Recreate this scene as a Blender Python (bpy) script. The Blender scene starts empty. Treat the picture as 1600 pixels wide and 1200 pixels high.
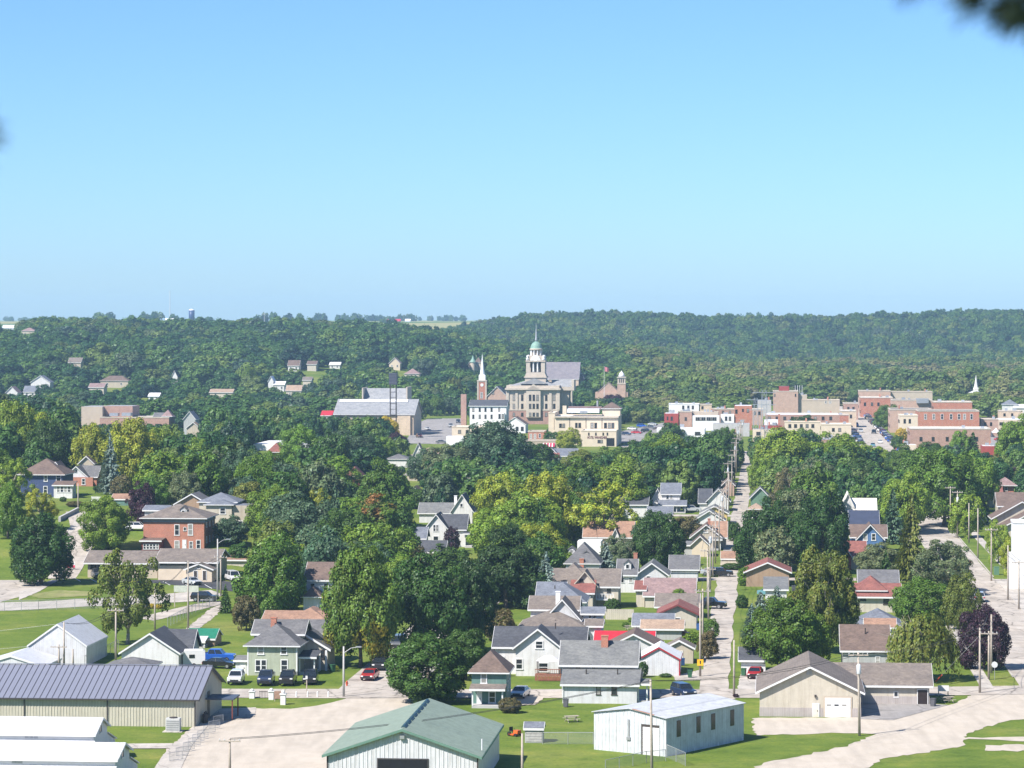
import bpy, math, random
import numpy as np
from mathutils import Vector, Matrix
D = bpy.data
SC = bpy.context.scene
COL = SC.collection
random.seed(7)
FPX, CH, HZ = 4700.0, 50.0, 500.0        # focal length in photo pixels, eye height, horizon row
TH = math.atan(403 / FPX)                 # the street grid leans this much from the view axis

# ---------------------------------------------------------------- camera, sky, sun
cam = D.cameras.new('camera'); camo = D.objects.new('camera', cam); COL.objects.link(camo)
camo.location = (0, 0, CH); camo.rotation_euler = (math.pi / 2, 0, 0)
cam.sensor_width = 36; cam.lens = FPX / 1600 * 36
cam.shift_y = -100 / 1600.0
cam.clip_start = 0.2; cam.clip_end = 40000
cam.dof.use_dof = True; cam.dof.focus_distance = 700; cam.dof.aperture_fstop = 5.0
SC.camera = camo
SUN_EL = math.radians(47); SUN_AZ = math.radians(229)      # azimuth clockwise from +Y: left, a little behind the camera
W = D.worlds.new('World'); SC.world = W; W.use_nodes = True
nt = W.node_tree; bgn = nt.nodes['Background']
sky = nt.nodes.new('ShaderNodeTexSky'); sky.sky_type = 'NISHITA'; sky.sun_disc = False
sky.sun_elevation = SUN_EL; sky.sun_rotation = SUN_AZ
sky.altitude = 300; sky.air_density = 0.8; sky.dust_density = 0.5; sky.ozone_density = 10.0
tnt = nt.nodes.new('ShaderNodeMixRGB'); tnt.blend_type = 'MULTIPLY'; tnt.inputs[0].default_value = 1.0; tnt.inputs[2].default_value = (.92, 1.0, 1.02, 1)   # the photograph's cooler white balance
nt.links.new(sky.outputs[0], tnt.inputs[1]); nt.links.new(tnt.outputs[0], bgn.inputs[0]); bgn.inputs[1].default_value = 0.089
sun = D.lights.new('sun', 'SUN'); suno = D.objects.new('sun', sun); COL.objects.link(suno)
sun.energy = 4.6; sun.angle = math.radians(0.5); sun.color = (1, 0.94, 0.88)
sd = Vector((math.sin(SUN_AZ) * math.cos(SUN_EL), math.cos(SUN_AZ) * math.cos(SUN_EL), math.sin(SUN_EL)))
suno.rotation_euler = sd.to_track_quat('Z', 'Y').to_euler()
VS = SC.view_settings
VS.view_transform = 'Standard'; VS.look = 'None'; VS.exposure = 0.95; VS.gamma = 1.0; VS.use_curve_mapping = False
SC.render.engine = 'CYCLES'
SC.cycles.use_denoising = True
try: SC.cycles.denoiser = 'OPENIMAGEDENOISE'; SC.cycles.denoising_prefilter = 'ACCURATE'
except Exception: pass
SC.cycles.max_bounces = 6; SC.cycles.diffuse_bounces = 3; SC.cycles.glossy_bounces = 2
SC.cycles.transmission_bounces = 4; SC.cycles.transparent_max_bounces = 12; SC.cycles.volume_bounces = 1
SC.cycles.use_adaptive_sampling = True; SC.cycles.adaptive_threshold = 0.01

# ---------------------------------------------------------------- terrain height
def ss(t, a, b):
    t = np.clip((t - a) / (b - a), 0, 1); return t * t * (3 - 2 * t)
def hgt(x, y):
    x = np.asarray(x, float); y = np.asarray(y, float)
    z = 7.0 * ss(-x, 34, 62) * ss(y, 575, 650) * (1 - ss(y, 980, 1180))
    z = z + 9.0 * ss(-x, 105, 190) * ss(y, 640, 860) * (1 - ss(y, 980, 1250))
    a = x / np.maximum(y, 300) * FPX + 800                       # bearing, as a column
    z = z + (32.5 + 2.5 * np.exp(-((a - 470) / 70) ** 2) + 4.0 * np.exp(-((a - 60) / 170) ** 2)) * ss(y, 1500, 2450) * (1 - 0.52 * ss(a, 560, 860)) * (1 - ss(a, 930, 1200)) * (1 - 0.4 * ss(y, 2600, 3300))
    z = z + (34.5 + 11.5 * ss(a, 850, 1600) + .9 * np.sin(a * .013)) * ss(y, 2650, 3500) * ss(a, 600, 860)
    z = np.maximum(z, (46.5 + 1.2 * np.sin(x * .0016) + (y - 4200) * .0004) * ss(y, 3300, 4300))
    z = z + 1.5 * np.sin(x * .011 + 1) * np.sin(y * .009) * ss(y, 1500, 1900)
    z = np.maximum(z, 48.3 - 0.40 * np.maximum(y, 0) * 1.0)      # the bluff the viewer stands on
    return z
def ray(px, py):
    return Vector(((px - 800) / FPX, 1.0, (HZ - py) / FPX))
def G(px, py):
    """ground point seen at a photo pixel"""
    d = ray(px, py)
    if d.z >= -1e-6: d.z = -1e-6
    t = 200.0
    step = 4.0
    while t < 9000:
        z = CH + d.z * t
        if z <= float(hgt(d.x * t, t)): break
        t += step
    lo, hi = t - step, t
    for _ in range(20):
        m = (lo + hi) / 2
        if CH + d.z * m <= float(hgt(d.x * m, m)): hi = m
        else: lo = m
    return Vector((d.x * hi, hi, float(hgt(d.x * hi, hi))))
def pix(p):
    return (800 + FPX * p[0] / p[1], HZ + FPX * (CH - p[2]) / p[1])
UH = Vector((math.cos(TH), -math.sin(TH), 0)); VH = Vector((math.sin(TH), math.cos(TH), 0))
def UV(u, v, z=0.0):
    p = UH * u + VH * v; p.z = z; return p

# ---------------------------------------------------------------- node materials
MATS = {}
def newmat(name):
    m = D.materials.new(name); m.use_nodes = True
    n = m.node_tree.nodes; l = m.node_tree.links
    return m, n, l, n['Principled BSDF']
def N(n, t, **kw):
    x = n.new('ShaderNode' + t)
    for k, v in kw.items():
        if k.startswith('i_'):
            k = k[2:]; x.inputs[int(k) if k.isdigit() else k.replace('_', ' ')].default_value = v
        else: setattr(x, k, v)
    return x
def ramp(n, stops):
    r = n.new('ShaderNodeValToRGB'); e = r.color_ramp.elements
    while len(e) < len(stops): e.new(0.5)
    for k, (p, c) in zip(e, stops): k.position = p; k.color = (*c, 1)
    return r
def lerpc(c, k): return tuple(min(1, a * k) for a in c)
def flat(name, c, rough=.7, var=.12, scale=1.5, metal=0.0, spec=.3, bump=0.0, bscale=20, fine=0.0, fscale=60):
    """a plain surface with blotchy, weathered colour"""
    if name in MATS: return MATS[name]
    m, n, l, b = newmat(name)
    tc = N(n, 'TexCoord'); no = N(n, 'TexNoise', i_Scale=scale, i_Detail=6.0, i_Roughness=.65)
    l.new(tc.outputs['Object'], no.inputs['Vector'])
    r = ramp(n, [(.3, lerpc(c, 1 - var)), (.7, lerpc(c, 1 + var))]); l.new(no.outputs[0], r.inputs[0])
    out = r.outputs[0]
    if fine:
        f = N(n, 'TexNoise', i_Scale=fscale, i_Detail=2.0); l.new(tc.outputs['Object'], f.inputs['Vector'])
        fr = ramp(n, [(.3, (1 - fine,) * 3), (.7, (1 + fine,) * 3)]); l.new(f.outputs[0], fr.inputs[0])
        mx = N(n, 'MixRGB', blend_type='MULTIPLY', i_Fac=1.0); l.new(out, mx.inputs[1]); l.new(fr.outputs[0], mx.inputs[2]); out = mx.outputs[0]
    l.new(out, b.inputs['Base Color'])
    b.inputs['Roughness'].default_value = rough; b.inputs['Metallic'].default_value = metal
    b.inputs['Specular IOR Level'].default_value = spec
    if bump:
        bn = N(n, 'TexNoise', i_Scale=bscale, i_Detail=3.0); l.new(tc.outputs['Object'], bn.inputs['Vector'])
        bp = N(n, 'Bump', i_Strength=bump, i_Distance=.03); l.new(bn.outputs[0], bp.inputs['Height']); l.new(bp.outputs[0], b.inputs['Normal'])
    MATS[name] = m; return m
def siding(name, c, pitch=.18, vertical=False, var=.06, rough=.6, metal=0.0, depth=.5):
    """lapped boards (or ribbed sheet when vertical): fine lines in colour and relief"""
    if name in MATS: return MATS[name]
    m, n, l, b = newmat(name)
    tc = N(n, 'TexCoord'); sp = N(n, 'SeparateXYZ'); l.new(tc.outputs['Object'], sp.inputs[0])
    if vertical:
        ad = N(n, 'Math', operation='ADD'); l.new(sp.outputs[0], ad.inputs[0]); l.new(sp.outputs[1], ad.inputs[1]); src = ad.outputs[0]
    else: src = sp.outputs[2]
    dv = N(n, 'Math', operation='DIVIDE'); dv.inputs[1].default_value = pitch; l.new(src, dv.inputs[0])
    fr = N(n, 'Math', operation='FRACT'); l.new(dv.outputs[0], fr.inputs[0])
    r = ramp(n, [(0, lerpc(c, .72)), (.14, lerpc(c, .96)), (1, c)]); l.new(fr.outputs[0], r.inputs[0])
    no = N(n, 'TexNoise', i_Scale=.9, i_Detail=6.0, i_Roughness=.7); l.new(tc.outputs['Object'], no.inputs['Vector'])
    vr = ramp(n, [(.3, (1 - var * 2.2,) * 3), (.62, (1, 1, 1))]); l.new(no.outputs[0], vr.inputs[0])
    mx = N(n, 'MixRGB', blend_type='MULTIPLY', i_Fac=1.0); l.new(r.outputs[0], mx.inputs[1]); l.new(vr.outputs[0], mx.inputs[2])
    mp = N(n, 'Mapping'); mp.inputs['Scale'].default_value = (2.2, 2.2, .18); l.new(tc.outputs['Object'], mp.inputs[0])
    st = N(n, 'TexNoise', i_Scale=1.0, i_Detail=5.0, i_Roughness=.7); l.new(mp.outputs[0], st.inputs['Vector'])
    sr = ramp(n, [(.32, (.78, .75, .71)), (.5, (.97, .97, .96)), (.7, (1.03, 1.03, 1.03))]); l.new(st.outputs[0], sr.inputs[0])
    m9 = N(n, 'MixRGB', blend_type='MULTIPLY', i_Fac=.8); l.new(mx.outputs[0], m9.inputs[1]); l.new(sr.outputs[0], m9.inputs[2]); mx = m9
    l.new(mx.outputs[0], b.inputs['Base Color']); b.inputs['Roughness'].default_value = rough; b.inputs['Metallic'].default_value = metal
    b.inputs['Specular IOR Level'].default_value = .3
    bp = N(n, 'Bump', i_Strength=depth, i_Distance=.02); l.new(fr.outputs[0], bp.inputs['Height']); l.new(bp.outputs[0], b.inputs['Normal'])
    MATS[name] = m; return m
def shingle(name, c, var=.16):
    if name in MATS: return MATS[name]
    m, n, l, b = newmat(name)
    tc = N(n, 'TexCoord')
    mp = N(n, 'Mapping'); mp.inputs['Scale'].default_value = (3.0, 3.0, 7.5); l.new(tc.outputs['Object'], mp.inputs[0])
    v = N(n, 'TexVoronoi', i_Scale=1.0); l.new(mp.outputs[0], v.inputs['Vector'])
    no = N(n, 'TexNoise', i_Scale=.45, i_Detail=5.0, i_Roughness=.7); l.new(tc.outputs['Object'], no.inputs['Vector'])
    r1 = ramp(n, [(0, lerpc(c, 1 - var)), (1, lerpc(c, 1 + var))])
    sx = N(n, 'SeparateColor'); l.new(v.outputs['Color'], sx.inputs[0]); l.new(sx.outputs[0], r1.inputs[0])
    r2 = ramp(n, [(.3, (.74, .74, .76)), (.7, (1.16, 1.14, 1.1))]); l.new(no.outputs[0], r2.inputs[0])
    mx = N(n, 'MixRGB', blend_type='MULTIPLY', i_Fac=1.0); l.new(r1.outputs[0], mx.inputs[1]); l.new(r2.outputs[0], mx.inputs[2])
    # courses
    sp = N(n, 'SeparateXYZ'); l.new(tc.outputs['Object'], sp.inputs[0])
    mu = N(n, 'Math', operation='MULTIPLY'); mu.inputs[1].default_value = 6.5; l.new(sp.outputs[2], mu.inputs[0])
    fr = N(n, 'Math', operation='FRACT'); l.new(mu.outputs[0], fr.inputs[0])
    r3 = ramp(n, [(0, (.8, .8, .8)), (.25, (1, 1, 1))]); l.new(fr.outputs[0], r3.inputs[0])
    m2 = N(n, 'MixRGB', blend_type='MULTIPLY', i_Fac=.8); l.new(mx.outputs[0], m2.inputs[1]); l.new(r3.outputs[0], m2.inputs[2])
    l.new(m2.outputs[0], b.inputs['Base Color']); b.inputs['Roughness'].default_value = .85; b.inputs['Specular IOR Level'].default_value = .25
    bp = N(n, 'Bump', i_Strength=.4, i_Distance=.02); l.new(fr.outputs[0], bp.inputs['Height']); l.new(bp.outputs[0], b.inputs['Normal'])
    MATS[name] = m; return m
def brick(name, c, mortar=(.42, .38, .33), scale=4.0):
    if name in MATS: return MATS[name]
    m, n, l, b = newmat(name)
    tc = N(n, 'TexCoord'); sp = N(n, 'SeparateXYZ'); l.new(tc.outputs['Object'], sp.inputs[0])
    ad = N(n, 'Math', operation='ADD'); l.new(sp.outputs[0], ad.inputs[0]); l.new(sp.outputs[1], ad.inputs[1])
    cb = N(n, 'CombineXYZ'); l.new(ad.outputs[0], cb.inputs[0]); l.new(sp.outputs[2], cb.inputs[1])
    br = N(n, 'TexBrick', i_Scale=scale); br.inputs['Color1'].default_value = (*lerpc(c, .85), 1); br.inputs['Color2'].default_value = (*lerpc(c, 1.15), 1)
    br.inputs['Mortar'].default_value = (*mortar, 1); br.inputs['Mortar Size'].default_value = .018; l.new(cb.outputs[0], br.inputs['Vector'])
    no = N(n, 'TexNoise', i_Scale=.6, i_Detail=6.0, i_Roughness=.7); l.new(tc.outputs['Object'], no.inputs['Vector'])
    vr = ramp(n, [(.3, (.78, .78, .78)), (.7, (1.12, 1.1, 1.08))]); l.new(no.outputs[0], vr.inputs[0])
    mx = N(n, 'MixRGB', blend_type='MULTIPLY', i_Fac=1.0); l.new(br.outputs[0], mx.inputs[1]); l.new(vr.outputs[0], mx.inputs[2])
    l.new(mx.outputs[0], b.inputs['Base Color']); b.inputs['Roughness'].default_value = .85
    MATS[name] = m; return m
def glass():
    if 'window_glass' in MATS: return MATS['window_glass']
    m, n, l, b = newmat('window_glass')
    oi = N(n, 'ObjectInfo'); r = ramp(n, [(0, (.012, .016, .02)), (.6, (.03, .036, .042)), (.75, (.2, .2, .19)), (1, (.34, .33, .3))]); l.new(oi.outputs['Random'], r.inputs[0])
    l.new(r.outputs[0], b.inputs['Base Color']); b.inputs['Roughness'].default_value = .06; b.inputs['Specular IOR Level'].default_value = .6
    MATS['window_glass'] = m; return m
def paint():
    """car paint: colour from the object"""
    if 'car_paint' in MATS: return MATS['car_paint']
    m, n, l, b = newmat('car_paint')
    oi = N(n, 'ObjectInfo'); l.new(oi.outputs['Color'], b.inputs['Base Color'])
    b.inputs['Roughness'].default_value = .28; b.inputs['Coat Weight'].default_value = .6; b.inputs['Coat Roughness'].default_value = .06; b.inputs['Metallic'].default_value = .15
    MATS['car_paint'] = m; return m

# ---------------------------------------------------------------- mesh collecting
class MB:
    def __init__(s): s.v = []; s.f = []
    def add(s, vs, fs):
        k = len(s.v); s.v += [tuple(p) for p in vs]; s.f += [tuple(i + k for i in f) for f in fs]; return s
    def box(s, x0, x1, y0, y1, z0, z1):
        return s.add([(x0, y0, z0), (x1, y0, z0), (x1, y1, z0), (x0, y1, z0), (x0, y0, z1), (x1, y0, z1), (x1, y1, z1), (x0, y1, z1)],
                     [(3, 2, 1, 0), (4, 5, 6, 7), (0, 1, 5, 4), (1, 2, 6, 5), (2, 3, 7, 6), (3, 0, 4, 7)])
    def prism(s, poly, axis, a, b):
        """poly: 2-D outline, counter-clockwise seen from -axis side; axis 'y': (x,z); 'x': (y,z); 'z': (x,y)"""
        def P(q, t): return (q[0], t, q[1]) if axis == 'y' else (t, q[0], q[1]) if axis == 'x' else (q[0], q[1], t)
        n = len(poly); vs = [P(q, a) for q in poly] + [P(q, b) for q in poly]
        return s.add(vs, [tuple(range(n)), tuple(range(2 * n - 1, n - 1, -1))] + [(i + n, (i + 1) % n + n, (i + 1) % n, i) for i in range(n)])
    def slab(s, quad, t):
        """a plate of thickness t under a polygon"""
        n = len(quad); q = [Vector(p) for p in quad]; nn = (q[1] - q[0]).cross(q[-1] - q[0]).normalized()
        if nn.z < 0: nn = -nn
        return s.add(q + [p - nn * t for p in q], [tuple(range(n)), tuple(range(2 * n - 1, n - 1, -1))] + [(i + n, (i + 1) % n + n, (i + 1) % n, i) for i in range(n)])
    def tube(s, p, q, r0, r1=None, n=6):
        p = Vector(p); q = Vector(q); r1 = r0 if r1 is None else r1
        d = (q - p).normalized(); a = d.orthogonal().normalized(); b = d.cross(a)
        vs = []
        for c, r in ((p, r0), (q, r1)):
            for i in range(n):
                t = 2 * math.pi * i / n; vs.append(c + (a * math.cos(t) + b * math.sin(t)) * r)
        return s.add(vs, [(i, (i + 1) % n, (i + 1) % n + n, i + n) for i in range(n)] + [tuple(range(n - 1, -1, -1)), tuple(range(n, 2 * n))])
    def lathe(s, prof, n=12, cx=0, cy=0):
        vs = []; fs = []
        for r, z in prof:
            for i in range(n):
                t = 2 * math.pi * (i + .5) / n; vs.append((cx + r * math.cos(t), cy + r * math.sin(t), z))
        for j in range(len(prof) - 1):
            for i in range(n):
                fs.append((j * n + i, j * n + (i + 1) % n, (j + 1) * n + (i + 1) % n, (j + 1) * n + i))
        fs.append(tuple(range(n - 1, -1, -1))); k = (len(prof) - 1) * n; fs.append(tuple(range(k, k + n)))
        return s.add(vs, fs)
    def mesh(s, name, mat, smooth=False):
        me = D.meshes.new(name); me.from_pydata(s.v, [], s.f)
        if mat: me.materials.append(mat)
        if smooth: me.polygons.foreach_set('use_smooth', [True] * len(me.polygons))
        return me
    def build(s, name, mat, parent=None, loc=(0, 0, 0), smooth=False):
        o = D.objects.new(name, s.mesh(name, mat, smooth)); COL.objects.link(o); o.parent = parent; o.location = loc; return o
def place(name, me, parent=None, loc=(0, 0, 0), rz=0.0, sc=None):
    o = D.objects.new(name, me); COL.objects.link(o); o.parent = parent; o.location = loc; o.rotation_euler = (0, 0, rz)
    if sc is not None: o.scale = sc if hasattr(sc, '__len__') else (sc,) * 3
    return o
def tag(o, label=None, cat=None, group=None, kind=None):
    if label: o['label'] = label
    if cat: o['category'] = cat
    if group: o['group'] = group
    if kind: o['kind'] = kind
    return o
def root(name, loc, label, cat, rz=0.0, group=None):
    o = D.objects.new(name, None); COL.objects.link(o); o.location = loc; o.rotation_euler = (0, 0, rz); o.empty_display_size = .5
    return tag(o, label, cat, group)
def copy_tree(o, parent=None):
    c = o.copy(); COL.objects.link(c); c.parent = parent
    for ch in o.children: copy_tree(ch, c)
    return c
CLEAR = []      # (x0, y0, x1, y1, distance): parts of the view that trees standing nearer must leave open
def clear(x0, y0, x1, y1, dist): CLEAR.append((x0, y0, x1, y1, dist))
# ---------------------------------------------------------------- the ground sheet
def ground_mat():
    m, n, l, b = newmat('grass_land')
    tc = N(n, 'NewGeometry'); P = tc.outputs['Position']
    big = N(n, 'TexNoise', i_Scale=.05, i_Detail=6.0, i_Roughness=.6); l.new(P, big.inputs['Vector'])
    mid = N(n, 'TexNoise', i_Scale=.28, i_Detail=8.0, i_Roughness=.72); l.new(P, mid.inputs['Vector'])
    fin = N(n, 'TexNoise', i_Scale=2.2, i_Detail=6.0, i_Roughness=.8); l.new(P, fin.inputs['Vector'])
    r = ramp(n, [(.28, (.078, .128, .02)), (.5, (.118, .168, .028)), (.7, (.185, .205, .052))]); l.new(big.outputs[0], r.inputs[0])
    r2 = ramp(n, [(.28, (.55, .62, .55)), (.46, (.95, .97, .95)), (.6, (1.15, 1.08, 1.05)), (.72, (1.75, 1.32, 1.5))]); l.new(mid.outputs[0], r2.inputs[0])
    r3 = ramp(n, [(.3, (.68, .72, .68)), (.7, (1.28, 1.24, 1.2))]); l.new(fin.outputs[0], r3.inputs[0])
    m1 = N(n, 'MixRGB', blend_type='MULTIPLY', i_Fac=1.0); l.new(r.outputs[0], m1.inputs[1]); l.new(r2.outputs[0], m1.inputs[2])
    m2 = N(n, 'MixRGB', blend_type='MULTIPLY', i_Fac=1.0); l.new(m1.outputs[0], m2.inputs[1]); l.new(r3.outputs[0], m2.inputs[2])
    # farmland on the far upland: fields of different crops
    mp = N(n, 'Mapping'); mp.inputs['Scale'].default_value = (.0042, .0016, 0); l.new(P, mp.inputs[0])
    vo = N(n, 'TexVoronoi', i_Scale=1.0, distance='CHEBYCHEV'); l.new(mp.outputs[0], vo.inputs['Vector'])
    sc = N(n, 'SeparateColor'); l.new(vo.outputs['Color'], sc.inputs[0])
    fr = ramp(n, [(0, (.08, .14, .03)), (.35, (.15, .2, .05)), (.6, (.3, .28, .12)), (1, (.2, .24, .08))]); l.new(sc.outputs[0], fr.inputs[0])
    sp = N(n, 'SeparateXYZ'); l.new(P, sp.inputs[0])
    mr = N(n, 'MapRange'); mr.inputs[1].default_value = 3300; mr.inputs[2].default_value = 3600; l.new(sp.outputs[1], mr.inputs[0])
    m3 = N(n, 'MixRGB', blend_type='MIX'); l.new(mr.outputs[0], m3.inputs[0]); l.new(m2.outputs[0], m3.inputs[1]); l.new(fr.outputs[0], m3.inputs[2])
    l.new(m3.outputs[0], b.inputs['Base Color']); b.inputs['Roughness'].default_value = .9; b.inputs['Specular IOR Level'].default_value = .1
    bp = N(n, 'Bump', i_Strength=.6, i_Distance=.08); l.new(fin.outputs[0], bp.inputs['Height']); l.new(bp.outputs[0], b.inputs['Normal'])
    return m
def make_terrain():
    ys = list(np.arange(-150, 1300, 13.0)) + list(np.arange(1300, 3700, 28.0)) + list(np.arange(3700, 9001, 190.0))
    ts = np.linspace(-1, 1, 141)
    V = []
    for y in ys:
        half = 200 + .48 * max(y, 0); xs = ts * half; zs = hgt(xs, np.full_like(xs, y))
        V.append(np.stack([xs, np.full_like(xs, y), zs], 1))
    V = np.concatenate(V); nc = len(ts); F = []
    for j in range(len(ys) - 1):
        for i in range(nc - 1): F.append((j * nc + i, j * nc + i + 1, (j + 1) * nc + i + 1, (j + 1) * nc + i))
    me = D.meshes.new('terrain'); me.from_pydata(V.tolist(), [], F); me.materials.append(ground_mat())
    me.polygons.foreach_set('use_smooth', [True] * len(me.polygons))
    o = D.objects.new('terrain', me); COL.objects.link(o); tag(o, 'green valley floor rising to wooded hills', kind='structure')
make_terrain()

def rough_mat(name, c1, c2, c3, s=.22, stain=.5, crack=0.0, cs=.22):
    m, n, l, b = newmat(name)
    g = N(n, 'NewGeometry'); P = g.outputs['Position']
    a = N(n, 'TexNoise', i_Scale=s, i_Detail=8.0, i_Roughness=.7, i_Distortion=.6); l.new(P, a.inputs['Vector'])
    mp = N(n, 'Mapping'); mp.inputs['Scale'].default_value = (.9, .12, 1); mp.inputs['Rotation'].default_value = (0, 0, TH); l.new(P, mp.inputs[0])
    k = N(n, 'TexNoise', i_Scale=.8, i_Detail=5.0); l.new(mp.outputs[0], k.inputs['Vector'])
    f = N(n, 'TexNoise', i_Scale=6.0, i_Detail=4.0, i_Roughness=.8); l.new(P, f.inputs['Vector'])
    r = ramp(n, [(.3, c1), (.5, c2), (.68, c3)]); l.new(a.outputs[0], r.inputs[0])
    r2 = ramp(n, [(.35, (1 - stain * .3,) * 3), (.6, (1, 1, 1))]); l.new(k.outputs[0], r2.inputs[0])
    r3 = ramp(n, [(.3, (.9, .9, .9)), (.7, (1.08, 1.08, 1.08))]); l.new(f.outputs[0], r3.inputs[0])
    m1 = N(n, 'MixRGB', blend_type='MULTIPLY', i_Fac=1.0); l.new(r.outputs[0], m1.inputs[1]); l.new(r2.outputs[0], m1.inputs[2])
    m2 = N(n, 'MixRGB', blend_type='MULTIPLY', i_Fac=1.0); l.new(m1.outputs[0], m2.inputs[1]); l.new(r3.outputs[0], m2.inputs[2])
    last = m2.outputs[0]
    if crack:
        wn = N(n, 'TexNoise', i_Scale=.5, i_Detail=3.0); l.new(P, wn.inputs['Vector'])
        wm = N(n, 'MixRGB', blend_type='ADD', i_Fac=1.2); l.new(P, wm.inputs[1]); l.new(wn.outputs['Color'], wm.inputs[2])
        vo = N(n, 'TexVoronoi', feature='DISTANCE_TO_EDGE', i_Scale=cs); l.new(wm.outputs[0], vo.inputs['Vector'])
        cr = ramp(n, [(0, (1 - crack,) * 3), (.012, (1 - crack * .7,) * 3), (.03, (1, 1, 1))]); l.new(vo.outputs[0], cr.inputs[0])
        vp = N(n, 'TexVoronoi', i_Scale=cs * .8); l.new(wm.outputs[0], vp.inputs['Vector']); sc_ = N(n, 'SeparateColor'); l.new(vp.outputs['Color'], sc_.inputs[0]); pr = ramp(n, [(0, (.92, .92, .925)), (.25, (1, 1, 1)), (1, (1.05, 1.04, 1.03))]); l.new(sc_.outputs[0], pr.inputs[0])
        for q in (cr, pr):
            mm = N(n, 'MixRGB', blend_type='MULTIPLY', i_Fac=1.0); l.new(last, mm.inputs[1]); l.new(q.outputs[0], mm.inputs[2]); last = mm.outputs[0]
    l.new(last, b.inputs['Base Color']); b.inputs['Roughness'].default_value = .9; b.inputs['Specular IOR Level'].default_value = .2
    MATS[name] = m; return m
GRAVEL = rough_mat('pale_gravel', (.44, .385, .31), (.475, .42, .345), (.505, .45, .375), s=.3, stain=.45)
ROADM = rough_mat('worn_road', (.36, .32, .27), (.425, .38, .325), (.475, .435, .38), crack=.5, cs=.16)
ASPH = rough_mat('grey_asphalt', (.24, .225, .21), (.29, .275, .26), (.34, .32, .3), crack=.3, cs=.12)
DARKASPH = rough_mat('dark_asphalt', (.045, .047, .052), (.06, .062, .068), (.085, .085, .09))
CONC = rough_mat('pale_concrete', (.38, .345, .30), (.45, .415, .365), (.5, .465, .41), crack=.35, cs=.3)
CREAM_GRASS = rough_mat('dry_grass', (.16, .19, .05), (.22, .23, .08), (.3, .27, .13))
_rj = random.Random(3)
def outline(pts, step, jit):
    out = []
    for a, b in zip(pts, pts[1:] + pts[:1]):
        n = max(1, int((b - a).length / step))
        for i in range(n):
            p = a.lerp(b, i / n)
            if jit: p = p + Vector((_rj.uniform(-jit, jit), _rj.uniform(-jit, jit) * 2.2, 0))
            out.append(p)
    return out
def sheet(name, px, mat, lift=.03, jit=0.0, step=1.1, label=None):
    """a flat sheet on the level valley floor, outlined in photo pixels"""
    pts = []
    for x, y in px:
        d = ray(x, y); t = CH / -d.z; pts.append(Vector((d.x * t, t, 0)))
    pts = outline(pts, step, jit)
    o = MB().add([(p.x, p.y, lift) for p in pts], [tuple(range(len(pts)))]).build(name, mat)
    if o.data.polygons[0].normal.z < 0: o.data.flip_normals()
    return tag(o, label, kind='structure')
def strip(name, line, w, mat, lift=.05, jit=0.0, label=None, thick=0.0, step=8.0):
    """a road or path draped over the ground along a line of points"""
    P = [Vector((p[0], p[1], 0)) for p in line]; Q = []
    for a, b in zip(P, P[1:]):
        n = max(1, int((b - a).length / step))
        Q += [a.lerp(b, i / n) for i in range(n)]
    Q.append(P[-1]); m = MB(); vs = []
    for i, p in enumerate(Q):
        d = (Q[min(i + 1, len(Q) - 1)] - Q[max(i - 1, 0)]).normalized(); s = Vector((-d.y, d.x, 0))
        for k in (1, -1):
            q = p + s * k * (w / 2 + _rj.uniform(-jit, jit)); vs.append((q.x, q.y, float(hgt(q.x, q.y)) + lift))
    n = len(Q); fs = [(2 * i + 1, 2 * i + 3, 2 * i + 2, 2 * i) for i in range(n - 1)]
    if thick:
        vs += [(x, y, z - thick) for x, y, z in vs]; k = 2 * n
        fs += [(2 * i, 2 * i + 2, 2 * i + 2 + k, 2 * i + k) for i in range(n - 1)] + [(2 * i + 3, 2 * i + 1, 2 * i + 1 + k, 2 * i + 3 + k) for i in range(n - 1)]
    o = m.add(vs, fs).build(name, mat)
    return tag(o, label, kind='structure')
def uvl(*pts): return [UV(u, v) for u, v in pts]

# streets of the grid (u across, v away)
strip('alley', uvl((-7.6, 405), (-8.0, 500), (-8.0, 600), (-7.6, 1150)), 4.0, ROADM, .05, .25, 'pale gravel alley running straight away between garages')
strip('road', uvl((38.5, 380), (38.8, 1360), (43, 2000)), 9.0, ROADM, .055, .1, 'pale concrete street running away to downtown')
strip('road', uvl((-54.5, 396), (-55, 700), (-55, 1200)), 7.5, ROADM, .05, .1, 'tree shaded street running away beside the big maples')
strip('road', uvl((-118, 396), (-54, 399), (0, 404), (36, 411), (90, 416)), 9.5, ROADM, .06, .3, 'pale cross street in front of the first houses')
strip('road', uvl((-54, 580), (36, 584)), 6.5, ROADM, .045, .3, 'narrow cross street meeting the alley')
strip('road', uvl((-54, 770), (120, 770)), 7.5, ROADM, .045, .1, 'cross street behind the second block')
strip('road', uvl((-130, 960), (140, 960)), 8.0, ROADM, .045, .1, 'cross street below downtown')
strip('road', uvl((43, 900), (43, 1900)), 15.5, ROADM, .065, 0, 'main street between shop fronts')
for u, v0, v1 in ((29.4, 412, 560), (47.6, 425, 760), (-48.5, 405, 565), (31, 590, 760)):
    strip('sidewalk', uvl((u, v0), (u, v1)), 1.7, CONC, .10, .03, thick=.1, label='narrow concrete sidewalk along a lawn')
for u, v0, v1 in ((33.9, 425, 575), (43.3, 425, 575), (43.3, 590, 760), (33.9, 590, 760)):
    strip('kerb', uvl((u, v0), (u, v1)), .22, CONC, .12, 0, thick=.12, label='low concrete kerb along the street')
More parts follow.
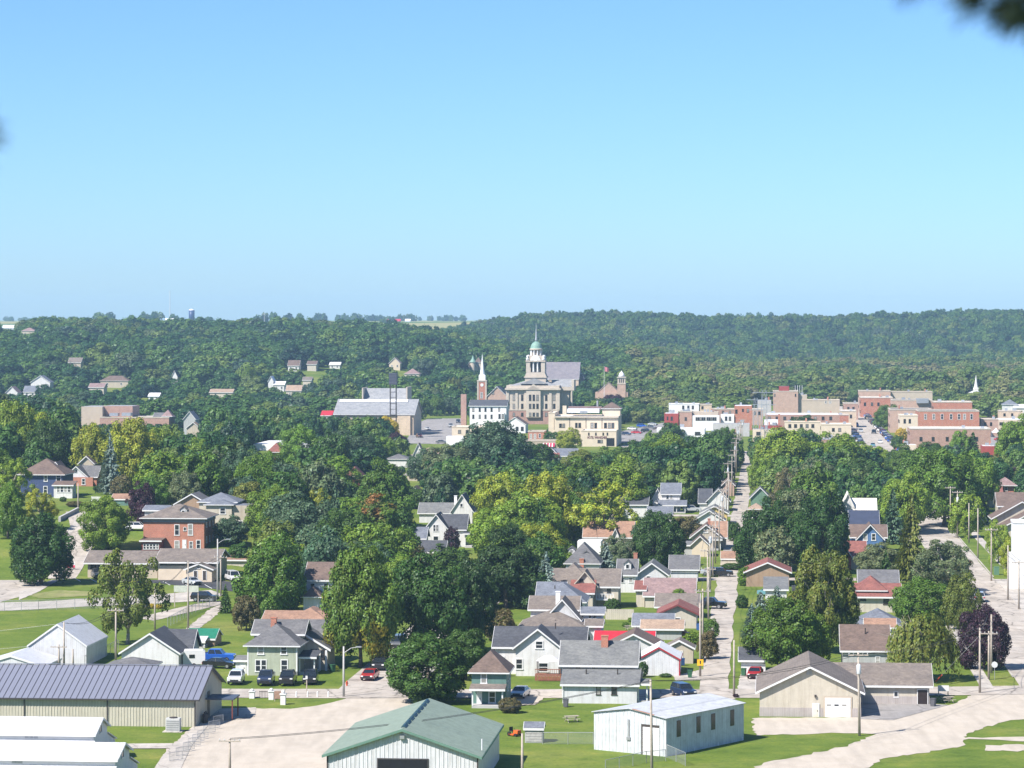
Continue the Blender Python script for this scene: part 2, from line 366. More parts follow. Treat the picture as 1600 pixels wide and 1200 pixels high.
# lots and paths traced on the level valley floor
sheet('gravel_lot', [(236, 1215), (262, 1170), (300, 1136), (345, 1109), (400, 1107), (455, 1108), (505, 1101), (540, 1092), (553, 1086), (560, 1066), (606, 1066), (640, 1083), (660, 1092), (640, 1130), (600, 1215)], GRAVEL, .03, .18, label='pale gravel lot beside the green roofed barn')
sheet('concrete_apron', [(232, 1215), (255, 1180), (304, 1135), (345, 1108), (400, 1106), (398, 1120), (330, 1128), (300, 1165), (276, 1215)], CONC, .075, .02, label='bright concrete walk beside the metal hall')
sheet('path', [(60, 1164), (300, 1162), (296, 1170), (60, 1171)], CONC, .08, label='concrete walk between two lawns by the white barns')
sheet('gravel_lot', [(1150, 1215), (1195, 1193), (1330, 1164), (1366, 1147), (1345, 1145), (1180, 1149), (1176, 1122), (1345, 1121), (1480, 1103), (1530, 1081), (1560, 1078), (1640, 1070), (1640, 1122), (1570, 1127), (1512, 1146), (1505, 1166), (1380, 1186), (1325, 1215)], GRAVEL, .03, .3, label='gravel drive sweeping past the cream workshop')
sheet('gravel_lot', [(1506, 1153), (1560, 1150), (1640, 1152), (1640, 1158), (1560, 1157)], GRAVEL, .034, .5, label='thin gravel streak through the grass')
sheet('gravel_lot', [(1540, 1165), (1590, 1163), (1640, 1166), (1640, 1175), (1540, 1174)], GRAVEL, .036, .5, label='worn gravel patch in the corner grass')
sheet('concrete_apron', [(1345, 1100), (1452, 1100), (1482, 1102), (1395, 1126), (1345, 1124)], ASPH, .06, .05, label='grey paved apron beside the workshop wing')
sheet('driveway', [(800, 1088), (838, 1088), (852, 1090), (836, 1102), (806, 1103)], GRAVEL, .075, .15, label='short gravel driveway under the silver car')
sheet('driveway', [(1158, 1048), (1200, 1046), (1200, 1076), (1152, 1078)], CONC, .03, .1, label='concrete drive under the red car')
sheet('driveway', [(1052, 1056), (1100, 1046), (1106, 1062), (1056, 1064)], CONC, .03, .1, label='concrete pad by the tan shed')
sheet('driveway', [(1036, 1089), (1140, 1088), (1150, 1092), (1120, 1096), (1040, 1094)], GRAVEL, .03, .1, label='gravel edge beside the tin shed')
sheet('road', [(-40, 880), (30, 886), (70, 906), (62, 918), (40, 930), (-40, 952)], ROADM, .035, .05, label='concrete street corner at the left')
sheet('path', [(-40, 943), (60, 940), (130, 936), (250, 929), (330, 922), (350, 930), (330, 938), (250, 943), (130, 948), (60, 952), (-40, 957)], CONC, .045, .15, label='pale lane behind the ball field fence')
sheet('path', [(30, 925), (85, 905), (95, 905), (60, 925), (30, 938)], CONC, .06, .1, label='sidewalk under the dark oak')
sheet('path', [(45, 930), (90, 922), (140, 924), (160, 930), (60, 935)], CREAM_GRASS, .03, .3, label='bare dry patch beside the lane')
sheet('parking_lot', [(86, 900), (120, 895), (330, 905), (372, 911), (368, 925), (330, 920), (250, 912), (90, 905)], DARKASPH, .05, .05, label='dark asphalt lot before the low office')
sheet('path', [(213, 966), (300, 945), (350, 938), (345, 945), (300, 956), (240, 970)], ROADM, .05, .1, label='grey path beside the ball field')
sheet('path', [(288, 985), (330, 950), (352, 942), (340, 960), (308, 985)], ROADM, .03, .2, label='pale drive behind the white garage')
sheet('road', [(632, 693), (650, 662), (690, 646), (720, 648), (726, 662), (716, 690), (690, 694)], ASPH, .07, label='wide grey street climbing beside the white offices')
sheet('parking_lot', [(960, 676), (1040, 660), (1060, 665), (1030, 690), (965, 692)], ASPH, .07, label='grey lot behind the cream hall')
sheet('parking_lot', [(1540, 668), (1625, 664), (1625, 690), (1545, 694)], ASPH, .07, label='grey lot with white tents')
sheet('concrete_apron', [(1520, 905), (1640, 905), (1640, 960), (1575, 960), (1548, 930)], CONC, .03, .1, label='pale concrete yard before the white warehouse')
# ball-field chalk
strip('field_line', [G(-20, 988), G(85, 976)], .14, flat('chalk', (.8, .8, .78)), .03, label='upper white chalk line on the ball field')
strip('field_line', [G(-20, 1016), G(46, 1010)], .14, flat('chalk', (.8, .8, .78)), .03, label='lower white chalk line on the ball field')
for i, (x, y) in enumerate(((255, 909), (285, 911), (320, 914), (90, 901), (115, 903), (140, 904))):
    strip('parking_line', [G(x, y), G(x + 11, y + 6)], .14, flat('chalk', (.8, .8, .78)), .07, label='white parking stripe on the dark office lot')
# the hillside street at the left
strip('road', [G(95, 905), G(118, 868), G(132, 832), G(122, 800)], 5.5, ROADM, .12, 0, 'street climbing past the brick mansion', step=3)
strip('sidewalk', [G(96, 845), G(118, 822), G(136, 800)], 1.5, CONC, .15, 0, 'sidewalk along the terraced lawn', step=3)
# ---------------------------------------------------------------- foliage
def leaf_mat(name, mode='object', tint2=None, stops=None):
    m, n, l, b = newmat(name); n.remove(b); out = n['Material Output']
    at = N(n, 'Attribute', attribute_name='tint')
    oi = N(n, 'ObjectInfo')
    if mode == 'object':
        base = oi.outputs['Color']
    else:
        r = ramp(n, stops)
        l.new(oi.outputs['Random'], r.inputs[0]); base = r.outputs[0]
    if tint2:
        tc = N(n, 'TexCoord'); sp = N(n, 'SeparateXYZ'); l.new(tc.outputs['Generated'], sp.inputs[0])
        no = N(n, 'TexNoise', i_Scale=4.5, i_Detail=3.0); l.new(tc.outputs['Generated'], no.inputs['Vector'])
        ad = N(n, 'Math', operation='MULTIPLY_ADD'); l.new(sp.outputs[2], ad.inputs[0]); ad.inputs[1].default_value = tint2[1]; l.new(no.outputs[0], ad.inputs[2])
        mr = N(n, 'MapRange'); mr.inputs[1].default_value = tint2[2]; mr.inputs[2].default_value = tint2[2] + .1; l.new(ad.outputs[0], mr.inputs[0])
        mx = N(n, 'MixRGB', blend_type='MIX'); l.new(mr.outputs[0], mx.inputs[0]); l.new(base, mx.inputs[1]); mx.inputs[2].default_value = (*tint2[0], 1); base = mx.outputs[0]
    mu = N(n, 'MixRGB', blend_type='MULTIPLY', i_Fac=1.0); l.new(base, mu.inputs[1]); l.new(at.outputs['Color'], mu.inputs[2])
    df = N(n, 'BsdfDiffuse'); tr = N(n, 'BsdfTranslucent'); gl = N(n, 'BsdfGlossy', i_Roughness=.45)
    ty = N(n, 'MixRGB', blend_type='MULTIPLY', i_Fac=1.0); ty.inputs[2].default_value = (1.25, 1.2, .55, 1); l.new(mu.outputs[0], ty.inputs[1])
    l.new(mu.outputs[0], df.inputs[0]); l.new(ty.outputs[0], tr.inputs[0]); gl.inputs[0].default_value = (.6, .65, .6, 1)
    m1 = N(n, 'MixShader', i_Fac=.2); l.new(df.outputs[0], m1.inputs[1]); l.new(tr.outputs[0], m1.inputs[2])
    m2 = N(n, 'MixShader', i_Fac=.025); l.new(m1.outputs[0], m2.inputs[1]); l.new(gl.outputs[0], m2.inputs[2])
    l.new(m2.outputs[0], out.inputs['Surface']); MATS[name] = m; return m
LEAF = leaf_mat('leaves'); LEAF_FAR = leaf_mat('leaves_far', 'random', None, [(0, (.02, .052, .03)), (.16, (.03, .08, .028)), (.4, (.048, .112, .03)), (.6, (.066, .138, .032)), (.76, (.096, .172, .036)), (.88, (.145, .205, .042)), (.95, (.1, .135, .05)), (1, (.05, .095, .062))])
LEAF_VALLEY = leaf_mat('leaves_valley', 'random', None, [(0, (.06, .11, .035)), (.2, (.085, .145, .032)), (.45, (.12, .18, .036)), (.65, (.15, .2, .045)), (.8, (.17, .19, .06)), (.92, (.19, .19, .075)), (1, (.14, .13, .075))])
LEAF_ORANGE = leaf_mat('leaves_turning_orange', 'object', ((.27, .14, .045), .5, .93))
LEAF_YELLOW = leaf_mat('leaves_turning_yellow', 'object', ((.34, .3, .035), -.4, .40))
BARK = flat('bark', (.13, .11, .085), .9, .25, 3); BARK_PALE = flat('pale_bark', (.3, .27, .22), .9, .25, 3)
def unit(a): return a / np.maximum(np.linalg.norm(a, axis=-1, keepdims=True), 1e-9)
def leaf_quads(c, o, size, rng, tint, mat, name, aspect=.75, jit=.5, axis=None):
    n = len(c); r = unit(rng.normal(size=(n, 3)))
    nn = unit(o + r * jit + np.array([0, 0, .2]))
    t = unit(np.cross(nn, unit(rng.normal(size=(n, 3)))) if axis is None else axis - nn * np.sum(axis * nn, 1, keepdims=True)); b = np.cross(nn, t)
    s = size[:, None] * .5
    # pointed leaf-spray: a kite
    v = np.stack([c - t * s * 1.15, c + b * s * aspect - t * s * .1 + nn * s * .18, c + t * s * 1.15, c - b * s * aspect + t * s * .1 - nn * s * .18], 1).reshape(-1, 3)
    me = D.meshes.new(name); me.vertices.add(4 * n); me.vertices.foreach_set('co', v.astype(np.float32).ravel())
    me.loops.add(4 * n); me.loops.foreach_set('vertex_index', np.arange(4 * n, dtype=np.int32))
    me.polygons.add(n); me.polygons.foreach_set('loop_start', np.arange(0, 4 * n, 4, dtype=np.int32))
    me.update(calc_edges=True)
    a = me.attributes.new('tint', 'FLOAT_COLOR', 'POINT'); col = np.ones((n, 4), np.float32); col[:, :3] = tint
    a.data.foreach_set('color', np.repeat(col, 4, 0).ravel())
    me.materials.append(mat); me.validate(); return me
def tints(n, rng, lobe=None):
    k = rng.uniform(.72, 1.25, n)
    if lobe is not None: k = k * lobe
    w = rng.normal(0, .09, n)
    return np.stack([k * (1 + w), k, k * (1 - w * .5)], 1)
def make_lobes(kind, rng):
    L = []
    if kind == 'round': zb, nl, rr, shell = .05, 80, (.075, .13), (.6, .86)
    elif kind == 'broad': zb, nl, rr, shell = .06, 90, (.065, .15), (.45, 1.0)
    elif kind == 'oval': zb, nl, rr, shell = .05, 95, (.065, .115), (.45, .93)
    elif kind == 'sparse': zb, nl, rr, shell = .16, 54, (.05, .11), (.45, 1.0)
    elif kind == 'dome': zb, nl, rr, shell = .02, 110, (.07, .1), (.72, .88)
    elif kind == 'far': zb, nl, rr, shell = .05, 30, (.1, .2), (.45, .95)
    else: zb, nl, rr, shell = .1, 24, (.13, .2), (.5, .85)
    hz = (1 - zb) / 2; cz = zb + hz; k = 0
    wob = rng.uniform(.82, 1.08, 7)
    while len(L) < nl and k < 4000:
        k += 1
        d = unit(rng.normal(size=3)); d[2] = d[2] if rng.random() < .8 else abs(d[2])
        r = rng.uniform(*rr); az = int((math.atan2(d[1], d[0]) / (2 * math.pi) + .5) * 6.99)
        q = rng.uniform(*shell) * wob[az]
        if kind == 'oval': w = .5 * (1 - max(0, d[2]) ** 2 * .25)
        elif kind == 'dome': w = .5
        else: w = .5 * (1.06 if d[2] < 0 else 1.0)
        c = np.array([d[0] * (w - r * .5) * q, d[1] * (w - r * .5) * q, cz + d[2] * (hz - r * .55) * q])
        if kind == 'dome' and c[2] < .05: c[2] = .05
        if kind == 'round' or kind == 'broad':
            if d[2] < -.88: continue
        if any(np.linalg.norm((c - a) * (1, 1, .8)) < (r + ra) * (.42 if kind != 'sparse' else .6) for a, ra in L): continue
        L.append((c, r))
    return L, zb, np.array([0, 0, cz])
def crown_mesh(kind, seed, nleaf, leaf, mat=None, stretch=1.2, far=False):
    rng = np.random.default_rng(seed); L, zb, C = make_lobes(kind, rng)
    wts = np.array([r * r for _, r in L]); wts /= wts.sum()
    P, O, T = [], [], []
    for (c, r), w in zip(L, wts):
        n = max(8, int(nleaf * w)); d = unit(rng.normal(size=(n, 3)))
        out = unit((c - C)[None] * (1, 1, 1.2) + 1e-6)
        d = unit(d + out * .55 + np.array([0, 0, .3]))
        rad = r * (1 - .42 * rng.random(n) ** 2.0)
        bump = 1 + .22 * np.sin(d[:, 0] * 7 + seed) * np.sin(d[:, 1] * 7 + c[0] * 30) * np.sin(d[:, 2] * 6)
        p = c + d * (rad * bump)[:, None] * np.array([1, 1, 1 / stretch * 1.05])
        lob = rng.uniform(.88, 1.14) if far else rng.uniform(.74, 1.25)
        P.append(p); O.append(d); T.append(1 + (tints(n, rng, lob) - 1) * (.45 if far else 1))
    n = int(nleaf * .07)       # stray sprays that break the outline
    L2 = [L[i] for i in rng.integers(0, len(L), n)]
    d = unit(rng.normal(size=(n, 3)) + np.array([0, 0, .4])); P.append(np.array([c for c, _ in L2]) + d * (np.array([r for _, r in L2]) * rng.uniform(1.0, 1.3, n))[:, None]); O.append(d); T.append(tints(n, rng))
    P = np.concatenate(P); O = np.concatenate(O); T = np.concatenate(T)
    q = np.quantile(np.hypot(P[:, 0], P[:, 1]), .975); P[:, :2] *= .5 / q; P[:, 2] = zb + (P[:, 2] - np.quantile(P[:, 2], .005)) * (1 - zb) / (np.quantile(P[:, 2], .997) - np.quantile(P[:, 2], .005))
    for i, (c, r) in enumerate(L): L[i] = (c * np.array([.5 / q, .5 / q, 1]), r)
    s = leaf * rng.uniform(.6, 1.35, len(P))
    return leaf_quads(P, O, s, rng, T, mat or LEAF, 'crown_' + kind, .9 if far else .75, .22 if far else .5), L, zb
def limbs_mesh(L, zb, seed, r0=.028, nb=9, mat=None, top=.6):
    rng = np.random.default_rng(seed + 99); m = MB()
    pts = [Vector((rng.normal(0, .006), rng.normal(0, .006), z)) for z in (0, .12, .28, top * .75, top)]
    rs = [r0 * 1.35, r0, r0 * .85, r0 * .6, r0 * .3]
    for a, b, p, q in zip(pts, pts[1:], rs, rs[1:]): m.tube(a, b, p, q, 7)
    idx = rng.permutation(len(L))[:nb]
    for i in idx:
        c = Vector(L[i][0]); z0 = max(.16, min(top * .9, c.z - .22 - .1 * rng.random())); a = Vector((0, 0, z0))
        k = a.lerp(c, .5) + Vector((rng.normal(0, .02), rng.normal(0, .02), -.03)); m.tube(a, k, r0 * .5, r0 * .33, 5); m.tube(k, c, r0 * .33, r0 * .12, 5)
        for _ in range(2):
            e = c + Vector(rng.normal(0, .09, 3)); m.tube(k.lerp(c, .6), e, r0 * .18, r0 * .06, 4)
    return m.mesh('trunk', mat or BARK, True)
def spruce_mesh(seed, nleaf, leaf, fat=.5, mat=None):
    rng = np.random.default_rng(seed); P, O, A, T = [], [], [], []
    z = .06
    while z < .985:
        R = fat * ((1 - z) ** .85) * rng.uniform(.86, 1.08) + .012
        nb = max(4, int(15 * (1 - z) + 4))
        for k in range(nb):
            a = rng.uniform(0, 2 * math.pi); Rb = R * rng.uniform(.72, 1.1); d = np.array([math.cos(a), math.sin(a), 0])
            n = max(3, int(nleaf * .0021 * (Rb / fat + .12) * 10)); t = rng.random(n) ** .6
            p = np.outer(t * Rb, d); p[:, 2] = z - .05 * t * t * (Rb / fat) + .03 * t ** 3 + rng.normal(0, .006, n)
            side = np.array([-d[1], d[0], 0]); p += np.outer(rng.normal(0, .022, n) * (1 - t * .5) * (Rb / fat + .3), side)
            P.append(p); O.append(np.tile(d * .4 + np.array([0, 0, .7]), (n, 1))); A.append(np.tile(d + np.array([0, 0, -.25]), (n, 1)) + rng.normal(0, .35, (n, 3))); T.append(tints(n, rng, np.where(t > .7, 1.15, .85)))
        z += .034 * (1 - z * .45)
    P, O, A, T = map(np.concatenate, (P, O, A, T))
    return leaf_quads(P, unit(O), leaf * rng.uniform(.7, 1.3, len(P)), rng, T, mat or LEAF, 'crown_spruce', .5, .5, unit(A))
def spruce_trunk():
    return MB().tube((0, 0, 0), (0, 0, .96), .022, .004, 7).mesh('trunk', BARK, True)
def willow_mesh(seed, nleaf, leaf, mat=None):
    rng = np.random.default_rng(seed); P, O, A, T = [], [], [], []; ns = 420
    for k in range(ns):
        d = unit(rng.normal(size=3)); d[2] = abs(d[2]) * .8; d = unit(d); q = rng.uniform(.6, 1)
        top = np.array([d[0] * .44 * q, d[1] * .44 * q, .55 + d[2] * .44 * q]); ln = rng.uniform(.15, .5) * (1.1 - d[2]) + .06
        n = max(6, int(nleaf / ns)); t = rng.random(n)
        p = top + np.outer(t, np.array([d[0] * .06, d[1] * .06, -ln])) + rng.normal(0, .012, (n, 3)); p[:, 2] = np.maximum(p[:, 2], .05)
        P.append(p); O.append(np.tile(d * (1, 1, .4), (n, 1))); A.append(np.tile([0, 0, 1.0], (n, 1)) + rng.normal(0, .3, (n, 3))); T.append(tints(n, rng, rng.uniform(.85, 1.2)))
    P, O, A, T = map(np.concatenate, (P, O, A, T))
    return leaf_quads(P, unit(O), leaf * rng.uniform(.7, 1.4, len(P)), rng, T, mat or LEAF, 'crown_willow', .45, .6, unit(A))
LIB = {}
def lib(key, kind, seeds, nleaf, leaf, mat=None, nb=9, bark=None, r0=.024):
    LIB[key] = []
    for s in seeds:
        cm, L, zb = crown_mesh(kind, s, nleaf, leaf, mat); LIB[key].append((limbs_mesh(L, zb, s, r0, nb, bark), cm))
lib('round', 'round', (1, 2, 3), 20000, .028)
lib('broad', 'broad', (11, 12, 13, 14), 21000, .028)
lib('oval', 'oval', (21, 22), 20000, .028)
lib('sparse', 'sparse', (31, 32), 9500, .027, None, 24, BARK_PALE, .022)
lib('dome', 'dome', (41,), 26000, .028)
lib('orange', 'broad', (51,), 21000, .028, LEAF_ORANGE)
lib('yellow', 'round', (61,), 24000, .027, LEAF_YELLOW)
lib('small', 'round', (71, 72, 73), 4200, .056)
lib('mid', 'broad', (81, 82, 83, 84), 8000, .044)
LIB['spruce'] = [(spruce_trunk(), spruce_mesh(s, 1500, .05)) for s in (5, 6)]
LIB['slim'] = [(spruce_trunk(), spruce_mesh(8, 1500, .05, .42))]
LIB['willow'] = [(LIB['sparse'][0][0], willow_mesh(9, 9500, .042))]
GREENS = dict(dark=(0.0429, 0.0881, 0.0192), deep=(0.0565, 0.1130, 0.0215), mid=(0.0927, 0.1650, 0.0237), fresh=(0.1333, 0.2203, 0.0260), bright=(0.1831, 0.2768, 0.0316),
              lime=(0.2486, 0.2961, 0.0294), olive=(.14, .172, .032), grey=(0.1220, 0.1605, 0.0723), blue=(0.0701, 0.1243, 0.0633), spruce=(0.1695, 0.2373, 0.2034),
              purple=(0.0475, 0.0203, 0.0339), brown=(0.1356, 0.1186, 0.0508), yellow=(0.4746, 0.3616, 0.0396), black=(0.0362, 0.0701, 0.0203))
NTREE = [0]
TREES = []
_rt = random.Random(21)
def tree(p, w, h, shape, colour, variant=None, rz=None):
    lst = LIB[shape]; tm, cm = lst[_rt.randrange(len(lst)) if variant is None else variant % len(lst)]
    name = {'spruce': 'spruce_tree', 'slim': 'spruce_tree', 'willow': 'weeping_tree'}.get(shape, 'leafy_tree')
    r = root(name, (p[0], p[1], p[2] - .15), None, 'tree', _rt.uniform(0, 6.28) if rz is None else rz)
    place('trunk', tm, r, sc=(w, w, h)); c = place('crown', cm, r, sc=(w, w, h))
    g = GREENS[colour] if isinstance(colour, str) else colour; k = _rt.uniform(.9, 1.12)
    c.color = (g[0] * k * _rt.uniform(.92, 1.1), g[1] * k, g[2] * k, 1)
    TREES.append((r, p, w, h, shape, colour)); return r
def T(px, base, wpx, top, shape, colour, variant=None):
    """tree by its foot, width and top in photo pixels"""
    p = G(px, base); s = FPX / p.y
    return tree(p, wpx / s, (base - top) / s, shape, colour, variant)
# ---------------------------------------------------------------- building kit
WALL = dict(white=siding('white_siding', (.68, .675, .665)), white2=siding('pale_blue_white_siding', (.63, .635, .645)), cream=siding('cream_siding', (.55, .5, .41)),
            tan=siding('tan_siding', (.5, .44, .35)), grey=siding('grey_siding', (.42, .43, .42)), sage=siding('sage_siding', (.40, .435, .335)),
            teal=siding('teal_siding', (.13, .23, .2)), blue=siding('blue_siding', (.09, .18, .36)), cobalt=siding('deep_blue_siding', (.055, .08, .17)),
            yellow=siding('yellow_siding', (.66, .5, .2)), brown=siding('brown_siding', (.36, .25, .17)), green=siding('green_siding', (.14, .24, .17)),
            brick=brick('red_brick', (.40, .13, .07)), brick2=brick('brown_brick', (.36, .2, .15)), brickp=brick('pink_brick', (.44, .285, .215)), brickt=brick('tan_brick', (.58, .45, .32)),
            stone=flat('limestone', (.47, .41, .335), .8, .12, .8, fine=.08, fscale=3), pinkstone=flat('rusticated_stone', (.34, .21, .17), .9, .2, 1.2, fine=.1, fscale=4),
            stucco=flat('cream_stucco', (.58, .49, .375), .85, .08, .5), whitew=flat('white_render', (.69, .685, .675), .8, .07, .5), greyw=flat('grey_render', (.42, .41, .4), .85, .12, .6),
            taupe=flat('taupe_render', (.44, .37, .29), .85, .1, .4), red=siding('barn_red_boards', (.35, .07, .06), .25, True), maroon=siding('maroon_boards', (.2, .05, .05)),
            tin=siding('ribbed_white_tin', (.64, .645, .66), .3, True, .08, .45), tin2=siding('ribbed_tan_tin', (.5, .47, .38), .3, True, .05, .5), dark=siding('dark_boards', (.1, .1, .11)))
ROOF = dict(grey=shingle('grey_shingles', (.138, .138, .142)), lgrey=shingle('light_grey_shingles', (.165, .17, .168)), pale=shingle('pale_grey_roofing', (.27, .28, .29)), dark=shingle('charcoal_shingles', (.075, .08, .092)), brown=shingle('brown_shingles', (.15, .11, .092)),
            taupe=shingle('taupe_shingles', (.182, .156, .136)), maroon=shingle('maroon_shingles', (.23, .095, .08)), terra=shingle('terracotta_shingles', (.3, .185, .13)), mauve=shingle('mauve_shingles', (.25, .175, .168)),
            tan=shingle('tan_shingles', (.34, .25, .185)), slate=shingle('blue_grey_shingles', (.155, .17, .2)), navy=flat('navy_membrane', (.045, .055, .09), .6, .15, .5),
            white=flat('white_roof_membrane', (.66, .66, .655), .6, .06, .3), greym=flat('grey_roof_membrane', (.3, .3, .3), .7, .15, .3), tarm=flat('tar_roof', (.11, .11, .12), .8, .2, .4),
            tinw=siding('white_roof_sheet', (.62, .63, .645), .3, True, .06, .4), redm=siding('red_roof_sheet', (.5, .035, .05), .35, True, .05, .4), greenm=siding('green_roof_sheet', (.03, .2, .12), .35, True, .08, .4), lav=shingle('lavender_grey_slates', (.2, .185, .2)))
TRIM = flat('white_trim', (.66, .66, .65), .5, .05, 2); TRIM_D = flat('dark_trim', (.06, .055, .055), .5, .1, 2); TRIM_R = flat('red_trim', (.32, .03, .04), .5, .1, 2)
FRAME_B = flat('bronze_frame', (.06, .05, .045), .5, .1, 2); BRICKC = WALL['brick']; DOORW = flat('white_door', (.66, .66, .65), .45, .04, 1)
_wc = {}
def win_meshes(w, h, dark=False, mull=True):
    w = max(.35, round(w, 1)); h = max(.45, round(h, 1)); k = (w, h, dark, mull)
    if k not in _wc:
        t = min(.13, w * .16); m = MB(); a = w / 2 + t * .6; q = h / 2 + t * .6
        m.box(-a, -a + t, -.07, .03, -q, q); m.box(a - t, a, -.07, .03, -q, q); m.box(-a + t, a - t, -.07, .03, q - t, q); m.box(-a - .06, a + .06, -.11, .03, -q - .03, -q + t)
        if mull and h > .9: m.box(-a + t, a - t, -.045, .02, -.04, .04)
        if mull and w > 1.5: m.box(-.06, .06, -.05, .02, -q + t, q - t)
        p = MB().box(-a + t * .8, a - t * .8, -.025, .01, -q + t * .8, q - t * .8)
        _wc[k] = (m.mesh('window', FRAME_B if dark else TRIM), p.mesh('pane', glass()))
    return _wc[k]
def put_window(par, x, y, z, w, h, rz=0.0, dark=False, mull=True):
    a, b = win_meshes(w, h, dark, mull); o = place('window', a, par, (x, y, z), rz); place('pane', b, o); return o
class House:
    def __init__(s, name, label, cat, ax, ay, group=None, p=None, rot=0.0):
        s.R = p or G(ax, ay); s.rz = -TH + rot; s.u = Vector((math.cos(s.rz), math.sin(s.rz), 0)); s.v = Vector((-math.sin(s.rz), math.cos(s.rz), 0))
        s.o = root(name, s.R, label, cat, s.rz, group); s.x0 = 9e9; s.x1 = -9e9; s.top = 9e9; s.base = pix(s.R)[1]; s.low = 0
    def loc(s, px, py, dy=0.0):
        d = ray(px, py); c = Vector((0, 0, CH)); t = ((s.R - c).dot(s.v) + dy) / d.dot(s.v); q = c + d * t - s.R
        return q.dot(s.u), q.z
    def vol(s, kind, l, r, ey, ry, depth, dy=0.0, wall='white', roof='grey', z0=-1.0, ov=.4, trim=None, fascia=True):
        x0 = s.loc(l, ey, dy)[0]; x1 = s.loc(r, ey, dy)[0]; ze = s.loc((l + r) / 2, ey, dy)[1]; y0, y1 = dy, dy + depth; ym = dy + depth / 2; xm = (x0 + x1) / 2
        s.x0 = min(s.x0, l); s.x1 = max(s.x1, r); s.top = min(s.top, ry); s.low = max(s.low, ey)
        W_ = WALL[wall] if isinstance(wall, str) else wall; R_ = ROOF[roof] if isinstance(roof, str) else roof; TR = trim or TRIM
        m = MB(); q = MB(); f = MB(); tk = .14
        if kind in 'PB':
            zr = ze; m.box(x0, x1, y0, y1, z0, ze)
            q.box(x0 + .3, x1 - .3, y0 + .3, y1 - .3, ze - .02, ze + .03)
            if kind == 'P':
                e = .12; f.box(x0 - e, x1 + e, y0 - e, y0 + .3, ze, ze + .42); f.box(x0 - e, x1 + e, y1 - .3, y1 + e, ze, ze + .42); f.box(x0 - e, x0 + .3, y0 + .3, y1 - .3, ze, ze + .42); f.box(x1 - .3, x1 + e, y0 + .3, y1 - .3, ze, ze + .42)
        elif kind == 'S':
            zr = max(s.loc((l + r) / 2, ry, ym)[1], ze + .3); m.prism([(y0, z0), (y0, ze), (ym, zr), (y1, ze), (y1, z0)], 'x', x0, x1)
            k = (zr - ze) / (ym - y0); o = ov
            q.slab([(x0 - o, y0 - o, ze - k * o + tk), (x1 + o, y0 - o, ze - k * o + tk), (x1 + o, ym, zr + tk), (x0 - o, ym, zr + tk)], tk - .01)
            q.slab([(x1 + o, y1 + o, ze - k * o + tk), (x0 - o, y1 + o, ze - k * o + tk), (x0 - o, ym, zr + tk), (x1 + o, ym, zr + tk)], tk - .01)
            f.box(x0 - o, x1 + o, y0 - o - .05, y0 - o - .005, ze - k * o - .16, ze - k * o + tk - .03)
            for X in (x0 - o - .05, x1 + o + .005):
                f.prism([(y0 - o, ze - k * o - .12), (y0 - o, ze - k * o + tk - .02), (ym, zr + tk - .02), (y1 + o, ze - k * o + tk - .02), (y1 + o, ze - k * o - .12), (ym, zr - .12)], 'x', X, X + .045)
        elif kind == 'F':
            zr = max(s.loc((l + r) / 2, ry, dy)[1], ze + .3); m.prism([(x0, z0), (x1, z0), (x1, ze), (xm, zr), (x0, ze)], 'y', y0, y1)
            k = (zr - ze) / (xm - x0); o = ov
            q.slab([(x0 - o, y0 - o, ze - k * o + tk), (xm, y0 - o, zr + tk), (xm, y1 + o, zr + tk), (x0 - o, y1 + o, ze - k * o + tk)], tk - .01)
            q.slab([(xm, y0 - o, zr + tk), (x1 + o, y0 - o, ze - k * o + tk), (x1 + o, y1 + o, ze - k * o + tk), (xm, y1 + o, zr + tk)], tk - .01)
            f.prism([(x0 - o, ze - k * o - .14), (xm, zr - .14), (x1 + o, ze - k * o - .14), (x1 + o, ze - k * o + tk - .02), (xm, zr + tk - .02), (x0 - o, ze - k * o + tk - .02)], 'y', y0 - o - .06, y0 - o - .005)
            for X in (x0 - o - .05, x1 + o + .005): f.box(X, X + .045, y0 - o, y1 + o, ze - k * o - .14, ze - k * o + tk - .03)
        elif kind == 'H':
            zr = max(s.loc((l + r) / 2, ry, ym)[1], ze + .3); m.box(x0, x1, y0, y1, z0, ze); o = ov; w = x1 - x0
            if w >= depth: a = Vector((x0 + depth / 2, ym, zr)); b = Vector((x1 - depth / 2, ym, zr))
            else: a = Vector((xm, y0 + w / 2, zr)); b = Vector((xm, y1 - w / 2, zr))
            c = [Vector((x0 - o, y0 - o, ze)), Vector((x1 + o, y0 - o, ze)), Vector((x1 + o, y1 + o, ze)), Vector((x0 - o, y1 + o, ze))]
            vs = c + [a, b] + [p + Vector((0, 0, -.16)) for p in c]
            fs = [(0, 1, 5, 4), (2, 3, 4, 5), (1, 2, 5), (3, 0, 4)] if w >= depth else [(0, 1, 4), (2, 3, 5), (1, 2, 5, 4), (3, 0, 4, 5)]
            q.add(vs, fs + [(9, 8, 7, 6), (0, 6, 7, 1), (1, 7, 8, 2), (2, 8, 9, 3), (3, 9, 6, 0)])
            f.box(x0 - o - .02, x1 + o + .02, y0 - o - .05, y0 - o - .005, ze - .2, ze - .03); f.box(x1 + o + .005, x1 + o + .05, y0 - o, y1 + o, ze - .2, ze - .03); f.box(x0 - o - .05, x0 - o - .005, y0 - o, y1 + o, ze - .2, ze - .03)
        elif kind in 'MT':      # single slope falling to the front; T has posts instead of walls
            zr = max(s.loc((l + r) / 2, ry, y1)[1], ze + .15); o = ov
